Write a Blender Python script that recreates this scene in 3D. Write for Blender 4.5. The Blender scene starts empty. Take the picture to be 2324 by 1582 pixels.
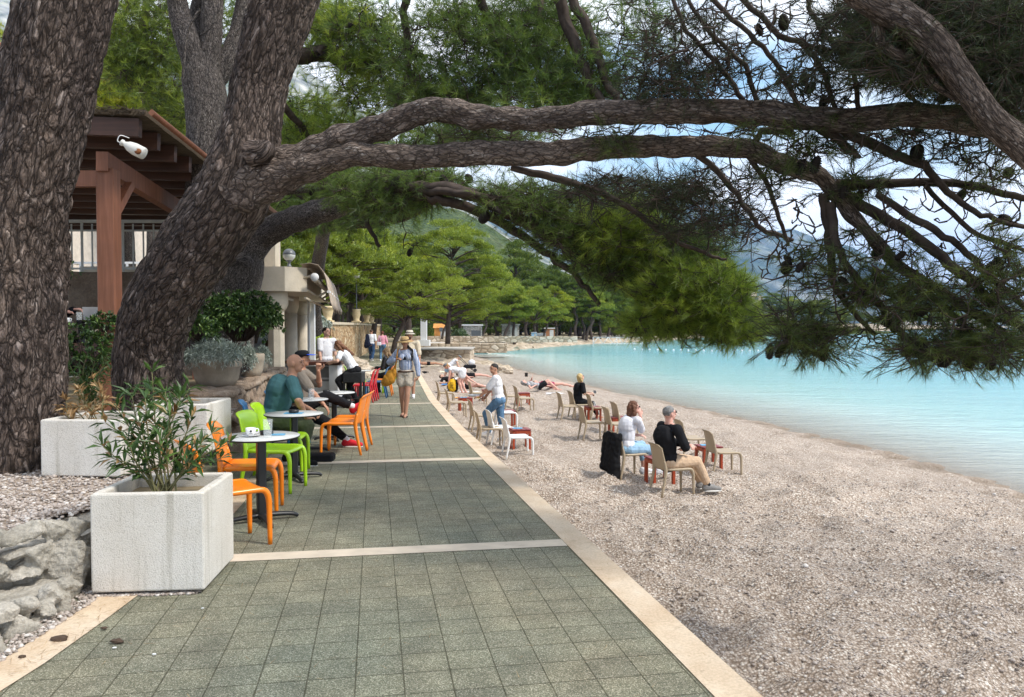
import bpy, bmesh, math, random
import numpy as np
from mathutils import Vector, Matrix, noise, Euler
random.seed(7); rng = np.random.default_rng(7)
R = math.radians
sc = bpy.context.scene
COL = sc.collection
# ------------------------------------------------------------------ camera
F = 1760.0                      # focal length for a picture 2324 wide
CX, CY = 1162.0, 791.0
CAMZ = 1.55
PITCH = math.atan(49 / F)
cam_d = bpy.data.cameras.new("camera")
cam = bpy.data.objects.new("camera", cam_d)
COL.objects.link(cam); sc.camera = cam
cam.location = (0, 0, CAMZ)
cam.rotation_euler = (math.pi / 2 - PITCH, 0, 0)
cam_d.sensor_fit = 'HORIZONTAL'; cam_d.sensor_width = 36.0
cam_d.lens = 36.0 * F / 2324.0
cam_d.clip_start = 0.05; cam_d.clip_end = 60000
# ------------------------------------------------------------------ light
SUN_EL, SUN_AZ = R(50), R(112)          # azimuth clockwise from +y (view direction)
sun_d = bpy.data.lights.new("sun", 'SUN'); sun_d.energy = 3.2; sun_d.angle = R(9)
sun_d.color = (1.0, 0.95, 0.87)
sun = bpy.data.objects.new("sun", sun_d); COL.objects.link(sun)
sd = Vector((math.sin(SUN_AZ) * math.cos(SUN_EL), math.cos(SUN_AZ) * math.cos(SUN_EL), math.sin(SUN_EL)))
sun.rotation_euler = sd.to_track_quat('Z', 'Y').to_euler()
w = bpy.data.worlds.new("World"); sc.world = w; w.use_nodes = True
nt = w.node_tree; N_ = nt.nodes; L_ = nt.links; N_.clear()
out = N_.new('ShaderNodeOutputWorld'); bg = N_.new('ShaderNodeBackground'); bg.inputs['Strength'].default_value = 0.1
sky = N_.new('ShaderNodeTexSky'); sky.sky_type = 'NISHITA'; sky.sun_disc = False
sky.sun_elevation = SUN_EL; sky.sun_rotation = SUN_AZ; sky.altitude = 10; sky.air_density = 1.1; sky.dust_density = 1.2
tc = N_.new('ShaderNodeTexCoord'); mp = N_.new('ShaderNodeMapping'); mp.inputs['Scale'].default_value = (1.0, 1.0, 2.6)
mp.inputs['Location'].default_value = (3.1, 0.6, 0.3)
n1 = N_.new('ShaderNodeTexNoise'); n1.inputs['Scale'].default_value = 2.6; n1.inputs['Detail'].default_value = 7; n1.inputs['Roughness'].default_value = 0.55
rp = N_.new('ShaderNodeValToRGB'); rp.color_ramp.elements[0].position = 0.36; rp.color_ramp.elements[1].position = 0.52
n2 = N_.new('ShaderNodeTexNoise'); n2.inputs['Scale'].default_value = 5; n2.inputs['Detail'].default_value = 5
cr2 = N_.new('ShaderNodeValToRGB'); cr2.color_ramp.elements[0].color = (9.4, 9.9, 10.6, 1); cr2.color_ramp.elements[1].color = (13.5, 13.5, 13.6, 1)
cr2.color_ramp.elements[0].position = 0.3; cr2.color_ramp.elements[1].position = 0.6
skm = N_.new('ShaderNodeMix'); skm.data_type = 'RGBA'; skm.blend_type = 'MULTIPLY'; skm.inputs[0].default_value = 1; skm.inputs[7].default_value = (1.75, 2.0, 1.9, 1)
mx = N_.new('ShaderNodeMix'); mx.data_type = 'RGBA'
L_.new(tc.outputs['Generated'], mp.inputs[0]); L_.new(mp.outputs[0], n1.inputs['Vector']); L_.new(mp.outputs[0], n2.inputs['Vector'])
L_.new(n1.outputs[0], rp.inputs[0]); L_.new(n2.outputs[0], cr2.inputs[0])
L_.new(sky.outputs[0], skm.inputs[6])
L_.new(rp.outputs[0], mx.inputs[0]); L_.new(skm.outputs[2], mx.inputs[6]); L_.new(cr2.outputs[0], mx.inputs[7])
L_.new(mx.outputs[2], bg.inputs[0]); L_.new(bg.outputs[0], out.inputs[0])
sc.view_settings.view_transform = 'Standard'; sc.view_settings.look = 'None'
sc.view_settings.exposure = 0.5; sc.view_settings.gamma = 1.0
sc.render.engine = 'CYCLES'
sc.cycles.max_bounces = 7; sc.cycles.diffuse_bounces = 3; sc.cycles.transparent_max_bounces = 12; sc.cycles.volume_bounces = 0
sc.cycles.use_denoising = True
sc.cycles.sample_clamp_indirect = 6

# ------------------------------------------------------------------ picture-to-place helpers (survey)
cp, sp = math.cos(PITCH), math.sin(PITCH)
def ray(u, v):
    a = (u - CX) / F; b = -(v - CY) / F
    return Vector((a, cp + b * sp, -sp + b * cp))
def W(u, v, d):
    r = ray(u, v); return Vector((0, 0, CAMZ)) + r * (d / r.y)
def Bz(u, v, z):
    r = ray(u, v); return Vector((0, 0, CAMZ)) + r * ((z - CAMZ) / r.z)
def zpath(y):
    y = max(y, -3.0)
    if y < 14: return -0.0172 * y
    t = min((y - 14) / 14.0, 1)
    return -0.0172 * 14 - 0.0172 * 14 * (t - 0.5 * t * t)      # eases to flat at y=28
def G(u, v):
    z = 0.0
    for _ in range(12):
        p = Bz(u, v, z); z = zpath(p.y)
    return p
A10 = R(10.05)
TX, TY = -math.sin(A10), math.cos(A10)      # along the path
NX, NY = math.cos(A10), math.sin(A10)       # to the right of it
def interp(x, xs, ys):
    return float(np.interp(x, xs, ys))
# ------------------------------------------------------------------ tagging
def tag(o, label=None, cat=None, group=None, kind=None):
    if label: o['label'] = label
    if cat: o['category'] = cat
    if group: o['group'] = group
    if kind: o['kind'] = kind
    return o
def thing(name, label, cat, loc=(0, 0, 0), rz=0, group=None):
    o = bpy.data.objects.new(name, None); COL.objects.link(o)
    o.location = loc; o.rotation_euler = (0, 0, rz); o.empty_display_size = 0.1
    return tag(o, label, cat, group)
def dup(root, loc=None, rz=None, label=None, group=None, scale=None):
    r = root.copy(); COL.objects.link(r)
    if loc is not None: r.location = loc
    if rz is not None: r.rotation_euler = (0, 0, rz)
    if scale is not None: r.scale = scale if hasattr(scale, '__len__') else (scale,) * 3
    if label: r['label'] = label
    if group: r['group'] = group
    for ch in list(root.children):
        c = ch.copy(); COL.objects.link(c); c.parent = r
        for g in list(ch.children):
            d = g.copy(); COL.objects.link(d); d.parent = c
    return r
# ------------------------------------------------------------------ meshes
def obj(name, me, parent=None, mat=None, loc=None):
    if isinstance(me, MB): me = me.mesh(name)
    o = bpy.data.objects.new(name, me); COL.objects.link(o)
    if mat is not None:
        me.materials.clear(); me.materials.append(mat)
    if parent is not None: o.parent = parent
    if loc is not None: o.location = loc
    return o
def np_mesh(name, V, faces_n, FI, smooth=False, attrs=None):
    """V (n,3); FI flat loop indices with faces_n verts per face"""
    me = bpy.data.meshes.new(name)
    nf = len(FI) // faces_n
    me.vertices.add(len(V)); me.vertices.foreach_set('co', np.asarray(V, np.float32).ravel())
    me.loops.add(len(FI)); me.loops.foreach_set('vertex_index', np.asarray(FI, np.int32))
    me.polygons.add(nf); me.polygons.foreach_set('loop_start', np.arange(0, nf * faces_n, faces_n, dtype=np.int32))
    me.polygons.foreach_set('loop_total', np.full(nf, faces_n, np.int32))
    me.polygons.foreach_set('use_smooth', np.full(nf, smooth, bool))
    for k, a in (attrs or {}).items():
        a = np.asarray(a, np.float32)
        if a.ndim == 1:
            at = me.attributes.new(k, 'FLOAT', 'POINT'); at.data.foreach_set('value', a)
        else:
            at = me.attributes.new(k, 'FLOAT_VECTOR', 'POINT'); at.data.foreach_set('vector', a.ravel())
    me.update(calc_edges=True)
    return me
def catmull(P, n):
    """P (k,m) control rows -> denser rows"""
    P = np.asarray(P, float)
    if len(P) < 3:
        t = np.linspace(0, 1, n * (len(P) - 1) + 1)[:, None]; return P[0] * (1 - t) + P[-1] * t
    Q = np.vstack([2 * P[0] - P[1], P, 2 * P[-1] - P[-2]]); outp = []
    for i in range(1, len(Q) - 2):
        p0, p1, p2, p3 = Q[i - 1:i + 3]
        for j in range(n):
            t = j / n
            outp.append(0.5 * ((2 * p1) + (-p0 + p2) * t + (2 * p0 - 5 * p1 + 4 * p2 - p3) * t * t + (-p0 + 3 * p1 - 3 * p2 + p3) * t ** 3))
    outp.append(P[-1]); return np.array(outp)
def frames(P):
    P = np.asarray(P, float); T = np.gradient(P, axis=0); T /= np.linalg.norm(T, axis=1)[:, None] + 1e-9
    up = np.array([0, 0, 1.0]) if abs(T[0][2]) < 0.8 else np.array([1.0, 0, 0])
    U = np.zeros_like(P); u = np.cross(T[0], up); u /= np.linalg.norm(u); U[0] = u
    for i in range(1, len(P)):
        u = u - T[i] * np.dot(u, T[i]); u /= np.linalg.norm(u) + 1e-9; U[i] = u
    return T, U, np.cross(T, U)
class MB:
    def __init__(s): s.v = []; s.f = []; s.sm = []; s.uv = None
    def add(s, V, Fc, smooth=True):
        b = len(s.v); s.v.extend([tuple(x) for x in V]); s.f.extend([tuple(i + b for i in f) for f in Fc]); s.sm.extend([smooth] * len(Fc)); return s
    def box(s, c, size, rz=0, rx=0, ry=0, bev=0.0, taper=1.0):
        x, y, z = [d / 2 for d in size]
        M = Euler((rx, ry, rz)).to_matrix(); c = Vector(c)
        if bev > 0:
            b = min(bev, x * .49, y * .49, z * .49)
            V = []; idx = {}
            for sx in (-1, 1):
                for sy in (-1, 1):
                    for sz in (-1, 1):
                        for ax in range(3):
                            p = [sx * (x - b), sy * (y - b), sz * (z - b)]
                            p[ax] = (sx * x, sy * y, sz * z)[ax]
                            k = taper if sz > 0 else 1
                            idx[(sx, sy, sz, ax)] = len(V); V.append(c + M @ Vector((p[0] * k, p[1] * k, p[2])))
            Fc = []
            for ax in range(3):
                o1, o2 = [a for a in range(3) if a != ax]
                for sg in (-1, 1):
                    q = []
                    for a, bb in ((-1, -1), (1, -1), (1, 1), (-1, 1)):
                        t = [0, 0, 0]; t[ax] = sg; t[o1] = a; t[o2] = bb; q.append(idx[(t[0], t[1], t[2], ax)])
                    if (sg > 0) == (ax == 1): q.reverse()
                    Fc.append(q)
                for a in (-1, 1):
                    for bb in (-1, 1):      # edge along ax
                        t0 = [0, 0, 0]; t0[o1] = a; t0[o2] = bb; t0[ax] = -1; t1 = list(t0); t1[ax] = 1
                        Fc.append([idx[(*t0, o1)], idx[(*t1, o1)], idx[(*t1, o2)], idx[(*t0, o2)]])
            for sx in (-1, 1):
                for sy in (-1, 1):
                    for sz in (-1, 1): Fc.append([idx[(sx, sy, sz, a)] for a in range(3)])
            return s.add(V, Fc, False)
        V = [c + M @ Vector((sx * x * (taper if sz > 0 else 1), sy * y * (taper if sz > 0 else 1), sz * z)) for sx in (-1, 1) for sy in (-1, 1) for sz in (-1, 1)]
        return s.add(V, [(0, 1, 3, 2), (4, 6, 7, 5), (0, 4, 5, 1), (2, 3, 7, 6), (0, 2, 6, 4), (1, 5, 7, 3)], False)
    def tube(s, P, r, seg=8, sub=1, caps=True, flat=1.0, smooth=True):
        P = np.array([tuple(p) for p in P], float); r = np.full(len(P), r, float) if np.isscalar(r) else np.asarray(r, float)
        if sub > 1:
            Q = catmull(np.hstack([P, r[:, None]]), sub); P, r = Q[:, :3], Q[:, 3]
        T, U, Vv = frames(P); a = np.linspace(0, 2 * math.pi, seg, endpoint=False)
        V = (P[:, None, :] + r[:, None, None] * (np.cos(a)[None, :, None] * U[:, None, :] + flat * np.sin(a)[None, :, None] * Vv[:, None, :])).reshape(-1, 3)
        Fc = [(i * seg + j, i * seg + (j + 1) % seg, (i + 1) * seg + (j + 1) % seg, (i + 1) * seg + j) for i in range(len(P) - 1) for j in range(seg)]
        V = list(V)
        s.add(V, Fc, smooth)
        if caps:
            b = len(s.v) - len(V); n = len(P)
            s.f.append(tuple(b + j for j in range(seg))[::-1]); s.f.append(tuple(b + (n - 1) * seg + j for j in range(seg))); s.sm += [False, False]
        return s
    def lathe(s, prof, c=(0, 0, 0), seg=24, smooth=True, sx=1, sy=1):
        c = Vector(c); n = len(prof); a = [2 * math.pi * j / seg for j in range(seg)]
        V = [c + Vector((p[0] * math.cos(t) * sx, p[0] * math.sin(t) * sy, p[1])) for p in prof for t in a]
        Fc = [(i * seg + j, i * seg + (j + 1) % seg, (i + 1) * seg + (j + 1) % seg, (i + 1) * seg + j) for i in range(n - 1) for j in range(seg)]
        b = len(s.v); s.add(V, Fc, smooth)
        s.f.append(tuple(b + j for j in range(seg))[::-1]); s.f.append(tuple(b + (n - 1) * seg + j for j in range(seg))); s.sm += [False, False]
        return s
    def prism(s, pts, z0, z1):
        n = len(pts); V = [(x, y, z0) for x, y in pts] + [(x, y, z1) for x, y in pts]
        return s.add(V, [tuple(range(n))[::-1], tuple(range(n, 2 * n))] + [(i, (i + 1) % n, n + (i + 1) % n, n + i) for i in range(n)], False)
    def ell(s, c, r, M=None, seg=14, rings=9):
        c = Vector(c); M = M or Matrix.Identity(3); V = []
        for i in range(rings + 1):
            th = math.pi * i / rings
            for j in range(seg):
                a = 2 * math.pi * j / seg
                V.append(c + M @ Vector((r[0] * math.sin(th) * math.cos(a), r[1] * math.sin(th) * math.sin(a), r[2] * math.cos(th))))
        Fc = [(i * seg + j, (i + 1) * seg + j, (i + 1) * seg + (j + 1) % seg, i * seg + (j + 1) % seg) for i in range(rings) for j in range(seg)]
        return s.add(V, Fc, True)
    def cap(s, p0, r0, p1, r1, seg=12):
        """tapered capsule"""
        p0, p1 = Vector(p0), Vector(p1); d = (p1 - p0); L = d.length
        if L < 1e-6: return s.ell(p0, (r0,) * 3)
        d /= L; pts = []; rad = []
        for k in range(5):
            a = math.pi / 2 * k / 4; pts.append(p0 - d * r0 * math.cos(a)); rad.append(max(r0 * math.sin(a), 1e-4))
        for k in range(5):
            a = math.pi / 2 * k / 4; pts.append(p1 + d * r1 * math.sin(a)); rad.append(max(r1 * math.cos(a), 1e-4))
        return s.tube(pts, rad, seg, 1, True)
    def mesh(s, name='mesh'):
        me = bpy.data.meshes.new(name); me.from_pydata([tuple(v) for v in s.v], [], s.f)
        me.polygons.foreach_set('use_smooth', s.sm); me.update(); return me
def fuse(name, mb, voxel, mat=None, parent=None, smooth=2, fold=0.0, fscale=14.0, seed=0, loc=None):
    """one continuous surface out of overlapping volumes"""
    me = mb.mesh('tmp'); o = bpy.data.objects.new('tmp', me); COL.objects.link(o)
    m = o.modifiers.new('r', 'REMESH'); m.mode = 'VOXEL'; m.voxel_size = voxel; m.use_smooth_shade = True
    if smooth:
        k = o.modifiers.new('s', 'SMOOTH'); k.iterations = smooth; k.factor = 0.5
    dg = bpy.context.evaluated_depsgraph_get(); ev = o.evaluated_get(dg); m2 = bpy.data.meshes.new_from_object(ev)
    bpy.data.objects.remove(o); bpy.data.meshes.remove(me); m2.name = name
    if fold > 0:
        off = Vector((seed * 3.1, seed * 1.7, 0))
        nn = [v.normal.copy() for v in m2.vertices]
        for v, n in zip(m2.vertices, nn):
            q = v.co * fscale + off
            v.co += n * (fold * (noise.noise(Vector((q.x, q.y, q.z * 0.6)))) + fold * 0.5 * noise.noise(q * 2.3))
    m2.polygons.foreach_set('use_smooth', [True] * len(m2.polygons)); m2.update()
    return obj(name, m2, parent, mat, loc)
# ------------------------------------------------------------------ materials
class NT:
    def __init__(s, name):
        s.m = bpy.data.materials.new(name); s.m.use_nodes = True; s.t = s.m.node_tree; s.n = s.t.nodes; s.l = s.t.links
        s.b = s.n['Principled BSDF']; s.o = s.n['Material Output']
    def nd(s, ty, **kw):
        n = s.n.new(ty)
        for k, v in kw.items():
            if k in n.inputs: n.inputs[k].default_value = v
            else: setattr(n, k, v)
        return n
    def lk(s, a, b): s.l.new(a, b)
    def coord(s, kind='Object', scale=(1, 1, 1), attr=None, rot=(0, 0, 0)):
        if attr: c = s.nd('ShaderNodeAttribute', attribute_name=attr).outputs['Vector']
        else: c = s.nd('ShaderNodeTexCoord').outputs[kind]
        m = s.nd('ShaderNodeMapping'); m.inputs['Scale'].default_value = scale; m.inputs['Rotation'].default_value = rot; s.lk(c, m.inputs[0]); return m.outputs[0]
    def noise(s, v, scale, detail=4, rough=0.55):
        n = s.nd('ShaderNodeTexNoise'); n.inputs['Scale'].default_value = scale; n.inputs['Detail'].default_value = detail; n.inputs['Roughness'].default_value = rough
        s.lk(v, n.inputs['Vector']); return n.outputs[0]
    def vor(s, v, scale, feature='F1', out='Distance', rnd=1.0):
        n = s.nd('ShaderNodeTexVoronoi', feature=feature); n.inputs['Scale'].default_value = scale; n.inputs['Randomness'].default_value = rnd
        s.lk(v, n.inputs['Vector']); return n.outputs[out]
    def ramp(s, f, stops):
        r = s.nd('ShaderNodeValToRGB'); e = r.color_ramp.elements
        while len(e) < len(stops): e.new(0.5)
        for el, (p, c) in zip(e, stops):
            el.position = p; el.color = (*c, 1) if len(c) == 3 else c
        s.lk(f, r.inputs[0]); return r.outputs[0]
    def mix(s, f, a, b, mode='MIX'):
        m = s.nd('ShaderNodeMix', data_type='RGBA', blend_type=mode)
        for i, x in ((0, f), (6, a), (7, b)):
            if isinstance(x, (int, float)): m.inputs[i].default_value = x
            elif isinstance(x, tuple): m.inputs[i].default_value = (*x, 1) if len(x) == 3 else x
            else: s.lk(x, m.inputs[i])
        return m.outputs[2]
    def math(s, op, a, b=0.0, clamp=False):
        m = s.nd('ShaderNodeMath', operation=op, use_clamp=clamp)
        for i, x in ((0, a), (1, b)):
            if isinstance(x, (int, float)): m.inputs[i].default_value = x
            else: s.lk(x, m.inputs[i])
        return m.outputs[0]
    def bump(s, h, strength=0.5, dist=0.01, prev=None):
        b = s.nd('ShaderNodeBump'); b.inputs['Strength'].default_value = strength; b.inputs['Distance'].default_value = dist
        s.lk(h, b.inputs['Height'])
        if prev is not None: s.lk(prev, b.inputs['Normal'])
        s.lk(b.outputs[0], s.b.inputs['Normal']); return b.outputs[0]
    def col(s, c):
        if isinstance(c, tuple): s.b.inputs['Base Color'].default_value = (*c, 1)
        else: s.lk(c, s.b.inputs['Base Color'])
        return s
    def rough(s, r, spec=0.5, metal=0.0):
        s.b.inputs['Roughness'].default_value = r; s.b.inputs['Specular IOR Level'].default_value = spec; s.b.inputs['Metallic'].default_value = metal; return s
MATS = {}
def simple(name, c, rough=0.6, spec=0.4, metal=0.0, var=0.12, nscale=6.0, bump=0.0, bscale=60.0, coord='Object'):
    """a slightly uneven surface: mottled colour, optional fine relief"""
    if name in MATS: return MATS[name]
    t = NT(name); v = t.coord(coord)
    n = t.noise(v, nscale, 5)
    lo = tuple(x * (1 - var) for x in c); hi = tuple(min(x * (1 + var), 1) for x in c)
    t.col(t.ramp(n, [(0.3, lo), (0.7, hi)])).rough(rough, spec, metal)
    if bump > 0: t.bump(t.noise(v, bscale, 3), bump, 0.01)
    MATS[name] = t.m; return t.m
def foliage_mat(name, dark, mid, light, trans=0.35):
    t = NT(name)
    a = t.nd('ShaderNodeAttribute', attribute_name='rnd').outputs['Fac']
    c = t.ramp(a, [(0.0, dark), (0.5, mid), (1.0, light)])
    v = t.coord('Object'); n = t.noise(v, 0.9, 3)
    c = t.mix(1.0, c, t.ramp(n, [(0.3, (0.72, 0.78, 0.7)), (0.7, (1.2, 1.15, 1.1))]), 'MULTIPLY')
    d = t.nd('ShaderNodeBsdfDiffuse'); tr = t.nd('ShaderNodeBsdfTranslucent'); g = t.nd('ShaderNodeBsdfGlossy'); g.inputs['Roughness'].default_value = 0.45
    t.lk(c, d.inputs[0]); t.lk(c, tr.inputs[0])
    m1 = t.nd('ShaderNodeMixShader'); m1.inputs[0].default_value = trans; t.lk(d.outputs[0], m1.inputs[1]); t.lk(tr.outputs[0], m1.inputs[2])
    m2 = t.nd('ShaderNodeMixShader'); m2.inputs[0].default_value = 0.04; t.lk(m1.outputs[0], m2.inputs[1]); t.lk(g.outputs[0], m2.inputs[2])
    t.lk(m2.outputs[0], t.o.inputs[0]); return t.m
def bark_mat(name, plate, crack, pale, sc_=1.0):
    t = NT(name); v = t.coord(attr='tc', scale=(1, 1, 0.30))
    nz = t.nd('ShaderNodeTexNoise'); nz.inputs['Scale'].default_value = 9 * sc_; nz.inputs['Detail'].default_value = 4; t.lk(v, nz.inputs['Vector'])
    sm = t.nd('ShaderNodeVectorMath', operation='SCALE'); sm.inputs[3].default_value = 0.13 / sc_; t.lk(nz.outputs[1], sm.inputs[0])
    vv = t.nd('ShaderNodeVectorMath', operation='ADD'); t.lk(v, vv.inputs[0]); t.lk(sm.outputs[0], vv.inputs[1]); q = vv.outputs[0]
    e = t.vor(q, 19 * sc_, 'DISTANCE_TO_EDGE'); e2 = t.vor(q, 38 * sc_, 'DISTANCE_TO_EDGE')
    hue = t.nd('ShaderNodeSeparateColor'); t.lk(t.vor(q, 38 * sc_, 'F1', 'Color'), hue.inputs[0])
    fine = t.noise(v, 70 * sc_, 6, 0.75); patch = t.noise(v, 11 * sc_, 5, 0.7)
    base = t.ramp(t.math('ADD', t.math('MULTIPLY', hue.outputs[0], .35), t.math('MULTIPLY', patch, .65)), [(0.3, crack), (0.46, plate), (0.62, tuple(x * 1.3 for x in plate)), (0.72, pale)])
    base = t.mix(1.0, base, t.ramp(fine, [(0.25, (0.5, 0.5, 0.5)), (0.72, (1.45, 1.4, 1.36))]), 'MULTIPLY')
    c = t.mix(t.ramp(e, [(0.02, (1, 1, 1)), (0.12, (0, 0, 0))]), base, tuple(x * 0.6 for x in crack))
    c = t.mix(t.ramp(e2, [(0.02, (.45, .45, .45)), (0.13, (0, 0, 0))]), c, tuple(x * 0.9 for x in crack))
    big = t.noise(v, 1.7, 3); c = t.mix(1.0, c, t.ramp(big, [(0.3, (0.75, 0.74, 0.78)), (0.7, (1.2, 1.15, 1.1))]), 'MULTIPLY')
    t.col(c).rough(0.9, 0.2)
    h = t.math('ADD', t.math('MINIMUM', t.math('MULTIPLY', e, 3.0), 0.6), t.math('MULTIPLY', t.math('MINIMUM', e2, .25), 1.6))
    b = t.bump(h, 1.0, 0.03 / sc_); t.bump(fine, 0.9, 0.01 / sc_, b)
    return t.m
M_bark = bark_mat('pine_bark', (0.125, 0.1, 0.087), (0.05, 0.038, 0.032), (0.33, 0.285, 0.26))
M_bark2 = bark_mat('limb_bark', (0.165, 0.135, 0.115), (0.08, 0.062, 0.052), (0.36, 0.33, 0.3), 1.7)
M_bark3 = bark_mat('fine_grey_bark', (0.13, 0.115, 0.105), (0.035, 0.03, 0.027), (0.3, 0.28, 0.26), 2.6)
M_twig = simple('twig_bark', (0.055, 0.042, 0.035), 0.9, 0.1, var=0.4, nscale=9)
M_farbark = simple('far_trunk_bark', (0.09, 0.07, 0.06), 0.9, 0.1, var=0.35, nscale=3)
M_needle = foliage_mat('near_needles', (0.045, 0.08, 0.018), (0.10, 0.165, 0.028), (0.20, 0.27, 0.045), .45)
M_needle_l = foliage_mat('bright_sunlit_needles', (0.07, 0.12, 0.018), (0.21, 0.3, 0.03), (0.4, 0.46, 0.06), .5)  # brighter copy of the needles, sunlit look put into the colour
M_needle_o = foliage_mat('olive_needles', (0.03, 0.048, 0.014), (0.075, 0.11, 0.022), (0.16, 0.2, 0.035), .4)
M_needle_d = foliage_mat('backlit_dark_needles', (0.012, 0.022, 0.01), (0.03, 0.045, 0.016), (0.065, 0.085, 0.022), 0.15)  # needle colour darkened to carry the backlit look of the canopy
M_pine = foliage_mat('pine_crown', (0.06, 0.10, 0.014), (0.25, 0.32, 0.03), (0.46, 0.48, 0.05), .45)
M_pine2 = foliage_mat('dark_pine_crown', (0.035, 0.07, 0.014), (0.14, 0.2, 0.024), (0.27, 0.33, 0.04), .4)
M_pine3 = foliage_mat('yellow_pine_crown', (0.10, 0.15, 0.014), (0.28, 0.34, 0.022), (0.52, 0.5, 0.04), .4)
M_oleander = foliage_mat('oleander_leaf', (0.03, 0.065, 0.02), (0.06, 0.12, 0.03), (0.12, 0.2, 0.045), 0.2)
M_bush = foliage_mat('glossy_bush_leaf', (0.016, 0.036, 0.012), (0.036, 0.078, 0.018), (0.14, 0.22, 0.045), 0.15)
M_silver = foliage_mat('silver_leaf', (0.16, 0.19, 0.17), (0.32, 0.37, 0.34), (0.55, 0.6, 0.57), 0.1)
M_dry = foliage_mat('dried_leaf', (0.16, 0.08, 0.03), (0.34, 0.2, 0.09), (0.55, 0.38, 0.2), 0.2)
M_ybush = foliage_mat('yellow_green_leaf', (0.12, 0.2, 0.02), (0.28, 0.38, 0.03), (0.5, 0.55, 0.06))
M_cone = simple('pine_cone', (0.016, 0.012, 0.01), 0.8, 0.2, var=0.4, nscale=40)

def m_tiles():
    t = NT('terrazzo_paving')
    uv = t.nd('ShaderNodeTexCoord').outputs['UV']
    br = t.nd('ShaderNodeTexBrick', offset=0.0, squash=1.0); t.lk(uv, br.inputs['Vector'])
    for k, x in (('Scale', 1.0), ('Mortar Size', 0.0038), ('Mortar Smooth', 0.2), ('Brick Width', 0.217), ('Row Height', 0.217)): br.inputs[k].default_value = x
    br.inputs['Color1'].default_value = (0.93, 0.93, 0.93, 1); br.inputs['Color2'].default_value = (1.08, 1.06, 1.02, 1); br.inputs['Mortar'].default_value = (0.46, 0.44, 0.38, 1)
    g = t.vor(uv, 230, 'F1', 'Color'); sg = t.nd('ShaderNodeSeparateColor'); t.lk(g, sg.inputs[0])
    grit = t.ramp(sg.outputs[0], [(0.0, (0.075, 0.08, 0.058)), (0.45, (0.15, 0.153, 0.115)), (0.8, (0.215, 0.215, 0.165)), (0.97, (0.4, 0.39, 0.33))])
    big = t.noise(uv, 0.9, 5); mid = t.noise(uv, 4, 5)
    c = t.mix(1.0, grit, t.ramp(big, [(0.3, (0.92, 0.96, 0.92)), (0.7, (1.12, 1.02, 0.92))]), 'MULTIPLY')
    c = t.mix(1.0, c, t.ramp(mid, [(0.35, (0.82, 0.82, 0.82)), (0.65, (1.15, 1.15, 1.15))]), 'MULTIPLY')
    c = t.mix(1.0, c, br.outputs[0], 'MULTIPLY')
    t.col(c).rough(0.8, 0.3)
    b = t.bump(br.outputs['Fac'], 0.8, -0.004); t.bump(sg.outputs[0], 0.35, 0.0015, b); return t.m
M_tiles = m_tiles()
def m_kerb():
    t = NT('cream_stone_kerb'); v = t.coord('Object')
    uv = t.nd('ShaderNodeTexCoord').outputs['UV']
    n = t.noise(v, 3.0, 6); f = t.noise(v, 70, 4, 0.7); s = t.noise(v, 14, 5, 0.75)
    c = t.ramp(n, [(0.25, (0.52, 0.38, 0.25)), (0.5, (0.62, 0.49, 0.35)), (0.75, (0.68, 0.57, 0.44))])
    c = t.mix(1.0, c, t.ramp(f, [(0.3, (0.8, 0.78, 0.75)), (0.6, (1.06, 1.06, 1.06))]), 'MULTIPLY')
    c = t.mix(t.ramp(s, [(0.60, (0, 0, 0)), (0.72, (0.55, 0.55, 0.55))]), c, (0.24, 0.17, 0.11))
    br = t.nd('ShaderNodeTexBrick', offset=0.0); t.lk(uv, br.inputs['Vector'])
    for k, x in (('Scale', 1.0), ('Mortar Size', 0.003), ('Brick Width', 5.0), ('Row Height', 1.0)): br.inputs[k].default_value = x
    br.inputs['Color1'].default_value = (1, 1, 1, 1); br.inputs['Color2'].default_value = (0.93, 0.94, 0.96, 1); br.inputs['Mortar'].default_value = (0.4, 0.36, 0.3, 1)
    c = t.mix(1.0, c, br.outputs[0], 'MULTIPLY')
    t.col(c).rough(0.75, 0.3); t.bump(f, 0.3, 0.003); return t.m
M_kerb = m_kerb()
M_band = simple('pale_stone_band', (.56, .48, .38), .8, .2, var=.14, nscale=5, bump=.2)
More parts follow.
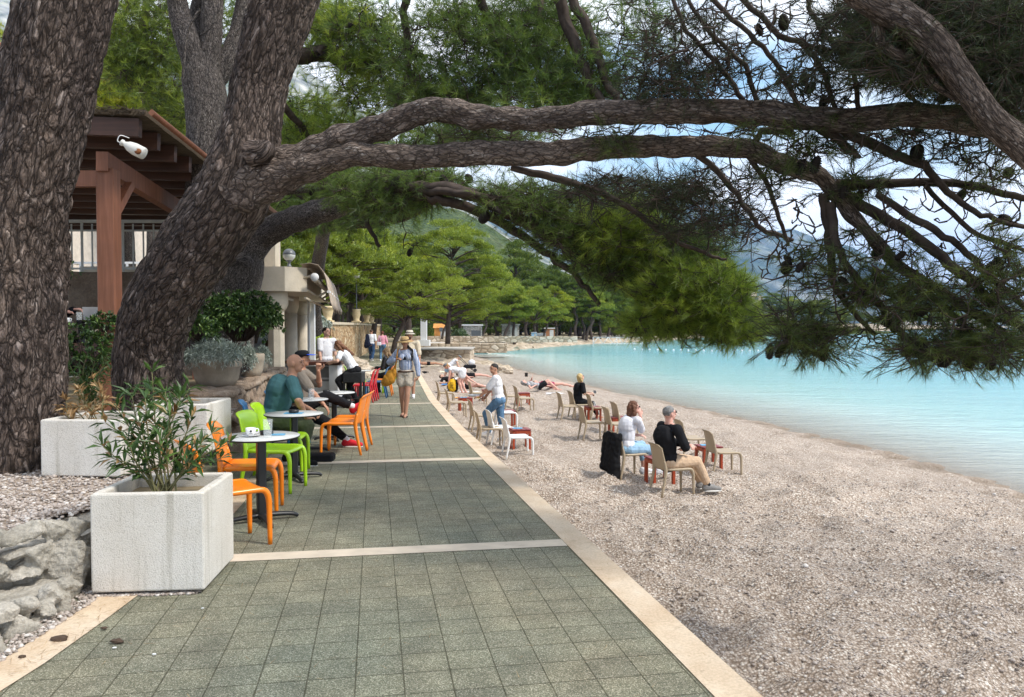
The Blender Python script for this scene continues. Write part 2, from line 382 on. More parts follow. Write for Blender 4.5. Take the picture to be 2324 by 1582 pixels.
def m_pebble(name, gain=1.0, size=40.0, attr=None):
    t = NT(name); v = t.coord('Object')
    if attr:
        a = t.nd('ShaderNodeAttribute', attribute_name='rnd').outputs['Fac']
        c = t.ramp(a, [(0.0, (0.22, 0.18, 0.15)), (0.35, (0.36, 0.30, 0.26)), (0.8, (0.48, 0.42, 0.375)), (1.0, (0.64, 0.6, 0.56))])
        c = t.mix(1.0, c, t.ramp(t.noise(v, 60, 3), [(0.3, (0.85, 0.85, 0.85)), (0.7, (1.1, 1.1, 1.1))]), 'MULTIPLY')
        t.col(c).rough(0.7, 0.3); return t.m
    m = t.nd('ShaderNodeMapping'); m.inputs['Scale'].default_value = (1.0, 1.25, 1.0); t.lk(v, m.inputs[0]); q = m.outputs[0]
    F1 = t.vor(q, size, 'F1', 'Distance'); C1 = t.vor(q, size, 'F1', 'Color'); s1 = t.nd('ShaderNodeSeparateColor'); t.lk(C1, s1.inputs[0])
    F2 = t.vor(q, size * 0.45, 'F1', 'Distance'); C2 = t.vor(q, size * 0.45, 'F1', 'Color'); s2 = t.nd('ShaderNodeSeparateColor'); t.lk(C2, s2.inputs[0])
    ste = [(0.0, (0.31, 0.255, 0.215)), (0.35, (0.42, 0.355, 0.305)), (0.7, (0.52, 0.455, 0.405)), (1.0, (0.68, 0.64, 0.59))]
    c = t.mix(t.ramp(F1, [(0.3, (0, 0, 0)), (0.75, (1, 1, 1))]), t.ramp(s1.outputs[0], ste), (0.2, 0.155, 0.12))
    big = t.math('GREATER_THAN', s2.outputs[1], 0.8)
    msk = t.math('MULTIPLY', big, t.math('LESS_THAN', F2, 0.36))
    c = t.mix(msk, c, t.ramp(s2.outputs[0], ste[1:] + [(1.0, (0.8, 0.77, 0.73))][:0]))
    n = t.noise(v, 0.7, 5); c = t.mix(1.0, c, t.ramp(n, [(0.3, (0.9 * gain, 0.87 * gain, 0.83 * gain)), (0.7, (1.18 * gain, 1.15 * gain, 1.1 * gain))]), 'MULTIPLY')
    wet = t.nd('ShaderNodeAttribute', attribute_name='wet').outputs['Fac']; c = t.mix(wet, c, t.mix(1.0, c, (.62, .58, .52), 'MULTIPLY'))
    t.col(c).rough(0.85, 0.25)
    h = t.math('SUBTRACT', 1.0, t.math('MULTIPLY', F1, 1.3)); h2 = t.math('MULTIPLY', msk, t.math('SUBTRACT', 0.8, F2))
    b = t.bump(h, 0.9, 0.012); b = t.bump(h2, 0.9, 0.03, b); t.bump(t.noise(v, 9, 4), 0.5, 0.06, b)
    return t.m
M_beach = m_pebble('beach_pebbles', 1.0, 42.0)
M_gravel = m_pebble('terrace_gravel', 1.0, 30.0)
M_peb = m_pebble('loose_pebbles', attr=True)
def m_rock(name, a, b, c, scale=3.0, vs=0.0, bd=0.03):
    t = NT(name); v = t.coord('Object'); n = t.noise(v, scale, 8, 0.65); f = t.noise(v, scale * 12, 6, 0.7)
    col = t.ramp(n, [(0.25, a), (0.5, b), (0.75, c)])
    if vs > 0:
        vv = t.nd('ShaderNodeMapping'); vv.inputs['Scale'].default_value = (1, 1, 1.5); t.lk(v, vv.inputs[0])
        e = t.vor(vv.outputs[0], vs, 'DISTANCE_TO_EDGE'); cc = t.vor(vv.outputs[0], vs, 'F1', 'Color'); s1 = t.nd('ShaderNodeSeparateColor'); t.lk(cc, s1.inputs[0])
        col = t.mix(1.0, t.ramp(s1.outputs[0], [(0.0, a), (0.5, b), (1.0, c)]), t.ramp(n, [(0.3, (0.75, 0.75, 0.75)), (0.7, (1.2, 1.2, 1.2))]), 'MULTIPLY')
        col = t.mix(t.ramp(e, [(0.02, (1, 1, 1)), (0.12, (0, 0, 0))]), col, tuple(x * 0.75 for x in a))
        bb = t.bump(t.math('MINIMUM', e, 0.2), 1.0, bd * 4)
        t.bump(f, 0.6, bd, bb)
    else: t.bump(t.math('ADD', n, t.math('MULTIPLY', f, 0.4)), 0.8, bd * 2)
    col = t.mix(1.0, col, t.ramp(f, [(0.3, (0.7, 0.7, 0.7)), (0.65, (1.18, 1.18, 1.18))]), 'MULTIPLY')
    t.col(col).rough(0.9, 0.2); return t.m
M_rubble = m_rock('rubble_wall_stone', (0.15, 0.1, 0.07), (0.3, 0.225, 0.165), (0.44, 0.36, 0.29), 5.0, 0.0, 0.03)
M_greystone = m_rock('grey_field_stone', (0.22, 0.2, 0.165), (0.36, 0.33, 0.28), (0.5, 0.46, 0.4), 4.0, 0, 0.012)
M_tufa = m_rock('tan_block_wall', (0.36, 0.22, 0.11), (0.5, 0.36, 0.21), (0.62, 0.5, 0.34), 2.0, 2.6, 0.03)
M_searock = m_rock('shore_rock', (0.2, 0.15, 0.105), (0.44, 0.36, 0.27), (0.64, 0.55, 0.44), 1.2, 0, 0.08)
M_seawall = m_rock('sea_wall_masonry', (0.38, 0.29, 0.2), (0.55, 0.45, 0.34), (0.7, 0.6, 0.48), 1.0, 1.4, 0.04)
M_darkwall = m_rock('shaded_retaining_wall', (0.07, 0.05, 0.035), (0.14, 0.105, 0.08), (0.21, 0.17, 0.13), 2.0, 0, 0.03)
def m_planter():
    t = NT('white_pebbledash'); v = t.coord('Object')
    f = t.noise(v, 130, 3, 0.6); n = t.noise(v, 2.2, 5)
    st = t.coord('Object', scale=(16, 16, 0.7)); s = t.noise(st, 1.0, 5)
    c = t.ramp(n, [(0.3, (0.55, 0.51, 0.45)), (0.7, (0.68, 0.65, 0.6))])
    c = t.mix(t.ramp(s, [(0.55, (0, 0, 0)), (0.75, (0.8, 0.8, 0.8))]), c, (0.36, 0.33, 0.27))
    c = t.mix(1.0, c, t.ramp(f, [(0.28, (0.72, 0.7, 0.67)), (0.5, (1.05, 1.05, 1.05))]), 'MULTIPLY')
    t.col(c).rough(0.9, 0.2); t.bump(f, 0.75, 0.006); return t.m
M_planter = m_planter()
def m_wood(name, a, b, axis=2, rough=0.55):
    s = [22, 22, 22]; s[axis] = 1.3
    t = NT(name); v = t.coord('Object', scale=tuple(s)); n = t.noise(v, 1.0, 6, 0.6); g = t.noise(t.coord('Object'), 2.0, 3)
    c = t.ramp(n, [(0.3, a), (0.7, b)]); c = t.mix(1.0, c, t.ramp(g, [(0.3, (0.8, 0.8, 0.8)), (0.7, (1.15, 1.15, 1.15))]), 'MULTIPLY')
    t.col(c).rough(rough, 0.35); t.bump(n, 0.3, 0.003); return t.m
M_post = m_wood('red_brown_post_wood', (0.15, 0.055, 0.026), (0.25, 0.10, 0.055), 2)
M_beam = m_wood('shade_dark_red_beam_wood', (0.04, 0.018, 0.012), (0.08, 0.035, 0.022), 0)  # red wood darkened in colour to carry the shade under the roof
M_redwood = m_wood('red_stained_wood', (0.27, 0.035, 0.012), (0.42, 0.075, 0.025), 2, 0.45)
M_redtop = m_wood('dark_red_table_slats', (0.17, 0.022, 0.018), (0.28, 0.045, 0.035), 0, 0.4)
M_bar = m_wood('dark_bar_wood', (0.05, 0.018, 0.012), (0.11, 0.04, 0.028), 0, 0.3)
M_orangewood = m_wood('orange_hut_wood', (0.42, 0.17, 0.04), (0.58, 0.27, 0.07), 2)
def m_thatch():
    t = NT('reed_thatch'); v = t.coord('Object', scale=(3, 60, 60), rot=(0, 0, 0.5)); n = t.noise(v, 1.5, 5, 0.7)
    t.col(t.ramp(n, [(0.25, (0.03, 0.022, 0.015)), (0.5, (0.11, 0.085, 0.06)), (0.75, (0.24, 0.19, 0.14))])).rough(0.9, 0.1); t.bump(n, 1.0, 0.03); return t.m  # reed colour lowered to hold the shade of the roof underside
M_thatch = m_thatch()
def plastic(name, c, rough=0.28): return simple(name, c, rough, 0.5, var=0.05, nscale=3)
P_orange = plastic('orange_plastic', (0.82, 0.21, 0.008)); P_green = plastic('lime_green_plastic', (0.34, 0.58, 0.012)); P_blue = plastic('petrol_blue_plastic', (0.012, 0.11, 0.27), 0.35)
P_red = plastic('red_plastic', (0.55, 0.012, 0.025)); P_beige = plastic('sand_beige_plastic', (0.36, 0.28, 0.185), 0.5); P_white = plastic('white_plastic', (0.72, 0.72, 0.71), 0.4)
M_blackmetal = simple('black_powder_coat', (0.012, 0.012, 0.013), 0.4, 0.5, var=0.2)
M_tabletop = simple('pale_laminate', (0.55, 0.55, 0.53), 0.3, 0.5, var=0.04)
M_blackedge = simple('black_edge', (0.02, 0.02, 0.02), 0.5)
M_plaster = simple('cream_plaster', (0.56, 0.49, 0.39), 0.85, 0.2, var=0.14, nscale=3, bump=0.4, bscale=25)
M_white = simple('white_paint', (0.68, 0.68, 0.68), 0.5, 0.3, var=0.05)
M_greydoor = simple('pale_grey_door_paint', (0.5, 0.52, 0.55), 0.4, 0.4, var=0.04)
M_steel = simple('brushed_steel', (0.45, 0.46, 0.48), 0.3, 0.5, 0.8)
M_rail = simple('grey_rail_paint', (0.36, 0.37, 0.36), 0.5, 0.4, var=0.12)
M_globe_top = simple('lamp_globe_grey', (0.13, 0.14, 0.15), 0.35, 0.5)
M_globe = simple('lamp_globe_clear', (0.55, 0.56, 0.52), 0.15, 0.6)
M_vase = simple('carved_limestone', (0.6, 0.47, 0.28), 0.8, 0.2, var=0.15, nscale=8, bump=0.3)
M_awning = simple('weathered_awning_cloth', (0.36, 0.29, 0.23), 0.9, 0.1, var=0.3, nscale=8)
M_shutter = simple('green_shutter', (0.1, 0.15, 0.11), 0.6)
M_black = simple('black_cloth', (0.012, 0.012, 0.013), 0.95, 0.1, var=0.25)
def m_glass():
    t = NT('clear_glass'); t.col((0.9, 0.95, 0.95)).rough(0.03, 0.5); t.b.inputs['Alpha'].default_value = 0.13; return t.m
M_glass = m_glass()
M_water_in = NT('drink'); M_beer = simple('beer', (0.45, 0.16, 0.02), 0.2, 0.5)
M_porcelain = simple('white_porcelain', (0.75, 0.75, 0.74), 0.15, 0.5, var=0.02)
# ------------------------------------------------------------------ setting
SEA = -1.45
SH_Y = [-30, 0, 8, 13.97, 18.66, 24.8, 34.5, 41.9, 51.3, 63.6, 77.6, 91]
SH_X = [10.2, 9.9, 9.6, 9.22, 8.88, 7.58, 5.06, 3.29, 1.1, -1.16, -3.4, -5.3]
def shore_x(y): return interp(y, SH_Y, SH_X)
# along-path coordinate s, across n (to the right). right kerb inner edge:
def kerb_n(s): return interp(s, [-4, 0, 3, 5.5, 9.8, 13.4, 20, 30, 45, 60, 80], [1.55, 1.5, 1.445, 1.426, 1.377, 1.34, 1.36, 1.6, 1.75, 2.2, 3.4])
def lkerb_n(s): return interp(s, [-4, 0, 3.7, 4.78, 6.6, 8.2, 12, 20, 30, 40], [-3.6, -2.9, -1.61, -1.44, -1.25, -1.23, -1.28, -1.6, -2.0, -2.0])
def sn(s, n, dz=0.0):
    x = TX * s + NX * n; y = TY * s + NY * n; return (x, y, zpath(y) + dz)
def strip_mesh(name, svals, fa, fb, cols, dz, mat, uvfun=None, edge=None):
    V = []; UV = []; Fc = []
    for s in svals:
        a, b = fa(s), fb(s)
        for k in range(cols + 1):
            n = a + (b - a) * k / cols; V.append(sn(s, n, dz)); UV.append((s, n))
    for i in range(len(svals) - 1):
        for k in range(cols):
            q = i * (cols + 1) + k; Fc.append((q, q + 1, q + cols + 2, q + cols + 1))
    if edge:        # a skirt down the right-hand side
        b0 = len(V)
        for i, s in enumerate(svals):
            x, y, z = sn(s, fb(s), dz); V.append((x, y, z)); V.append((x, y, z - edge)); UV += [(s, 0), (s, edge)]
        for i in range(len(svals) - 1): Fc.append((b0 + 2 * i, b0 + 2 * i + 1, b0 + 2 * i + 3, b0 + 2 * i + 2))
    me = bpy.data.meshes.new(name); me.from_pydata(V, [], Fc); uvl = me.uv_layers.new(name='UVMap')
    for p in me.polygons:
        for li, vi in zip(p.loop_indices, p.vertices): uvl.data[li].uv = UV[vi] if not uvfun else uvfun(*UV[vi])
    return tag(obj(name, me, None, mat), kind='structure')
SV = list(np.arange(-3, 20, 0.5)) + list(np.arange(20, 72, 1.5))
strip_mesh('path', SV, lambda s: -5.5 if s < 6 else (-2.4 if s < 30 else -2.6), kerb_n, 8, 0, M_tiles, lambda s, n: (n - 1.426 + 20 * .217, s + 0.09))
strip_mesh('path_edge_kerb', SV, kerb_n, lambda s: kerb_n(s) + 0.205, 1, 0.006, M_kerb, lambda s, n: (s / 0.2, 0.5), edge=1.4)
SL = [s for s in SV if s < 9.5]
strip_mesh('inner_kerb', SL, lambda s: lkerb_n(s) - 0.23, lkerb_n, 1, 0.006, M_kerb, lambda s, n: (s / 0.2 + 2, 0.5))
# pale stone bands across the path
bands = [(527, 1272, 1280, 1232, .115), (690, 1052, 1094, 1041, .10), (800, 969, 1026, 966, .10), (850, 918, 985, 915, .10), (860, 878, 955, 876, .10), (870, 853, 940, 852, .10), (880, 836, 950, 836, .10), (1e3, 825, 0, 0, .10), (1e3, 816, 0, 0, .1)]
for i, b in enumerate(bands):
    p = G(b[2] if b[2] else 900, b[3] if b[2] else b[1]); s = TX * p.x + TY * p.y
    hw = 0.098
    a_n = lkerb_n(s) + (0.0 if s < 9.5 else -0.55)
    me = bpy.data.meshes.new('band')
    tl = 0.012
    V = [sn(s - hw, a_n, .004), sn(s - hw, kerb_n(s), .004), sn(s + hw, kerb_n(s), .004), sn(s + hw, a_n, .004)]
    me.from_pydata(V, [], [(0, 1, 2, 3)]); uvl = me.uv_layers.new(name='UVMap')
    for k, uv in enumerate([(a_n / .2, .5), (kerb_n(s) / .2, .5), (kerb_n(s) / .2, .6), (a_n / .2, .6)]): uvl.data[k].uv = uv
    tag(obj('path_stone_band', me, None, M_band), kind='structure')
# beach
def beach_z(x, y, flat=False):
    s = TX * x + TY * y; n = NX * x + NY * y
    xe = (kerb_n(s) + 0.2 - NY * y) / NX; xs = shore_x(y)
    f = (x - xe) / max(xs - xe, 1.0)
    if f > 1:
        return SEA - (x - xs) * 0.09
    zz = -0.98 - 0.47 * max(f, 0) ** 2.2
    if flat: return zz
    q = Vector((x, y, 0)); amp = 0.5 + 0.5 * min(1, max(0, (1 - f) * 2))
    zz += amp * (0.17 * (noise.voronoi(q * 2.3 + noise.noise_vector(q * 1.5) * .5)[0][0] - .4) + 0.06 * noise.noise(q * 0.9) + 0.085 * noise.noise(q * 2.0 + Vector((5, 0, 0))) + 0.075 * noise.noise(q * 4.2) - .05 * max(0, noise.noise(q * 3.1 + Vector((0, 9, 0))) - .15))
    return zz
ys = np.concatenate([np.arange(-3, 14, 0.09), np.arange(14, 30, 0.25), np.arange(30, 92, 0.9)])
fr = np.concatenate([np.linspace(-0.12, 1.0, 100), [1.05, 1.15, 1.3, 1.6, 2.2, 3.2]])
V = []
for y in ys:
    s = TY * y; xe = (kerb_n(s) - NY * y) / NX; xs = shore_x(y)
    for f in fr:
        x = xe + (xs - xe) * f; V.append((x, y, beach_z(x, y)))
nc = len(fr); I = np.arange(len(ys) - 1)[:, None] * nc + np.arange(nc - 1)[None, :]
FI = np.stack([I, I + 1, I + nc + 1, I + nc], -1).reshape(-1)
zz_ = np.array([v[2] for v in V]); tag(obj('beach', np_mesh('beach', V, 4, FI, True, {'wet': np.clip((SEA + .10 - zz_) / .08, 0, 1)}), None, M_beach), kind='structure')
# loose pebbles lying on the beach, nearest the walk
def ico_pebbles(P, S, seed=1, flat=0.55):
    r = np.random.default_rng(seed)
    b = bmesh.new(); bmesh.ops.create_icosphere(b, subdivisions=1, radius=1.0); bv = np.array([v.co[:] for v in b.verts]); bf = np.array([[v.index for v in f.verts] for f in b.faces]); b.free()
    n = len(P); sc3 = np.stack([S * r.uniform(.8, 1.25, n), S * r.uniform(.65, 1.0, n), S * flat * r.uniform(.7, 1.2, n)], 1)
    V = bv[None] * sc3[:, None, :]
    a = r.uniform(0, 6.28, n); tl = r.normal(0, .35, n)
    c, s_ = np.cos(tl)[:, None], np.sin(tl)[:, None]; y_, z_ = V[..., 1] * c - V[..., 2] * s_, V[..., 1] * s_ + V[..., 2] * c
    c, s_ = np.cos(a)[:, None], np.sin(a)[:, None]; x2, y2 = V[..., 0] * c - y_ * s_, V[..., 0] * s_ + y_ * c
    V = np.stack([x2, y2, z_], -1) + P[:, None, :]
    FI = (bf[None] + (np.arange(n) * len(bv))[:, None, None]).reshape(-1)
    return V.reshape(-1, 3), FI, np.repeat(r.random(n), len(bv))
P = []; S = []
while len(P) < 17000:
    y = 3.2 + 10.5 * rng.random() ** 1.35; s = TY * y; xe = (kerb_n(s) + 0.2 - NY * y) / NX
    x = xe + 0.0 + rng.random() * min(8.8 - xe, 0.72 * y + 1.2 - xe + 0.5)
    k = rng.random(); r_ = 0.008 + 0.009 * rng.random() + (0.012 * rng.random() if k > .85 else 0) + (0.018 if k > .992 else 0)
    P.append((x, y, beach_z(x, y) + r_ * 0.25)); S.append(r_)
V, FI, a = ico_pebbles(np.array(P), np.array(S), 3)
tag(obj('loose_pebbles', np_mesh('loose_pebbles', V, 3, FI, True, {'rnd': a}), None, M_peb), 'loose white and grey pebbles lying on the beach beside the kerb', 'pebbles', kind='stuff')

# the sea
def m_water():
    t = NT('sea_water')
    a = t.nd('ShaderNodeAttribute', attribute_name='dist').outputs['Fac']
    v = t.coord('Object'); nz = t.noise(v, 0.05, 4)
    aa = t.math('ADD', a, t.math('MULTIPLY', t.math('SUBTRACT', nz, 0.5), 0.12))
    c = t.ramp(aa, [(0.0, (0.5, 0.48, 0.41)), (0.16, (0.44, 0.50, 0.45)), (0.32, (0.27, 0.46, 0.43)), (0.52, (0.13, 0.37, 0.39)), (0.72, (0.09, 0.28, 0.36)), (1.0, (0.05, 0.18, 0.32))])
    t.col(c).rough(0.12, 0.5); t.b.inputs['IOR'].default_value = 1.33
    al = t.ramp(a, [(0.0, (0.3, 0.3, 0.3)), (0.06, (0.6, 0.6, 0.6)), (0.25, (1, 1, 1))]); t.lk(al, t.b.inputs['Alpha'])
    m1 = t.coord('Object', scale=(.8, 2.0, 1), rot=(0, 0, 0.12)); n1 = t.noise(m1, 1.5, 5, 0.62)
    m2 = t.coord('Object', scale=(.45, 1.6, 1), rot=(0, 0, -0.1)); n2 = t.noise(m2, 0.32, 5, 0.6)
    b = t.bump(n2, 0.45, 0.4); b = t.bump(n1, 0.8, 0.13, b); t.bump(t.noise(t.coord('Object', scale=(1, 1.5, 1)), 5.0, 3), .6, .05, b); return t.m
rad = np.concatenate([[4], np.geomspace(6, 200, 110), np.geomspace(215, 14000, 40)])
ang = np.radians(np.linspace(-75, 100, 150))
shp = np.array([(x, y) for x, y in zip(SH_X, SH_Y)] + [(-.1, 105.6), (10, 132), (26, 160), (57, 230), (115, 352)])
def seg_dist(P, poly):
    D = np.full(len(P), 1e9)
    for a, b in zip(poly[:-1], poly[1:]):
        ab = b - a; t = np.clip(((P - a) @ ab) / (ab @ ab), 0, 1); D = np.minimum(D, np.linalg.norm(P - (a + t[:, None] * ab), axis=1))
    return D
V = np.array([(r * math.sin(a), r * math.cos(a), SEA) for r in rad for a in ang])
D = seg_dist(V[:, :2], shp)
D = np.where(V[:, 1] > 85, D * 0.55 + 12, D)
dist = np.clip(np.log1p(D / 3.0) / math.log(60), 0, 1)
nc = len(ang); I = np.arange(len(rad) - 1)[:, None] * nc + np.arange(nc - 1)[None, :]
FI = np.stack([I, I + nc, I + nc + 1, I + 1], -1).reshape(-1)
tag(obj('sea', np_mesh('sea', V, 4, FI, True, {'dist': dist}), None, m_water()), kind='structure')

# land behind the café and round the bay
coast = [(-5.3, 88), (-4, 94), (-.1, 107), (10, 134), (26, 162), (57, 232), (115, 355), (190, 470), (320, 640), (520, 800)]
def m_earth():
    t = NT('pine_needle_earth'); v = t.coord('Object'); n = t.noise(v, 0.35, 7, 0.65)
    t.col(t.ramp(n, [(0.3, (0.13, 0.1, 0.06)), (0.5, (0.24, 0.19, 0.12)), (0.7, (0.34, 0.29, 0.2))])).rough(0.95, 0.1); return t.m
M_earth = m_earth()
pts = [(-600, -40), (-2.2, -40), (-2.2, 2)] + [sn(s, -1.9)[:2] for s in (4, 12, 20, 30, 36, 50, 62)] + [(-6.2, 62), (-6.0, 75), (-5.8, 84)] + [(x - 1.0, y + 2) for x, y in coast] + [(900, 1500), (-1500, 1500)]
me = bpy.data.meshes.new('ground'); me.from_pydata([(x, y, -0.37) for x, y in pts], [], [tuple(range(len(pts)))])
tag(obj('ground', me, None, M_earth), kind='structure')
# promenade round the bay and its masonry face
def offset(poly, d):
    o = []
    for i, p in enumerate(poly):
        a = Vector(poly[max(i - 1, 0)]); b = Vector(poly[min(i + 1, len(poly) - 1)]); t = (b - a).normalized(); o.append((p[0] - t.y * d, p[1] + t.x * d))
    return o
cden = [tuple(p) for p in catmull(np.array(coast[:8], float), 8)]
def ribbon(name, A, B, z, mat, **k):
    n = len(A); V = [(x, y, z) for x, y in A] + [(x, y, z) for x, y in B]
    me = bpy.data.meshes.new(name); me.from_pydata(V, [], [(i, i + 1, n + i + 1, n + i) for i in range(n - 1)]); return tag(obj(name, me, None, mat), **k)
M_prom = simple('pale_promenade', (0.42, 0.39, 0.35), 0.8, 0.2, nscale=1)
ribbon('promenade', offset(cden, 3.2), offset(cden, 7.5), -0.30, M_prom, kind='structure')
mbw = MB()
A = offset(cden, 3.2); B = offset(cden, 2.8)
for i in range(len(A) - 1):
    mbw.add([(*A[i], -0.28), (*A[i + 1], -0.28), (*B[i + 1], -0.28), (*B[i], -0.28), (*B[i], -1.3), (*B[i + 1], -1.3)], [(0, 1, 2, 3), (3, 2, 5, 4)], False)
tag(obj('sea_wall', mbw, None, M_seawall), 'long low masonry sea wall carrying the promenade round the bay', 'wall')
V = []; cols = 9; stepc = [tuple(p) for p in catmull(np.array(coast[:9], float), 26)]
offs = [offset(stepc, d) for d in np.linspace(2.9, -3.2, cols)]
hz = np.linspace(-0.62, -1.75, cols)
for i in range(len(stepc)):
    for k in range(cols):
        x, y = offs[k][i]; q = Vector((x * .55, y * .55, k * .4)); sc_ = 1 if 0 < k else 0.2
        V.append((x + sc_ * noise.noise(q) * 1.3, y + sc_ * noise.noise(q + Vector((9, 0, 0))) * 1.3, hz[k] + sc_ * (0.6 * abs(noise.noise(q * 1.3)) + .3 * noise.noise(q * 3.1))))
I = np.arange(len(stepc) - 1)[:, None] * cols + np.arange(cols - 1)[None, :]
tag(obj('rocky_shore', np_mesh('rocky_shore', V, 4, np.stack([I, I + cols, I + cols + 1, I + 1], -1).reshape(-1), False), None, M_searock), kind='structure')
# near platform masonry (between the leaning pine and the bay) with a ledge of pale stone
def lump(r, seed, sub=4, amp=.35, fs=1.0, flat=(1, 1, .6)):
    b = bmesh.new(); bmesh.ops.create_icosphere(b, subdivisions=sub, radius=1.0); o = Vector((seed * 7.3, seed * 2.9, seed))
    for v in b.verts:
        d = v.co.normalized(); k = 1 + amp * noise.noise(d * 1.4 * fs + o) + amp * .45 * noise.noise(d * 4 * fs + o) + amp * .22 * noise.noise(d * 10 * fs + o)
        k -= amp * .5 * abs(noise.noise(d * 2.4 * fs + o * 2))
        v.co = Vector((d.x * k * r * flat[0], d.y * k * r * flat[1], d.z * k * r * flat[2]))
    me = bpy.data.meshes.new('lump'); b.to_mesh(me); b.free(); me.polygons.foreach_set('use_smooth', [False] * len(me.polygons)); return me
rocks = [(960, 818, 1.7, 1), (985, 822, 1.4, 2), (1008, 832, 1.5, 3), (1040, 828, 1.7, 4), (1065, 826, 1.2, 5), (1090, 826, 1.2, 6), (1115, 830, .9, 7), (1010, 815, 2.1, 8), (950, 802, 2.4, 9), (975, 795, 2.4, 10), (1010, 800, 1.9, 12), (1042, 816, 1.3, 11)]
rl = ['flat pale rock nearest the leaning pine at the top of the beach', 'rounded tan rock beside the pale beach top', 'broken pale rock above the bending women', 'big pitted grey rock on the beach point', 'dark jagged rock of the beach point', 'low dark rock near the tip of the point', 'small dark rock at the seaward tip of the point',
      'tall tan rock behind the beach point', 'pale rock slab below the platform wall', 'wide pale rock between the platform wall and beach', 'sandy rock at the foot of the bay wall', 'dark rock touching the green shallow water']
for (u, v, r_, k), lb in zip(rocks, rl):
    p = Bz(u, v, -1.25); o = obj('shore_rock', lump(r_, k), None, M_searock, p + Vector((0, 0, -.1))); tag(o, lb, 'rock', 'rocks at the far end of the beach'); o.scale = (1, 1, .55); o.rotation_euler = (0, 0, k * 1.3)
# hills and mountains
def ridge(name, prof, d0, dz, base, mat, back=1.25, rows=30, amp=.05, fs=1.0, cols=220):
    """prof: (u, v) skyline at distance d0; slopes down towards the viewer"""
    us = np.array([p[0] for p in prof]); vs = np.array([p[1] for p in prof]); U = np.linspace(us[0], us[-1], cols); V = []
    for j in range(rows + 1):
        f = j / rows                              # 0 foot, 1 crest
        for u in U:
            vv = np.interp(u, us, vs); top = CAMZ + (742 - vv) / F * d0; d = d0 * (1 - dz * (1 - f))
            z = base + (top - base) * (f ** 1.15)
            x = (u - CX) / F * d0 * (1 - 0.25 * dz * (1 - f)); q = Vector((x / d0 * 9 * fs, d / d0 * 9 * fs, z / d0 * 12 * fs))
            h = (top - base) * amp * (noise.fractal(q, 1.0, 2.0, 7) if f > 0 else 0) * min(1, 4 * f)
            V.append((x, d + h * 1.5, z + h * (0.45 if f > .98 else 1)))
    nc = cols; I = np.arange(rows)[:, None] * nc + np.arange(nc - 1)[None, :]
    return tag(obj(name, np_mesh(name, V, 4, np.stack([I, I + 1, I + nc + 1, I + nc], -1).reshape(-1), True), None, mat), kind='structure')
def m_hill(name, stops, s1, s2, bumpd):
    t = NT(name); v = t.coord('Object'); a = t.noise(v, s1, 8, 0.62); b = t.vor(v, s2, 'F1', 'Distance'); k = t.noise(v, s1 * 6, 8, 0.7)
    c = t.ramp(t.math('ADD', t.math('MULTIPLY', a, .6), t.math('MULTIPLY', k, .4)), stops)
    c = t.mix(1.0, c, t.ramp(b, [(0.0, (1.25, 1.25, 1.2)), (0.8, (0.5, 0.52, 0.55))]), 'MULTIPLY')
    t.col(c).rough(1, 0); t.bump(t.math('SUBTRACT', 1.0, b), 1.0, bumpd); return t.m
M_hillgreen = m_hill('forested_hill', [(0.3, (0.05, 0.075, 0.035)), (0.5, (0.09, 0.12, 0.05)), (0.68, (0.17, 0.18, 0.09))], .006, .16, 5)
M_lime = m_hill('limestone_mountain', [(0.36, (0.07, 0.1, 0.05)), (0.47, (0.22, 0.23, 0.17)), (0.6, (0.5, 0.48, 0.44))], .0018, .02, 22)
M_blue = m_hill('far_mountain', [(0.38, (0.03, 0.06, 0.035)), (0.5, (0.12, 0.14, 0.1)), (0.64, (0.36, 0.35, 0.32))], .0009, .006, 60)
ridge('forested_hill', [(-900, 420), (300, 330), (700, 360), (880, 440), (960, 470), (1040, 478), (1120, 520), (1220, 590), (1330, 640), (1500, 700), (1640, 735)], 950, .75, -4, M_hillgreen, amp=.035)
ridge('limestone_mountain', [(-1600, -100), (-300, -60), (0, -20), (120, 60), (260, 40), (420, 130), (600, 90), (760, 200), (810, 262), (840, 250), (870, 290), (960, 400), (1060, 480), (1200, 560), (1400, 680), (1500, 735)], 3200, .6, -5, M_lime, amp=.12)
ridge('far_mountains', [(900, 640), (1100, 500), (1300, 430), (1450, 400), (1560, 440), (1640, 470), (1700, 505), (1740, 530), (1800, 522), (1860, 545), (1930, 560), (2000, 600), (2080, 625), (2140, 640), (2220, 662), (2330, 690), (2500, 715), (2700, 735)], 8000, .35, -6, M_blue, amp=.14)
# wooded headland across the bay
me_pts = [(1560, 741), (1640, 742), (1760, 746), (1900, 747), (2050, 744), (2200, 742), (2400, 741)]
hp = [Bz(u, v + 1.6, SEA) for u, v in me_pts]
V = []
for p in hp: V += [(p.x, p.y * .93, SEA - 1), (p.x, p.y * .95, SEA + 2.5), (p.x * 1.1, p.y * 1.1 + 60, 7)]
Fc = [(3 * i + k, 3 * i + 3 + k, 3 * i + 4 + k, 3 * i + 1 + k) for i in range(len(hp) - 1) for k in (0, 1)]
me = bpy.data.meshes.new('headland'); me.from_pydata(V, [], Fc); tag(obj('headland', me, None, M_searock), kind='structure')
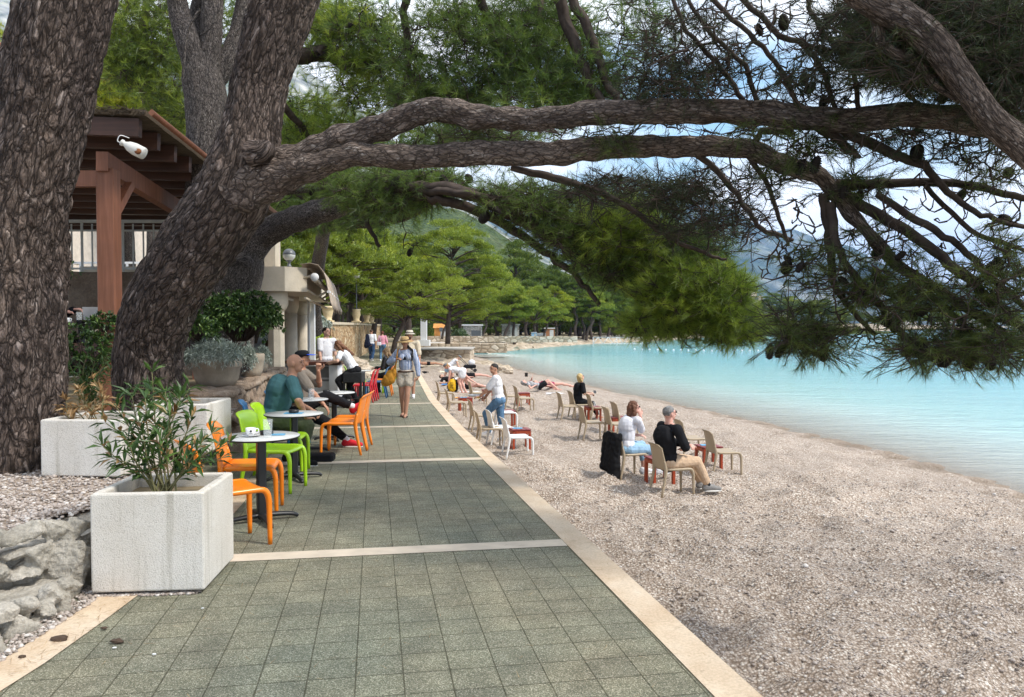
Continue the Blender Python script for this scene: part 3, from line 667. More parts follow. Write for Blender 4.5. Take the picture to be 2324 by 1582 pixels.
# ------------------------------------------------------------------ foreground pines
def px(rows):
    """(u, v, radius_in_picture, distance) -> world points and radii"""
    return [(*W(u, v, d), r * d / F) for u, v, r, d in rows]
def bark_tube(rows, step=0.03, seg=48, relief=0.012, cell=9.0, world=False, lump_=0.06, endcap=True):
    Q = np.array(rows if world else px(rows), float); C = catmull(Q, 12)
    L = np.concatenate([[0], np.cumsum(np.linalg.norm(np.diff(C[:, :3], axis=0), axis=1))]); n = max(int(L[-1] / step), 3)
    t = np.linspace(0, L[-1], n); P = np.stack([np.interp(t, L, C[:, k]) for k in range(4)], 1); r = np.maximum(P[:, 3], 0.003); P = P[:, :3]
    T, U, B = frames(P); a = np.linspace(0, 2 * math.pi, seg, endpoint=False); ca, sa = np.cos(a), np.sin(a)
    rm = float(np.mean(r)); dirs = ca[None, :, None] * U[:, None, :] + sa[None, :, None] * B[:, None, :]
    TC = np.stack([np.broadcast_to(ca * rm, (n, seg)), np.broadcast_to(sa * rm, (n, seg)), np.broadcast_to(t[:, None], (n, seg))], -1)
    rr = np.repeat(r[:, None], seg, 1)
    off = random.random() * 40
    for i in range(n):
        for j in range(seg):
            q = TC[i, j]; v = Vector((q[0], q[1], q[2] * 0.30 + off)) 
            h = lump_ * r[i] * noise.noise(Vector((q[0] / rm * 1.1, q[1] / rm * 1.1, q[2] / rm * .6 + off)))
            if relief > 0:
                w_ = v * cell + Vector((0, 0, 0)); w_ += noise.noise_vector(v * cell * .5) * .35
                d = noise.voronoi(w_)[0]; h += relief * (min((d[1] - d[0]) * 2.2, 1) - .5) + relief * .5 * noise.noise(v * cell * 2.4)
            rr[i, j] += h
    V = P[:, None, :] + dirs * rr[..., None]
    I = np.arange(n - 1)[:, None] * seg + np.arange(seg)[None, :]; J = np.arange(n - 1)[:, None] * seg + (np.arange(seg)[None, :] + 1) % seg
    FI = np.stack([I, J, J + seg, I + seg], -1).reshape(-1)
    return V.reshape(-1, 3), FI, TC.reshape(-1, 3) + np.array([0, 0, off]), P, r
def limb(name, rows, parent, mat, **k):
    V, FI, TC, P, r = bark_tube(rows, **k)
    base = np.array(parent.location)
    o = obj(name, np_mesh(name, V - base, 4, FI, True, {'tc': TC}), parent, mat); return o, P, r
class Canopy:
    """branchlets grown from the limbs towards the foliage, and needle tufts on them"""
    def __init__(s, seed=1):
        s.r = np.random.default_rng(seed); s.nodes = []; s.rad = []; s.tw = []; s.tuft = []; s.cones = []
    def seed_path(s, P, r, every=4):
        for i in range(0, len(P), every): s.nodes.append(P[i]); s.rad.append(r[i])
    def path(s, rows, sub=6, wob=0.0):
        """a hand-placed branch"""
        Q = catmull(np.array(px(rows)), sub)
        if wob: Q[1:, :3] += s.r.normal(0, wob, (len(Q) - 1, 3))
        s.tw.append((Q[:, :3], Q[:, 3])); 
        for q in Q: s.nodes.append(q[:3]); s.rad.append(q[3])
    def grow(s, targets, r0=0.006, sag=0.1, wob=0.02, maxr=0.02):
        N = np.array(s.nodes); T = np.asarray(targets); D = np.array([np.min(np.sum((N - t) ** 2, 1)) for t in T]); order = np.argsort(D)
        buf = np.zeros((len(N) + len(T) * 7, 3)); buf[:len(N)] = N; n = len(N); ends = []
        for k in order:
            t = T[k]; d2 = np.sum((buf[:n] - t) ** 2, 1); j = int(np.argmin(d2)); a = buf[j].copy(); L = math.sqrt(d2[j])
            if L < 1e-3: continue
            m = 2 + min(int(L / 0.12), 6); f = np.linspace(0, 1, m + 1)[:, None]; P = a * (1 - f) + t * f
            P[:, 2] -= (np.sin(f[:, 0] * math.pi) * sag * L) * s.r.uniform(-.6, 1); P[1:-1] += s.r.normal(0, wob * min(L, .6) * 2, (m - 1, 3))
            ra = min(r0 + 0.012 * L, maxr); s.tw.append((P, np.linspace(ra, r0 * .6, m + 1)))
            k2 = min(m, 6)
            buf[n:n + k2] = P[-k2:]; n += k2; ends.append((t, (P[-1] - P[-2]) / (np.linalg.norm(P[-1] - P[-2]) + 1e-9)))
        s.nodes = list(buf[:n]); return ends
    def blob(s, u, v, ru, rv, d, dd, n, kids=5, ks=0.12, rot=0.0, **k):
        """n twig clusters in an ellipse of the view at distance d +- dd; kids tufts round each"""
        a = s.r.uniform(0, 6.283, n); q = np.sqrt(s.r.random(n)); x, y = np.cos(a) * q * ru, np.sin(a) * q * rv; c, s_ = math.cos(rot), math.sin(rot)
        uu, vv = u + x * c - y * s_, v + x * s_ + y * c; dz = d + s.r.uniform(-dd, dd, n)
        T = [np.array(W(a_, b_, c_)) for a_, b_, c_ in zip(uu, vv, dz)]
        e = s.grow(T, **k)
        for t, di in e:
            for _ in range(kids):
                o = s.r.normal(0, ks, 3); o[2] *= .7; p = t + o; s.tw.append((np.array([t - di * .02, t + o * .5 + [0, 0, -.01], p]), np.array([.0035, .003, .002])))
                dr = o + di * .08; s.tuft.append((p, dr / (np.linalg.norm(dr) + 1e-9)))
        return e
    def twigs(s, name, parent, mat, seg=4):
        base = np.array(parent.location); Vs, Fs, b = [], [], 0; a = np.linspace(0, 2 * math.pi, seg, endpoint=False)
        for P, r in s.tw:
            T, U, B = frames(P); V = P[:, None, :] + r[:, None, None] * (np.cos(a)[None, :, None] * U[:, None, :] + np.sin(a)[None, :, None] * B[:, None, :])
            n = len(P); I = b + np.arange(n - 1)[:, None] * seg + np.arange(seg)[None, :]; J = b + np.arange(n - 1)[:, None] * seg + (np.arange(seg)[None, :] + 1) % seg
            Fs.append(np.stack([I, J, J + seg, I + seg], -1).reshape(-1)); Vs.append(V.reshape(-1, 3)); b += n * seg
        return obj(name, np_mesh(name, np.vstack(Vs) - base, 4, np.concatenate(Fs), True), parent, mat)
def needles(name, tufts, parent, mat, n=26, L=.085, wd=.0026, spread=.68, along=.09, seed=1, droop=.1, rn=None):
    r = np.random.default_rng(seed); P = np.array([t[0] for t in tufts]); D = np.array([t[1] for t in tufts]); m = len(P)
    P = np.repeat(P, n, 0); D = np.repeat(D, n, 0); k = m * n
    t = r.random(k)[:, None]; b = P - D * along * t
    dd = D * r.uniform(.35, 1.1, (k, 1)) + r.normal(0, 1, (k, 3)) * spread * (0.45 + .4 * t); dd[:, 2] -= droop; dd /= np.linalg.norm(dd, axis=1)[:, None]
    ll = L * r.uniform(.65, 1.1, (k, 1)); tip = b + dd * ll
    w_ = np.cross(dd, r.normal(0, 1, (k, 3))); w_ /= np.linalg.norm(w_, axis=1)[:, None] + 1e-9; w_ *= wd / 2
    V = np.stack([b - w_, b + w_, tip + w_ * .35], 1).reshape(-1, 3) - np.array(parent.location)
    ra = np.clip(np.repeat(r.normal(.5, .2, m), n) + r.normal(0, .13, k), 0, 1)
    return obj(name, np_mesh(name, V, 3, np.arange(k * 3), False, {'rnd': np.repeat(ra, 3)}), parent, mat)
def cone_mesh():
    m = MB(); prof = [(0, 0)]
    for i in range(7):
        z = -.008 - i * .0095; r_ = .019 * math.sin(math.pi * (i + 1.2) / 9) ** .7 + .004; prof += [(r_ * .72, z), (r_ * 1.15, z - .004)]
    prof.append((.001, -.08)); m.lathe(prof, seg=9); return m.mesh('pine_cone')
CONE = cone_mesh(); CONE.materials.append(M_cone)
def cones(can, parent, pts, n, seed=3, scale=1.0):
    r = np.random.default_rng(seed); base = Vector(parent.location)
    for i in range(n):
        p = pts[int(r.integers(len(pts)))][0]; o = bpy.data.objects.new('pine_cone', CONE); COL.objects.link(o); o.parent = parent
        o.location = Vector(p) - base + Vector(r.normal(0, .03, 3)); o.rotation_euler = (r.uniform(-.9, .9), r.uniform(-.9, .9), r.uniform(0, 6)); o.scale = [scale * r.uniform(.75, 1.15)] * 3
# --- pine A, the huge trunk on the left
pa = W(60, 1050, 7.0); treeA = thing('pine_tree', 'huge dark pine trunk at the far left, rooted in the gravel beside the white planter', 'tree', (pa.x, pa.y, .25))
limb('trunk', [(-5, 1100, 150, 7.0), (2, 1040, 122, 7.0), (12, 960, 116, 7.0), (22, 860, 113, 7.0), (28, 740, 110, 7.0), (34, 600, 106, 7.0), (48, 460, 99, 6.95), (78, 320, 96, 6.9), (112, 170, 97, 6.85), (150, 0, 97, 6.8), (178, -160, 96, 6.8), (200, -420, 86, 6.8), (215, -700, 76, 6.8)], treeA, M_bark, step=.02, seg=150, relief=.024, cell=14)
# --- pine B, the curved trunk with the two long limbs
pb = W(340, 900, 8.4); treeB = thing('pine_tree', 'large leaning pine with two long limbs reaching right over the path', 'tree', (pb.x, pb.y, .4))
limb('trunk', [(350, 960, 92, 8.3), (345, 900, 80, 8.3), (338, 840, 76, 8.25), (342, 770, 74, 8.2), (368, 690, 76, 8.1), (420, 600, 80, 8.0), (482, 510, 84, 7.9), (532, 430, 82, 7.8), (560, 350, 74, 7.8), (574, 270, 64, 7.8), (590, 190, 61, 7.8), (615, 100, 64, 7.75), (648, 0, 68, 7.7), (690, -120, 64, 7.6), (740, -300, 54, 7.4), (800, -600, 40, 7.2)], treeB, M_bark, step=.022, seg=110, relief=.02, cell=15)
_, l1P, l1r = limb('limb', [(545, 420, 66.0, 7.8), (600, 385, 52.0, 7.75), (680, 359, 34.2, 7.65), (780, 317, 32.4, 7.5), (880, 284, 29.7, 7.35), (980, 249, 27.9, 7.2), (1060, 261, 27.0, 7.0), (1120, 267, 25.2, 6.9), (1220, 272, 24.3, 6.7), (1350, 255, 27.0, 6.4), (1500, 254, 27.9, 6.1), (1700, 255, 27.0, 5.8), (1900, 272, 27.0, 5.5), (2100, 262, 27.9, 5.2), (2324, 294, 32.4, 4.9), (2520, 307, 32.4, 4.7), (2800, 304, 27.0, 4.6)], treeB, M_bark2, step=.022, seg=40, relief=.009, cell=10, lump_=.26)
_, l2P, l2r = limb('limb', [(530, 440, 60.0, 7.7), (600, 412, 48.0, 7.65), (700, 382, 29.7, 7.5), (800, 354, 27.0, 7.4), (950, 356, 26.1, 7.2), (1100, 347, 27.0, 7.0), (1250, 349, 27.0, 6.8), (1400, 332, 25.2, 6.6), (1550, 334, 23.4, 6.4), (1690, 337, 22.5, 6.2), (1780, 374, 20.7, 6.05), (1860, 399, 18.9, 5.95), (1905, 454, 16.2, 5.9), (1960, 517, 14.4, 5.85), (2040, 604, 12.6, 5.8), (2130, 657, 10.8, 5.7), (2230, 724, 9.9, 5.6), (2340, 797, 8.1, 5.5)], treeB, M_bark2, step=.022, seg=36, relief=.008, cell=10, lump_=.26)
limb('burr', [(570, 350, 30, 7.45), (600, 345, 24, 7.4), (608, 330, 18, 7.4), (612, 322, 9, 7.4)], treeB, M_bark, step=.02, seg=24)
canB = Canopy(11)
canB.seed_path(l1P, l1r); canB.seed_path(l2P, l2r)
hand = [
 [(1860, 402, 16, 5.95), (1905, 418, 13, 5.9), (2000, 416, 11, 5.8), (2120, 414, 10, 5.7), (2240, 430, 9, 5.6), (2340, 455, 8, 5.5)],
 [(1700, 345, 9, 6.2), (1730, 300, 9, 6.1), (1800, 300, 8, 6.0)],
 [(1870, 440, 13, 5.9), (1878, 520, 12, 5.9), (1885, 580, 10, 5.85), (1895, 650, 9, 5.8), (1930, 700, 7, 5.8), (1985, 760, 5, 5.8)],
 [(1885, 460, 12, 5.85), (1900, 560, 10, 5.8), (1950, 640, 9, 5.75), (2010, 710, 8, 5.7), (2060, 780, 7, 5.6), (2110, 815, 4, 5.6)],
 [(1890, 425, 12, 5.9), (2000, 490, 13, 5.8), (2090, 545, 12, 5.7), (2170, 610, 12, 5.6), (2260, 690, 11, 5.5), (2340, 760, 9, 5.4)],
 [(1990, 440, 8, 5.7), (2080, 500, 9, 5.6), (2180, 560, 8, 5.5), (2260, 640, 8, 5.5), (2330, 700, 7, 5.4)],
 [(1900, 268, 18, 5.5), (1940, 310, 12, 5.5), (2030, 350, 11, 5.5), (2110, 390, 9, 5.5), (2180, 460, 7, 5.5), (2260, 500, 6, 5.4), (2340, 520, 5, 5.4)],
 [(1800, 262, 12, 5.6), (1880, 300, 13, 5.6), (1930, 340, 9, 5.6), (1950, 358, 5, 5.6)],
 [(1160, 380, 7, 7.0), (1240, 400, 9, 7.0), (1330, 425, 8, 7.0), (1413, 461, 7, 7.1), (1480, 510, 6, 7.1), (1540, 553, 5.5, 7.1), (1600, 575, 4.5, 7.1), (1649, 590, 3, 7.1)],
 [(1560, 332, 8, 6.4), (1640, 400, 7, 6.4), (1690, 470, 6, 6.4), (1730, 520, 6, 6.4), (1800, 545, 4, 6.4)],
 [(1690, 345, 7, 6.2), (1740, 420, 6, 6.2), (1770, 500, 5, 6.2), (1790, 560, 4, 6.2)],
 [(2100, 420, 7, 5.7), (2200, 520, 7, 5.6), (2300, 560, 6, 5.5), (2360, 570, 5, 5.5)],
 [(2060, 640, 7, 5.8), (2150, 700, 7, 5.7), (2230, 790, 5, 5.6)], [(2000, 660, 6, 5.7), (2090, 700, 5, 5.7), (2200, 705, 5, 5.6), (2320, 740, 5, 5.5)],
 # twigs standing up from the upper limb against the sky
 [(1700, 250, 6, 5.9), (1640, 160, 6, 5.9), (1560, 70, 5, 5.9), (1520, -20, 5, 5.9)], [(1720, 250, 6, 5.8), (1690, 150, 6, 5.8), (1600, 60, 5, 5.8), (1550, -30, 5, 5.8)],
 [(1820, 255, 6, 5.6), (1760, 140, 6, 5.6), (1680, 60, 6, 5.6), (1590, -30, 6, 5.6)], [(1900, 255, 6, 5.5), (1850, 130, 7, 5.5), (1750, 60, 7, 5.5), (1640, -40, 7, 5.5)],
 [(1950, 255, 6, 5.4), (1930, 150, 6, 5.4), (1850, 50, 6, 5.4), (1820, -30, 6, 5.4)], [(2090, 250, 5, 5.2), (2030, 180, 5, 5.2), (1930, 120, 5, 5.2), (1850, 110, 4, 5.2)]]
for h in hand: canB.path(h, 5, .006)
tuftsB = {}
def blobs(can, key, L):
    a = len(can.tuft); e = []
    for b in L:
        k = b[7] if len(b) > 7 else {}; e += can.blob(*b[:7], **k)
    tuftsB[key] = can.tuft[a:]; return e
sparse = dict(kids=2, ks=.09)
e1 = blobs(canB, 'dark', [
 (2160, 80, 210, 120, 4.9, .5, 500), (1990, 60, 100, 80, 5.2, .4, 110), (2270, 190, 110, 80, 4.9, .4, 150), (2060, 150, 90, 50, 5.1, .3, 80), (1900, 90, 90, 80, 5.3, .3, 60, dict(kids=3)),
 (1760, 60, 200, 90, 5.6, .3, 60, sparse), (1560, 120, 110, 100, 6.0, .4, 130, dict(kids=3)), (1700, 200, 190, 50, 5.9, .3, 80, sparse), (1880, 190, 120, 60, 5.5, .3, 60, sparse),
 (2100, 330, 220, 45, 5.4, .3, 80, sparse), (1500, 205, 90, 60, 6.3, .3, 100, dict(kids=4)), (1560, 480, 90, 70, 7.0, .4, 90), (1450, 430, 160, 40, 7.2, .4, 120), (1640, 420, 90, 50, 6.6, .3, 60, sparse), (1680, 500, 60, 50, 6.6, .3, 46, dict(kids=3))])
bare = dict(kids=0, sag=.25, wob=.05)
for bb in [(1700, 150, 230, 100, 5.7, .3, 90), (1860, 100, 160, 110, 5.4, .3, 70), (2150, 480, 170, 80, 5.6, .3, 90), (2000, 620, 200, 110, 5.7, .3, 120), (1800, 560, 120, 110, 5.9, .2, 60), (2230, 700, 110, 120, 5.5, .3, 80), (1750, 430, 120, 70, 6.1, .2, 50), (2050, 760, 160, 50, 5.7, .2, 40), (2250, 350, 90, 60, 5.4, .2, 40), (1560, 90, 160, 90, 5.9, .3, 50)]:
    canB.blob(*bb, **bare)
e2 = blobs(canB, 'mid', [
 (1840, 770, 80, 34, 5.8, .2, 62), (1800, 720, 60, 26, 5.8, .2, 22), (1850, 600, 80, 60, 5.8, .3, 34, dict(kids=3)), (2000, 560, 110, 60, 5.8, .3, 44, sparse), (2030, 660, 110, 50, 5.7, .3, 60, dict(kids=4)), (2150, 790, 110, 36, 5.6, .3, 84), (2110, 710, 120, 50, 5.6, .3, 44, dict(kids=3)),
 (2270, 650, 80, 90, 5.4, .3, 64, dict(kids=4)), (2290, 780, 60, 50, 5.4, .3, 40), (1990, 760, 60, 36, 5.8, .2, 20, sparse), (2240, 380, 90, 60, 5.4, .3, 40, sparse), (2280, 540, 60, 50, 5.4, .2, 20, sparse), (1960, 640, 60, 40, 5.8, .2, 24),
 (1950, 420, 60, 25, 5.8, .2, 22), (1760, 390, 40, 30, 6.1, .1, 16), (1830, 335, 60, 20, 5.6, .1, 14), (1395, 330, 40, 22, 6.3, .1, 12), (2110, 120, 170, 100, 4.8, .2, 24), (2290, 120, 40, 120, 4.8, .2, 34), (2290, 60, 60, 60, 4.8, .2, 14)])
canB.blob(1500, 296, 330, 22, 6.6, .3, 70, **sparse); canB.blob(1080, 312, 130, 22, 7.3, .2, 40, kids=4); e9 = canB.blob(1900, 300, 260, 26, 5.6, .2, 60, **sparse); tuftsB['mid'] += canB.tuft[-300:]
canB.blob(1750, 210, 260, 40, 5.8, .2, 60, **bare)
# lower right-hand sprays beyond the limbs
canB.path([(800, 452, 16, 9.7), (900, 432, 15, 9.3), (1010, 428, 14, 8.8), (1090, 450, 15, 8.6), (1180, 500, 14, 8.5), (1290, 560, 12, 8.4), (1390, 630, 10, 8.3), (1480, 690, 8, 8.2), (1580, 720, 6, 8.1), (1660, 745, 4, 8.0)], 6, .01)
canB.path([(840, 440, 12, 9.6), (930, 440, 12, 9.2), (1010, 455, 11, 8.8), (1110, 490, 11, 8.8), (1220, 560, 9, 8.7), (1300, 620, 7, 8.6), (1360, 690, 5, 8.5)], 6, .01)
canB.path([(940, 432, 10, 9.1), (1060, 440, 9, 8.5), (1200, 470, 10, 8.4), (1340, 520, 9, 8.3), (1480, 570, 8, 8.2), (1620, 640, 6, 8.1), (1700, 700, 4, 8.0)], 6, .01)
e3 = blobs(canB, 'bright', [(1590, 665, 110, 70, 8.0, .45, 250, dict(ks=.085)), (1530, 640, 90, 60, 8.1, .4, 150, dict(ks=.085)), (1660, 740, 70, 35, 7.9, .3, 120, dict(ks=.08)), (1500, 740, 80, 30, 8.1, .3, 80, dict(ks=.08)), (1600, 780, 70, 25, 8.0, .2, 26, sparse), (1420, 520, 80, 60, 8.0, .3, 110)])
e4 = blobs(canB, 'deep', [(1250, 510, 150, 40, 8.6, .4, 150, dict(rot=.5)), (1370, 590, 120, 45, 8.4, .4, 140, dict(rot=.5)), (1460, 560, 110, 60, 8.3, .4, 170), (1180, 450, 100, 34, 8.6, .3, 110), (1350, 470, 140, 45, 8.4, .4, 160), (1560, 560, 100, 50, 8.2, .3, 130)])
canB.twigs('branches', treeB, M_twig)
needles('foliage_backlit', tuftsB['dark'], treeB, M_needle_d, n=20, L=.095, wd=.0024, seed=1)
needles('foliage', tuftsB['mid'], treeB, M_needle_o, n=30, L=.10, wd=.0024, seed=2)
needles('foliage_sunlit', tuftsB['bright'], treeB, M_needle_l, n=34, L=.125, wd=.0036, seed=3, droop=.0)
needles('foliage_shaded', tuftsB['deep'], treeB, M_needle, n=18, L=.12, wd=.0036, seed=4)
cones(canB, treeB, e2, 42, scale=1.5); cones(canB, treeB, [e for e in e1 if e[0][0] > 1.6 and e[0][2] > 2.8], 34, 7, 1.6); cones(canB, treeB, e4, 22, 9, 1.9)
# --- limb of the pine that leans in from the upper right
pr = Vector((5.2, 3.2, -.9)); treeR = thing('pine_tree', 'pine whose pale limb slants down across the top right corner', 'tree', pr)
limb('limb', [(1860, -90, 30, 4.4), (1960, -10, 32, 4.4), (2050, 40, 34, 4.4), (2130, 110, 33, 4.4), (2190, 190, 30, 4.4), (2250, 270, 30, 4.4), (2330, 340, 34, 4.4), (2480, 470, 44, 4.3), (2700, 700, 60, 4.2), (2800, 1100, 74, 4.0), (2780, 1700, 84, 3.8)], treeR, M_bark2, step=.02, seg=40, relief=.006, cell=14, lump_=.12)
limb('limb', [(1985, 30, 14, 4.45), (2000, 90, 13, 4.5), (2030, 120, 12, 4.5), (2080, 140, 11, 4.5), (2120, 190, 9, 4.5), (2180, 230, 7, 4.5)], treeR, M_bark2, step=.02, seg=20, relief=.003, lump_=.2)
cr = Canopy(77); cr.path([(2700, 700, 40, 4.2), (2600, 100, 30, 4.6), (2500, -300, 20, 5)], 4)  # unseen crown, added outside the view to shade the near beach and path
T_ = []
while len(T_) < 520:
    p = np.array([rng.uniform(3.6, 12.5), rng.uniform(-5, 8.2), rng.uniform(4.2, 7.2)])
    if p[1] > 4.8 and p[0] < 5.6: continue
    if (p[0] > .74 * p[1] + .5 or p[2] > 2.0 + .52 * p[1]) and noise.noise(Vector(p * .5)) > -.18: T_.append(p)
while len(T_) < 700:
    p = np.array([rng.uniform(-5, 3.6), rng.uniform(-4, 5), rng.uniform(4.6, 7)])
    if p[2] > 2.0 + .55 * max(p[1], 0) and noise.noise(Vector(p * .5)) > -.1: T_.append(p)
for t_, d_ in cr.grow(T_, maxr=.04):
    for _ in range(6): o_ = cr.r.normal(0, .24, 3); cr.tuft.append((t_ + o_, o_ / np.linalg.norm(o_)))
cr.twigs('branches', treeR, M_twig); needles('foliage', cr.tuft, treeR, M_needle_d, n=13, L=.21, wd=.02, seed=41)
# --- pine C, behind the curved trunk, its cut limb reaching right under the long limbs
pc = W(525, 800, 12.8); treeC = thing('pine_tree', 'pine behind the big leaning trunk, with a burred fork and a pale limb curving right', 'tree', (pc.x, pc.y, .5))
limb('trunk', [(515, 830, 58, 12.70), (520, 760, 54, 12.60), (525, 700, 52, 12.60), (540, 640, 50, 12.50), (552, 600, 46, 12.40), (560, 560, 34, 12.30)], treeC, M_bark3, step=.03, seg=64, relief=.012)
_, lc, lr_ = limb('limb', [(545, 640, 36, 12.50), (560, 590, 32, 12.40), (600, 535, 31, 12.30), (650, 505, 29, 11.93), (710, 485, 28, 11.28), (770, 465, 27, 10.64), (815, 448, 24, 10.13), (850, 435, 19, 9.71), (930, 440, 12, 9.60), (1010, 425, 10, 9.50)], treeC, M_bark3, step=.025, seg=48, relief=.008, lump_=.12)
limb('limb', [(525, 650, 20, 12.50), (508, 610, 16, 12.50), (502, 570, 13, 12.50), (500, 540, 8, 12.50)], treeC, M_bark3, step=.03, seg=32, relief=.006)
limb('burr', [(560, 600, 24, 12.25), (548, 590, 26, 12.20), (530, 600, 18, 12.20)], treeC, M_bark3, step=.03, seg=32, relief=.01, lump_=.3)
limb('limb', [(590, 440, 12, 12.00), (650, 432, 11, 11.73), (720, 425, 9, 10.99), (800, 412, 7, 10.16), (880, 420, 5, 9.60)], treeC, M_bark3, step=.03, seg=20, relief=.004)
canC = Canopy(21); canC.seed_path(lc[len(lc) // 2:], lr_[len(lc) // 2:], 2)
canC.path([(815, 448, 9, 9.8), (830, 500, 6, 9.8), (860, 560, 4, 9.8)], 6, .01); canC.path([(850, 430, 8, 9.7), (920, 400, 7, 9.6), (1010, 390, 5, 9.5)], 6, .01)
e5 = blobs(canC, 'c', [(880, 440, 130, 45, 9.6, .5, 240), (1000, 420, 70, 30, 9.4, .4, 90), (760, 410, 90, 20, 9.6, .3, 50, sparse), (690, 400, 60, 20, 9.6, .2, 20, sparse), (930, 560, 30, 40, 9.6, .2, 8, dict(kids=1))])
canC.twigs('branches', treeC, M_twig); needles('foliage', tuftsB['c'], treeC, M_needle, n=24, L=.12, wd=.0042, seed=6)
cones(canC, treeC, e5, 26, 4, 1.7)
# --- pine D, grey fine-barked trunk forking at the top
pd_ = W(470, 800, 12.5); treeD = thing('pine_tree', 'grey finely cracked pine trunk forking upward behind the leaning pine', 'tree', (pd_.x, pd_.y, .6))
limb('trunk', [(480, 820, 56, 12.5), (476, 600, 52, 12.4), (474, 430, 50, 12.3), (472, 330, 47, 12.2), (468, 230, 45, 12.2), (458, 170, 42, 12.2), (452, 120, 30, 12.2)], treeD, M_bark3, step=.035, seg=72, relief=.012)
_, d1, q1 = limb('limb', [(455, 190, 30, 12.2), (432, 110, 27, 12.1), (410, 40, 24, 12.1), (392, -60, 20, 12.0), (380, -200, 14, 12)], treeD, M_bark3, step=.035, seg=40, relief=.008)
_, d2, q2 = limb('limb', [(466, 190, 28, 12.2), (478, 100, 24, 12.2), (484, 0, 22, 12.2), (500, -120, 18, 12.2), (520, -260, 12, 12)], treeD, M_bark3, step=.035, seg=40, relief=.008)
limb('limb', [(470, 180, 28, 12.3), (452, 110, 22, 12.4), (445, 50, 18, 12.5), (462, -30, 15, 12.5)], treeD, M_bark3, step=.035, seg=32, relief=.006)
limb('limb', [(470, 210, 24, 12.3), (520, 130, 22, 12.4), (545, 60, 20, 12.5), (560, -40, 17, 12.5)], treeD, M_bark3, step=.035, seg=32, relief=.006)
for rows in ([(455, 20, 3, 11.6), (430, 60, 3, 11.6), (420, 110, 3, 11.6), (415, 180, 2, 11.6)], [(480, -30, 3, 11.6), (488, 40, 3, 11.6), (470, 70, 2, 11.6), (455, 80, 2, 11.6)], [(560, 20, 2.5, 11.6), (545, 60, 2.5, 11.6), (530, 90, 2, 11.6), (540, 130, 1.5, 11.6)]):
    limb('dead_twig', rows, treeD, M_bark3, step=.03, seg=6, relief=0, lump_=.3)
# --- crown pieces between and behind: pines E and F right of the trunks, in the middle distance
def mid_pine(label, base, trunk, limbs, bl, mat, n=22, L=.2, wd=.009, seed=1, kids=6, ks=.26, tmat=None, nc=0):
    c = Canopy(seed)
    if trunk:
        p = W(*base); t = thing('pine_tree', label, 'tree', (p.x, p.y, p.z)); _, P, r = limb('trunk', trunk, t, M_bark3, step=.06, seg=24, relief=.01, cell=8); c.seed_path(P, r, 3)
    else: t = base
    for l in limbs: c.path(l, 6, .02)
    a = len(c.tuft); e = []
    for b in bl: e += c.blob(*b[:7], kids=kids, ks=ks, maxr=.05, wob=.04, r0=.012)
    c.twigs('branches', t, tmat or M_twig); needles('foliage', c.tuft, t, mat, n=n, L=L, wd=wd, seed=seed, along=.15, droop=-.1)
    if nc: cones(c, t, e, nc, seed, 1.5)
    return t
mid_pine('', treeB, None,
  [[(770, -450, 40, 7.3), (850, -400, 26, 9), (1000, -200, 16, 12), (1130, 100, 10, 14), (1150, 280, 7, 14)], [(1000, -200, 14, 12), (920, 0, 10, 13.5), (930, 150, 7, 14), (900, 240, 5, 14)], [(850, -400, 26, 9), (1200, -250, 18, 12), (1270, -60, 13, 13)], [(1215, -20, 12, 13.6), (1225, 60, 12, 13.6), (1215, 150, 10, 13.6)], [(1255, -40, 14, 12.6), (1290, 60, 13, 12.6), (1330, 170, 12, 12.5), (1380, 260, 9, 12.4)], [(1280, -40, 11, 12.4), (1330, 60, 11, 12.4), (1370, 170, 10, 12.4), (1420, 260, 8, 12.4)]],
  [(1050, 130, 150, 120, 14, 1.0, 210), (1000, 230, 110, 40, 14, .6, 70), (1230, 110, 120, 100, 13.6, .8, 150), (1340, 190, 110, 60, 13, .6, 80), (1150, 40, 150, 60, 14, .8, 100), (830, 60, 80, 60, 14.6, .6, 36), (1270, 230, 150, 30, 13, .5, 60), (1430, 60, 80, 80, 12.6, .5, 36)], M_needle, seed=31, nc=30)
mid_pine('', treeD, None,
  [[(520, 130, 18, 12.4), (600, 180, 12, 13.5), (690, 300, 9, 15.5), (760, 330, 8, 16), (850, 260, 6, 16)], [(540, 90, 24, 12.5), (600, 125, 22, 13.5), (640, 128, 20, 14.3), (720, 122, 18, 15), (800, 135, 12, 15), (860, 160, 7, 15)], [(720, 122, 10, 14.6), (760, 60, 8, 15), (780, -20, 6, 15)]],
  [(800, 90, 110, 70, 15, .8, 110), (850, 190, 90, 70, 15.2, .7, 100), (740, 40, 60, 50, 15.2, .6, 50), (690, 270, 90, 60, 16.4, .6, 70), (790, 310, 60, 40, 15.6, .5, 36), (660, 330, 70, 30, 15.8, .5, 30)], M_needle_l, seed=32)
mid_pine('feathery green pine low behind the long limbs, over the café roof', (716, 735, 29), [(716, 752, 17, 29), (712, 690, 16, 28), (722, 600, 15, 26), (748, 450, 14, 22), (760, 340, 9, 21)],
  [[(735, 520, 9, 23.5), (900, 500, 8, 21), (1010, 440, 6, 20)], [(735, 530, 9, 23), (720, 480, 7, 21), (650, 420, 5, 21)], [(745, 470, 8, 22), (860, 400, 6, 21), (960, 310, 5, 20)]],
  [(680, 330, 100, 70, 21, 1, 90), (780, 420, 120, 60, 21, 1, 90), (950, 330, 150, 45, 20.5, 1, 120), (1130, 320, 120, 30, 20, 1, 70), (700, 480, 80, 40, 21, 1, 50), (860, 480, 90, 35, 20.5, 1, 50)], M_needle, seed=33, L=.26, wd=.012, ks=.36)
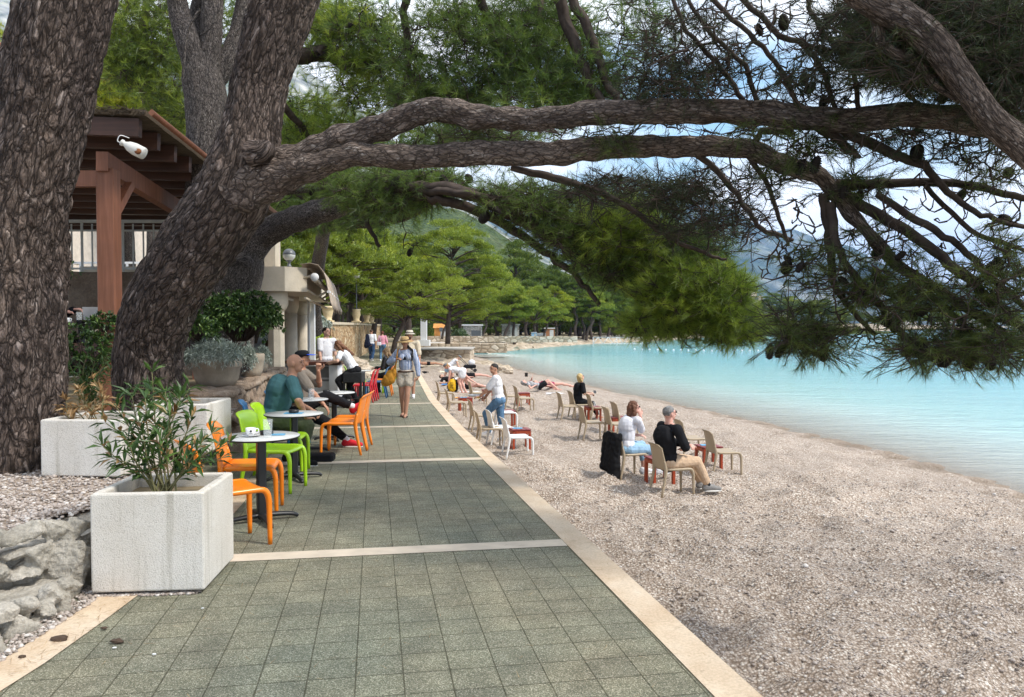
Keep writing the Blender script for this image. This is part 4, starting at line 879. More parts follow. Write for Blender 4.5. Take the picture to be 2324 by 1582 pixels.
mid_pine('dark pine with a slender trunk behind the thatched roof', (350, 800, 19), [(352, 760, 16, 19), (348, 500, 15, 19), (345, 300, 14, 19), (335, 220, 13, 18.8), (325, 160, 11, 18.6), (328, 60, 9, 18.5), (340, -80, 7, 18.5)],
  [[(335, 230, 7, 18.8), (290, 150, 6, 18.4), (240, 100, 4, 18.2)], [(330, 180, 7, 18.6), (380, 100, 5, 18), (400, 20, 4, 18)], [(345, 320, 6, 19), (400, 260, 5, 18.5), (440, 230, 4, 18)]],
  [(330, 50, 100, 70, 18.4, .9, 120), (350, 150, 90, 70, 18.4, .9, 90), (395, 250, 50, 50, 18.2, .5, 40), (280, 130, 50, 60, 18.4, .5, 50), (520, 90, 70, 100, 19, .8, 60)], M_pine2, seed=34, L=.22, wd=.012)
mid_pine('yellow green sunlit pine between the left trunk and the thatched roof', (300, 820, 27), [(300, 800, 14, 27), (290, 500, 12, 27), (270, 260, 9, 27), (260, 120, 6, 26)],
  [[(280, 350, 6, 26.5), (330, 250, 5, 26), (400, 220, 4, 26)]], [(270, 210, 90, 55, 26, 1.2, 130), (330, 280, 110, 40, 25.6, 1.2, 90), (410, 330, 60, 60, 25.5, 1, 60), (210, 120, 40, 60, 26, 1, 36)], M_pine3, seed=35, L=.3, wd=.02, ks=.45)
mid_pine('green pine top at the left edge of the view beside the huge trunk', (-20, 800, 24), [(-30, 800, 14, 24), (-20, 500, 12, 24), (0, 200, 8, 24), (10, 100, 5, 24)], [[(-10, 350, 5, 24), (30, 260, 4, 23.6)]], [(10, 150, 50, 60, 23.6, .8, 60), (0, 260, 40, 80, 23.6, .8, 60), (30, 90, 24, 30, 23.4, .5, 16)], M_pine, seed=36, L=.28, wd=.016, ks=.36)
# ------------------------------------------------------------------ left terrace, walls and planters
def stones(face, n, rows, h, size, seed=1, core=None, jit=.3):
    """face(f, z) -> point on the wall face; lumps of stone packed in courses"""
    r = random.Random(seed); m = MB()
    for k in range(rows):
        f = r.random() * .05
        while f < 1.0:
            wd = size * r.uniform(.7, 1.5); z = (k + .5) * h / rows + r.uniform(-.15, .15) * h / rows; c, tdir = face(min(f + wd / n / 2, 1), z)
            rr = (wd * .60, size * r.uniform(.26, .36), h / rows * r.uniform(.56, .70))
            M = Matrix.Rotation(math.atan2(tdir[1], tdir[0]) + r.uniform(-.12, .12), 3, 'Z') @ Matrix.Rotation(r.uniform(-.25, .25), 3, 'Y') @ Matrix.Rotation(r.uniform(-.2, .2), 3, 'X')
            b0 = len(m.v); m.ell(c, rr, M, 10, 7)
            cc = Vector(c); pl = [Vector((r.gauss(0, 1), r.gauss(0, 1), r.gauss(0, 1))).normalized() for _ in range(12)]
            for i in range(b0, len(m.v)):              # knap the stone: cut it by random planes
                q = Vector(m.v[i]) - cc; loc = M.inverted() @ q; u_ = Vector((loc.x / rr[0], loc.y / rr[1], loc.z / rr[2]))
                u_ *= 1.35
                for nrm in pl:
                    d = u_.dot(nrm) - .70
                    if d > 0: u_ -= nrm * d
                m.v[i] = tuple(cc + M @ Vector((u_.x * rr[0], u_.y * rr[1], u_.z * rr[2])))
            f += wd / n
    return m
def rough(o, amp, fs, seed=0):
    off = Vector((seed, seed * 2, 0)); me = o.data; nn = [v.normal.copy() for v in me.vertices]
    for v, n in zip(me.vertices, nn): v.co += n * (amp * noise.fractal(v.co * fs + off, 0.9, 2.0, 4))
    me.update()
TZ = .28
# gravel terrace under the big pines
ter = [(-14, 2.5), (-3.45, 2.5), (-3.15, 4.4), (-2.95, 5.5), (-2.95, 6.6), (-3.3, 8.6), (-3.7, 10.3), (-3.9, 11.5), (-14, 11.5)]
bm_ = bmesh.new()
V = []; nx_, ny_ = 90, 70
for j in range(ny_ + 1):
    y = 2.5 + 9 * j / ny_; xr = float(np.interp(y, [p[1] for p in ter[1:8]], [p[0] for p in ter[1:8]]))
    for i in range(nx_ + 1):
        x = -14 + (xr + 14) * (i / nx_) ** .7; z = TZ + .03 * noise.noise(Vector((x * 1.3, y * 1.3, 0))) + .02 * noise.noise(Vector((x * 4, y * 4, 0))) + max(0, (y - 7.5)) * .05; V.append((x, y, z))
I = np.arange(ny_)[:, None] * (nx_ + 1) + np.arange(nx_)[None, :]
tag(obj('gravel_terrace', np_mesh('gravel_terrace', V, 4, np.stack([I, I + 1, I + nx_ + 2, I + nx_ + 1], -1).reshape(-1), True), None, M_gravel), kind='structure')
Pp = []; Sp = []
for _ in range(9500):
    y = 4.5 + 3.4 * rng.random() ** 1.2; x = -6.4 + 3.5 * rng.random()
    if x > float(np.interp(y, [4.4, 5.5, 7], [-3.12, -2.98, -2.98])): continue
    Pp.append((x, y, TZ + .03 * noise.noise(Vector((x * 1.3, y * 1.3, 0))) + .02 * noise.noise(Vector((x * 4, y * 4, 0))) + .008)); Sp.append(.009 + .014 * rng.random() ** 2)
for _ in range(1500):        # pebbles gathered between the kerb and the wall foot and behind the planter
    s_ = 2.9 + 2.3 * rng.random(); n_ = lkerb_n(s_) - .22 - abs(rng.normal(0, .09)); Pp.append(sn(s_, n_, .004 + .012 * rng.random())); Sp.append(.008 + .012 * rng.random() ** 2)
for _ in range(500):
    a_ = rng.random(); Pp.append((-2.56 + .62 * a_ + rng.normal(0, .02), 4.62 + .06 * a_ + abs(rng.normal(0, .04)), zpath(4.7) + .006)); Sp.append(.007 + .009 * rng.random())
for _ in range(2600):
    y = 4.2 + 1.6 * rng.random(); x = -4.4 + 1.5 * rng.random(); Pp.append((x, y, TZ + .03 * noise.noise(Vector((x * 1.3, y * 1.3, 0))) + .02 * noise.noise(Vector((x * 4, y * 4, 0))) + .012)); Sp.append(.008 + .012 * rng.random() ** 2)
V, FI, a = ico_pebbles(np.array(Pp), np.array(Sp), 5)
tag(obj('gravel', np_mesh('gravel', V, 3, FI, True, {'rnd': a}), None, M_peb), 'pinkish white gravel spread over the terrace under the big pines', 'gravel', kind='stuff')
# front field-stone wall
wroot = thing('stone_wall', 'low stepped wall of grey field stones at the lower left edging the gravel', 'wall', (-2.9, 4.2, 0))
def knapped(m, c, rr, M, r, cut=.7, n=14):
    b0 = len(m.v); m.ell(c, rr, M, 18, 12); cc = Vector(c); Mi = M.inverted(); pl = [Vector((r.gauss(0, 1), r.gauss(0, .8), r.gauss(0, 1))).normalized() for _ in range(n)]
    for i in range(b0, len(m.v)):
        l = Mi @ (Vector(m.v[i]) - cc); u_ = Vector((l.x / rr[0], l.y / rr[1], l.z / rr[2])) * 1.45
        for nrm in pl:
            d = u_.dot(nrm) - cut
            if d > 0: u_ -= nrm * d
        m.v[i] = tuple(cc + M @ Vector((u_.x * rr[0], u_.y * rr[1], u_.z * rr[2])))
def tier(name, boxes, dfun, thick, core, seed):
    r = random.Random(seed); m = MB()
    for (x0, y0, x1, y1) in boxes:
        u, v = (x0 + x1) / 2, (y0 + y1) / 2; d = dfun(u) + .05; c = W(u, v, d); rr = ((x1 - x0) / 2 * d / F * 1.25, thick, (y1 - y0) / 2 * d / F * 1.10)
        knapped(m, c + Vector((0, thick * .35, 0)), rr, Matrix.Rotation(r.uniform(.5, .85), 3, 'Z') @ Matrix.Rotation(r.uniform(-.2, .2), 3, 'Y'), r)
    m.prism(*core); o = fuse(name, m, .010, M_greystone, wroot, 0); o.data.transform(Matrix.Translation(-wroot.location)); rough(o, .012, 16, seed); o.data.polygons.foreach_set('use_smooth', [False] * len(o.data.polygons))
up = [(98, 1228, 190, 1372), (46, 1232, 112, 1298), (-10, 1247, 44, 1279), (12, 1276, 92, 1316), (-40, 1276, 14, 1330), (146, 1172, 192, 1224), (20, 1188, 90, 1232), (88, 1180, 152, 1230), (-40, 1205, 24, 1248), (-90, 1210, -36, 1290), (-120, 1290, -40, 1380), (160, 1225, 190, 1270)]
tier('upper_tier', up, lambda u: 4.30 + .0019 * u, .085, ([(-3.6, 3.6), (-3.25, 3.75), (-3.11, 4.12), (-2.91, 4.44), (-2.67, 4.77), (-2.67, 5.5), (-3.9, 5.5)], -.2, .25), 3)
lo = [(104, 1335, 152, 1412), (72, 1362, 108, 1420), (-6, 1390, 66, 1498), (58, 1412, 86, 1440), (30, 1352, 80, 1400), (-30, 1370, 36, 1420), (-90, 1410, -4, 1540), (120, 1312, 170, 1352), (80, 1325, 128, 1366), (-100, 1360, -30, 1430)]
tier('lower_step', lo, lambda u: 3.86 + .0034 * u, .08, ([(-2.71, 3.3), (-2.71, 3.6), (-2.69, 3.97), (-2.66, 4.33), (-2.63, 4.62), (-2.75, 4.75), (-3.4, 4.5), (-3.4, 3.3)], -.25, .05), 9)
# rubble wall along the café
wr = thing('stone_wall', 'rough brown rubble wall with a flat stone top beside the café tables', 'wall', (-4.2, 13, 0))
def nline(s, n): return TX * s + NX * n, TY * s + NY * n
A0 = (-3.76, 10.4); s0 = TX * A0[0] + TY * A0[1]; n0 = NX * A0[0] + NY * A0[1]
def face_c(f, z): x, y = nline(s0 + f * 6.6, n0 + .02 - z * .06); return (x, y, z - .3), (TX, TY)
m = stones(face_c, 6.6, 4, .92, .3, 11)
x, y = nline(s0 + 3.3, n0 - .42); m.box((x, y, .16), (.7, 6.6, .92), rz=A10)
def face_e(f, z): return (A0[0] - .05 - f * 1.25, A0[1] + .02 - f * .05 + z * .05, z - .3), (1, 0)
m2 = stones(face_e, 1.25, 4, .95, .3, 13); m.add(m2.v, m2.f); m.box((A0[0] - .72, A0[1] + .35, .16), (1.3, .6, .92))
o = fuse('masonry', m, .026, M_rubble, wr, 1); o.data.transform(Matrix.Translation(-wr.location)); rough(o, .05, 5)
m = MB()
for k in range(9):
    x, y = nline(s0 + .1 + k * .74, n0 - .33); m.box((x, y, .66 + .012 * math.sin(k * 2.1)), (.78 + .05 * math.sin(k * 3), .76, .085), rz=A10 + .04 * math.sin(k * 5), bev=.02)
m.box((A0[0] - .75, A0[1] + .3, .67), (1.25, .74, .09), rz=-.05, bev=.03)
o = fuse('coping', m, .024, M_rubble, wr, 1); o.data.transform(Matrix.Translation(-wr.location)); rough(o, .03, 5, 4)
# terrace fill behind it, and ground strips that carry the pots
mb = MB(); q = [nline(s0 + a, n0 + b) for a, b in ((.4, -.6), (9.5, -.6), (9.5, -9), (.4, -9))]; mb.prism(q, -.36, .6)
tag(obj('raised_terrace', mb, None, M_earth), kind='structure')
def planter(u, v, label, size, h, rz, loc, plantz=.1):
    t = thing('planter', label, 'planter', loc, rz, 'square white pebbledash planters'); s = size / 2; wd = .055; m = MB()
    V = [(-s, -s, .03), (s, -s, .03), (s, s, .03), (-s, s, .03), (-s, -s, h), (s, -s, h), (s, s, h), (-s, s, h)]
    i_ = s - wd; V += [(-i_, -i_, h), (i_, -i_, h), (i_, i_, h), (-i_, i_, h), (-i_, -i_, h - plantz), (i_, -i_, h - plantz), (i_, i_, h - plantz), (-i_, i_, h - plantz)]
    Fc = [(3, 2, 1, 0), (0, 1, 5, 4), (1, 2, 6, 5), (2, 3, 7, 6), (3, 0, 4, 7), (4, 5, 9, 8), (5, 6, 10, 9), (6, 7, 11, 10), (7, 4, 8, 11), (8, 9, 13, 12), (9, 10, 14, 13), (10, 11, 15, 14), (11, 8, 12, 15)]
    b = bmesh.new(); vs = [b.verts.new(p) for p in V]; [b.faces.new([vs[i] for i in f]) for f in Fc]
    bmesh.ops.bevel(b, geom=[e for e in b.edges], offset=.012, segments=2, affect='EDGES', profile=.5); me = bpy.data.meshes.new('box'); b.to_mesh(me); b.free()
    obj('box', me, t, M_planter); sm = MB(); sm.box((0, 0, h - plantz - .0), (2 * i_ - .002, 2 * i_ - .002, .03)); obj('soil', sm, t, M_earth)
    for sx in (-1, 1):
        f = MB(); f.box((sx * s * .7, 0, .015), (.1, size * .8, .03)); obj('foot', f, t, M_planter)
    return t
lit = []
for k in range(2600):
    if k % 5 == 0: s_ = rng.uniform(2.5, 14); q_ = sn(s_, rng.uniform(-1.4, 1.6), .007)
    elif k % 5 == 1: s_ = rng.uniform(2.8, 8); q_ = sn(s_, lkerb_n(s_) - abs(rng.normal(0, .12)), .012)
    elif k % 5 == 2: y_ = rng.uniform(3.5, 9); x_ = (kerb_n(y_) + .25 - NY * y_) / NX + abs(rng.normal(0, 1.2)); q_ = (x_, y_, beach_z(x_, y_) + .02)
    else: y_ = rng.uniform(4.6, 8); q_ = (rng.uniform(-6, -3.05), y_, TZ + .035)
    a_ = rng.uniform(0, 6.28); l_ = rng.uniform(.02, .05); d_ = np.array([math.cos(a_) * l_, math.sin(a_) * l_, 0]); w_ = np.array([-math.sin(a_), math.cos(a_), 0]) * .0013; q_ = np.array(q_); lit += [q_ - d_ - w_, q_ - d_ + w_, q_ + d_ + w_ * .6]
tag(obj('fallen_needles', np_mesh('fallen_needles', np.array(lit), 3, np.arange(len(lit)), False, {'rnd': np.repeat(rng.random(len(lit) // 3), 3)}), None, M_dry), 'brown fallen pine needles scattered over the paving, gravel and beach', 'needles', kind='stuff')
pl1 = planter(0, 0, 'white planter at the front left corner of the path, holding green oleander', .665, .63, R(5.0), (-2.235, 4.99, zpath(4.9) - .0))
pl2 = planter(0, 0, 'white planter on the gravel against the huge trunk, holding dried yellow leaves', .70, .50, R(-4), (-3.55, 6.75, TZ - .0))
pl3 = planter(0, 0, 'white planter mostly hidden behind the green oleander, next to the leaning trunk', .70, .50, R(2), (-3.28, 7.75, TZ + .03))
# --- leafy plants
def leaves(name, P, D, L, wd, parent, mat, seed=1, fold=.25, curve=.2):
    """pointed leaves: base P, direction D"""
    r = np.random.default_rng(seed); n = len(P); D = D / (np.linalg.norm(D, axis=1)[:, None] + 1e-9); L = L * r.uniform(.6, 1.15, (n, 1)); wd = wd * r.uniform(.75, 1.15, (n, 1))
    side = np.cross(D, np.array([0, 0, 1.0]) + r.normal(0, .35, (n, 3))); side /= np.linalg.norm(side, axis=1)[:, None] + 1e-9; up = np.cross(side, D)
    m = P + D * L * .5 + up * L * curve * .3; tip = P + D * L - up * L * curve * .2
    V = np.stack([P, m - side * wd / 2 + up * wd * fold, m, m + side * wd / 2 + up * wd * fold, tip], 1).reshape(-1, 3)
    b = (np.arange(n) * 5)[:, None]; F1 = np.concatenate([b + [0, 1, 2], b + [0, 2, 3], b + [1, 4, 2], b + [2, 4, 3]], 1).reshape(-1)
    ra = np.clip(r.normal(.5, .22, n), 0, 1)
    return obj(name, np_mesh(name, V, 3, F1, False, {'rnd': np.repeat(ra, 5)}), parent, mat)
def stem_plant(t, base, tips, r0, mat_leaf, L, wd, per, seed, zoff=0, dryfrac=0, nodes=7, spread=1.0, start=.35):
    r = np.random.default_rng(seed); m = MB(); P = []; D = []
    for k, tp in enumerate(tips):
        b = np.array(base) + [r.normal(0, .05), r.normal(0, .05), 0]; tp = np.array(tp); mid = (b + tp) / 2 + r.normal(0, .03, 3) + [0, 0, .05]
        Q = catmull(np.array([b, mid, tp]), 8); m.tube(Q, np.linspace(r0, r0 * .4, len(Q)), 5)
        for i in np.linspace(len(Q) * start, len(Q) - 1, nodes).astype(int):
            ax = Q[min(i + 1, len(Q) - 1)] - Q[i - 1]; ax /= np.linalg.norm(ax) + 1e-9
            for j in range(per if i < len(Q) - 1 else per + 3):
                d = r.normal(0, 1, 3); d -= ax * d.dot(ax); d /= np.linalg.norm(d) + 1e-9; P.append(Q[i]); D.append(ax * r.uniform(.35, 1.1) + d * spread * r.uniform(.6, 1.1) + [0, 0, -.12])
    obj('stems', m, t, simple('green_stem', (.16, .15, .07), .7, .2)); P = np.array(P); D = np.array(D)
    dry = r.random(len(P)) < dryfrac
    leaves('leaves', P[~dry], D[~dry], L, wd, t, mat_leaf, seed)
    if dry.sum() > 3: leaves('dry_leaves', P[dry], D[dry], L * .8, wd, t, M_dry, seed, fold=.4)
lp = Vector((-2.235, 4.99, zpath(4.9) + .53))
ol = thing('oleander', 'green oleander with long narrow leaves in the front white planter', 'plant', lp)
tips = []
for (u, v, d) in [(265, 925, 4.9), (240, 960, 4.8), (345, 845, 5.0), (375, 890, 5.1), (300, 900, 5.0), (330, 905, 4.9), (410, 900, 5.1), (440, 935, 5.1), (480, 985, 5.2), (520, 1005, 5.0), (255, 1040, 4.8), (235, 1015, 4.75), (455, 1010, 4.9), (385, 945, 4.9), (320, 960, 4.9), (430, 880, 5.2), (365, 1000, 4.8), (290, 1000, 4.8), (500, 1040, 5.0), (350, 930, 5.2)]:
    tips.append(tuple(W(u, v, d) - lp))
stem_plant(ol, (0, 0, 0), tips, .007, M_oleander, .145, .027, 3, 5, dryfrac=.1, nodes=8)
dp = Vector((-3.62, 6.72, TZ + .4)); dr = thing('dried_plant', 'dead plant with curled yellow leaves in the planter beside the huge trunk', 'plant', dp)
stem_plant(dr, (0, 0, 0), [tuple(W(u, v, d) - dp) for u, v, d in [(150, 910, 6.7), (180, 885, 6.7), (212, 860, 6.7), (225, 880, 6.8), (165, 925, 6.6), (240, 905, 6.8), (200, 930, 6.6), (255, 920, 6.8), (140, 925, 6.7)]], .006, M_dry, .1, .024, 4, 8, nodes=5)
gp = Vector((-3.28, 7.75, TZ + .42)); gr_ = thing('oleander', 'short oleander in the hidden planter beside the leaning trunk', 'plant', gp)
stem_plant(gr_, (0, 0, 0), [tuple(W(u, v, d) - gp) for u, v, d in [(300, 880, 7.6), (330, 875, 7.7), (365, 880, 7.8), (280, 890, 7.6), (400, 900, 7.8)]], .006, M_oleander, .11, .022, 4, 9, nodes=5)
def rosette_bush(name, label, cat, c, rad, n, L, wd, mat, seed=1, per=9, group=None, parts_stem=True, stems_from=None):
    """leaf rosettes spread over the outside and inside of a bush"""
    t = thing(name, label, cat, c, 0, group); r = np.random.default_rng(seed); P = []; D = []; m = MB()
    for k in range(n):
        d = r.normal(0, 1, 3); d[2] = abs(d[2]) * .9 - .25; d /= np.linalg.norm(d); q = d * np.array(rad) * r.uniform(.55, 1.05) ; q[2] += rad[2] * .2
        q *= 1 + .16 * noise.noise(Vector(q * 3) + Vector((seed, 0, 0)))
        if parts_stem and k % 3 == 0: m.tube([(q[0] * .15, q[1] * .15, -rad[2] * .5), tuple(q * .55), tuple(q)], [.008, .006, .003], 4)
        for j in range(per):
            e = r.normal(0, 1, 3); e -= d * e.dot(d); e /= np.linalg.norm(e) + 1e-9; P.append(q + r.normal(0, .01, 3)); D.append(d * r.uniform(.2, 1.0) + e * .9)
    if parts_stem: obj('stems', m, t, M_twig)
    leaves('leaves', np.array(P), np.array(D), L, wd, t, mat, seed); return t
def bowl(u, label, loc, r, h, seed):
    t = thing('flower_pot', label, 'pot', loc, 0, 'round concrete pots on the rubble wall')
    b = MB(); b.lathe([(r * .72, 0), (r * .9, h * .3), (r * .98, h * .66), (r, h * .68), (r * 1.04, h * .74), (r * 1.04, h * .97), (r * .99, h), (r * .93, h), (r * .9, h * .86), (.01, h * .84)], seg=36); obj('bowl', b, t, simple('weathered_concrete', (.33, .28, .22), .9, .1, var=.25, nscale=5, bump=.4, bscale=30))
    return t
wt = .70
potspec = [(492, 868, 11.0, .33, .40), (569, 845, 13.1, .22, .40), (592, 836, 14.6, .15, .36)]
bush = [('broad dark green glossy bush in the nearest round pot on the wall', (545, 742, 11.5), (.60, .42, .42), 640), ('glossy bush in the middle pot, spreading toward the column', (576, 748, 12.9), (.30, .34, .46), 220), ('small light green bush at the left end of the pots against the leaning trunk', (452, 762, 10.7), (.3, .25, .22), 130)]
plab = ['largest round concrete pot on the wall, nearest the leaning trunk', 'middle round concrete pot on the wall', 'farthest round concrete pot on the wall, by the column']
for (u, v, d, r_, h_), lb in zip(potspec, plab):
    p = W(u, v, d); bowl(u, lb, (p.x, p.y, wt), r_, h_, 1)
for lb, c, rad, n in bush: rosette_bush('pittosporum_bush', lb, 'bush', W(*c), rad, n, .085, .034, M_bush, n, group='glossy bushes in the wall pots')
for lb, c, rad, n in [('silver grey trailing plant hanging over the nearest round pot', (480, 822, 10.6), (.36, .18, .26), 420), ('silver grey plant between the near and middle pots', (556, 825, 12.4), (.16, .14, .28), 190), ('silver grey plant hanging from the farthest pot', (597, 820, 14.0), (.12, .12, .24), 110)]:
    rosette_bush('silver_bush', lb, 'bush', W(*c), rad, n, .075, .012, M_silver, n, per=12, parts_stem=False, group='silver plants on the wall')
rosette_bush('pittosporum_bush', 'leggy green bush between the two big trunks, below the laptop table', 'bush', W(200, 830, 9.3), (.42, .3, .42), 130, .085, .034, M_bush, 77)
rosette_bush('pittosporum_bush', 'light green bush sprig in front of the laptop table', 'bush', W(238, 742, 9.6), (.17, .15, .13), 34, .085, .034, M_bush, 78)
sh = thing('shrub', 'dark oleander thicket at the foot of the leaning trunk, left of it', 'bush', W(200, 860, 9.0)); 
stem_plant(sh, (0, 0, -.3), [tuple(W(u, v, d) - sh.location) for u, v, d in [(160, 830, 9), (200, 800, 9), (240, 810, 9), (180, 850, 8.9), (225, 850, 8.8), (255, 830, 8.9), (150, 840, 9), (215, 820, 9), (190, 820, 9.1), (245, 800, 9.1)]], .008, M_oleander, .13, .024, 4, 15, nodes=8, start=.1)
# sprig of leaves near the trunk at the left of the café
rosette_bush('shrub', 'thin sprig with pale leaves beside the huge trunk below the railing', 'plant', W(155, 630, 8.6), (.14, .1, .22), 12, .06, .02, M_bush, 79, per=5)

# ------------------------------------------------------------------ furniture
def side_chair(name, label, mat, group, arms=False, w=.46, hgt=.82):
    """moulded one-piece stacking chair; faces +y"""
    t = thing(name, label, 'chair', (0, 0, 0), 0, group); sz = .445; hw = w / 2; d = .43
    # seat: dished shell with rolled edge
    m = MB(); nx, ny = 12, 12; V = []
    for side in (0, 1):
        for j in range(ny + 1):
            for i in range(nx + 1):
                x = (i / nx - .5) * 2; y = (j / ny - .5) * 2
                kx = hw * (.98 - .04 * (1 - (y + 1) / 2)); z = sz - .018 * (1 - x * x) * (1 - y * y * .6) - .03 * max(0, y - .8) / .2 * .6 - (.022 if side else 0) - (.012 if abs(x) > .9 else 0)
                V.append((x * kx, y * d / 2 + .01, z))
    S = (nx + 1) * (ny + 1); Fc = []
    for j in range(ny):
        for i in range(nx): q = j * (nx + 1) + i; Fc += [(q, q + 1, q + nx + 2, q + nx + 1), (S + q, S + q + nx + 1, S + q + nx + 2, S + q + 1)]
    for i in range(nx): Fc += [(i, S + i, S + i + 1, i + 1), (ny * (nx + 1) + i, ny * (nx + 1) + i + 1, S + ny * (nx + 1) + i + 1, S + ny * (nx + 1) + i)]
    for j in range(ny): q = j * (nx + 1); Fc += [(q, q + nx + 1, S + q + nx + 1, S + q), (q + nx, S + q + nx, S + q + 2 * nx + 1, q + 2 * nx + 1)]
    m.add(V, Fc); obj('seat', m, t, mat)
    # backrest: curved shell, top edge rolled back
    m = MB(); ny = 14; V = []
    for side in (0, 1):
        for j in range(ny + 1):
            f = j / ny; z = sz - .03 + (hgt - sz + .03) * f; yb = -d / 2 + .015 - .085 * f - (.03 * max(0, f - .86) / .14 if f > .86 else 0)
            wd = hw * (.97 - .1 * f) * (1 - (.10 * ((f - .88) / .12) ** 2 if f > .88 else 0))
            for i in range(nx + 1):
                x = (i / nx - .5) * 2; V.append((x * wd, yb + .035 * x * x * (1 - .3 * f) - .035 - (.016 if side else 0), z - (.012 * x * x if f > .9 else 0)))
    S = (nx + 1) * (ny + 1); Fc = []
    for j in range(ny):
        for i in range(nx): q = j * (nx + 1) + i; Fc += [(q, q + nx + 1, q + nx + 2, q + 1), (S + q, S + q + 1, S + q + nx + 2, S + q + nx + 1)]
    for i in range(nx): q = ny * (nx + 1) + i; Fc.append((q, S + q, S + q + 1, q + 1)); Fc.append((i, i + 1, S + i + 1, S + i))
    for j in range(ny): q = j * (nx + 1); Fc += [(q, S + q, S + q + nx + 1, q + nx + 1), (q + nx, q + 2 * nx + 1, S + q + 2 * nx + 1, S + q + nx)]
    m.add(V, Fc); obj('backrest', m, t, mat)
    for s in (-1, 1):
        m = MB(); x = s * (hw - .022)
        m.tube([(x * .97, -d / 2 + .02, sz - .015), (x, 0, sz - .02), (x, d / 2 - .05, sz - .02), (x, d / 2 + .0, sz - .04), (x, d / 2 + .022, sz - .1), (x, d / 2 + .026, sz - .2), (x * 1.01, d / 2 + .03, 0)], [.02, .021, .022, .024, .023, .021, .017], 10, 4); obj('front_leg', m, t, mat)
        m = MB(); m.tube([(x * .97, -d / 2 - .03, sz + .12), (x * .98, -d / 2 - .008, sz), (x * 1.0, -d / 2 - .015, sz - .12), (x * 1.04, -d / 2 - .08, 0)], [.014, .026, .024, .017], 10, 4); obj('rear_leg', m, t, mat)
    return t
def crate_table(label, group):
    t = thing('beach_table', label, 'table', (0, 0, 0), 0, group); w_ = .40; h = .42
    for k in range(4): m = MB(); m.box(((k - 1.5) * w_ / 4, 0, h - .012), (w_ / 4 - .008, w_, .024), bev=.003); obj('slat', m, t, M_redtop)
    for sx in (-1, 1):
        for sy in (-1, 1):
            m = MB(); m.box((sx * (w_ / 2 - .03), sy * (w_ / 2 - .04), (h - .03) / 2 - .03), (.045, .06, h + .02), bev=.003); obj('leg', m, t, M_redwood)
    m = MB(); [m.box((0, sy * (w_ / 2 - .015), h - .06), (w_ - .11, .02, .06)) for sy in (-1, 1)]; [m.box((sx * (w_ / 2 - .014), 0, h - .06), (.02, w_ - .15, .06)) for sx in (-1, 1)]; obj('apron', m, t, M_redwood)
    return t
def cafe_table(label, loc, r=.325, h=.735, rz=.6, group='round café tables'):
    t = thing('cafe_table', label, 'table', loc, rz, group)
    m = MB(); m.lathe([(r - .012, h - .018), (r - .002, h - .012), (r, h - .006), (r - .002, h - .0035)], seg=48); obj('edge', m, t, M_blackedge)
    m = MB(); m.lathe([(r - .004, h - .006), (r - .004, h), (.001, h)], seg=48); obj('tabletop', m, t, M_tabletop)
    m = MB(); m.box((0, 0, h / 2), (.075, .075, h - .04), bev=.012); m.box((0, 0, h - .03), (.26, .26, .012)); obj('column', m, t, M_blackmetal)
    for k in range(4):
        m = MB(); a = k * math.pi / 2; c, s_ = math.cos(a), math.sin(a); P = [(c * x, s_ * x, z) for x, z in ((.02, .055), (.12, .05), (.22, .042), (.28, .03), (.31, .012))]
        m.tube(P, [.036, .032, .028, .027, .02], 8, 3, flat=.7); obj('foot', m, t, M_blackmetal)
    return t
first = {}
def put(kind, maker, x, y, z, rz, label, group=None, scale=None):
    """first of a kind is the built one, the rest are copies of it and of its parts"""
    if kind not in first: first[kind] = maker(); o = first[kind]; o.location = (x, y, z); o.rotation_euler = (0, 0, rz); o['label'] = label; o['group'] = group or o['group']; return o
    return dup(first[kind], (x, y, z), rz, label, group)
FX = -math.pi / 2      # rotation that turns +y to +x
def beach_pt(u, v):
    z = -1.05
    for _ in range(8): p = Bz(u, v, z); z = beach_z(p.x, p.y, True)
    p.z = beach_z(p.x, p.y); return p
def beach_chair(u, v, deg, label, col='beige'):
    """(u, v): ground point under the seat; deg: facing, 0 = to the right, + = away"""
    p = beach_pt(u, v); nm = {'beige': ('beach_chair', P_beige, 'sand beige chairs on the beach'), 'white': ('beach_chair', P_white, 'white chairs on the beach')}[col]
    return put(col, lambda: side_chair(nm[0], label, nm[1], nm[2], w=.44), p.x, p.y, beach_z(p.x, p.y, True) - .02, FX + R(deg), label, nm[2])
BC = [(1527, 1120, 16, 'beige chair carrying the man in the black jacket'), (1427, 1082, 24, 'beige chair under the woman in the white shirt, draped with a black coat'),
 (1570, 1040, 12, 'beige chair left of the two empty ones by the water, behind the red table'), (1642, 1076, 8, 'rightmost empty beige chair, at the red table by the water'),
 (1345, 998, 12, 'beige chair standing alone left of the woman in the white shirt, facing the sea'), (1402, 1002, 12, 'beige chair just left of the woman in white, at the red table'), (1418, 985, 14, 'beige chair behind the one beside the woman in white'),
 (1291, 955, 12, 'leftmost of the beige chairs around the blonde woman'), (1316, 950, 14, 'beige chair the blonde woman in black sits on'), (1358, 958, 10, 'beige chair right of the blonde woman, with a glass behind it'),
 (1190, 934, 14, 'beige chair right of the waiter, in front of a red table'), (1162, 928, 16, 'beige chair directly behind the waiter at the red table'),
 (1112, 1015, 10, 'beige chair nearest the kerb, in front of the white chairs'), (1093, 980, 14, 'beige chair in the second row from the kerb, left of the waiter'), (1036, 945, 12, 'beige chair at the red table with a blue tray'), (1012, 920, 12, 'beige chair farthest left, facing the red table with the blue tray'), (1085, 920, 14, 'beige chair behind the waiter, beside the dark red block')]
for u, v, a, lb in BC: beach_chair(u, v, a, lb)
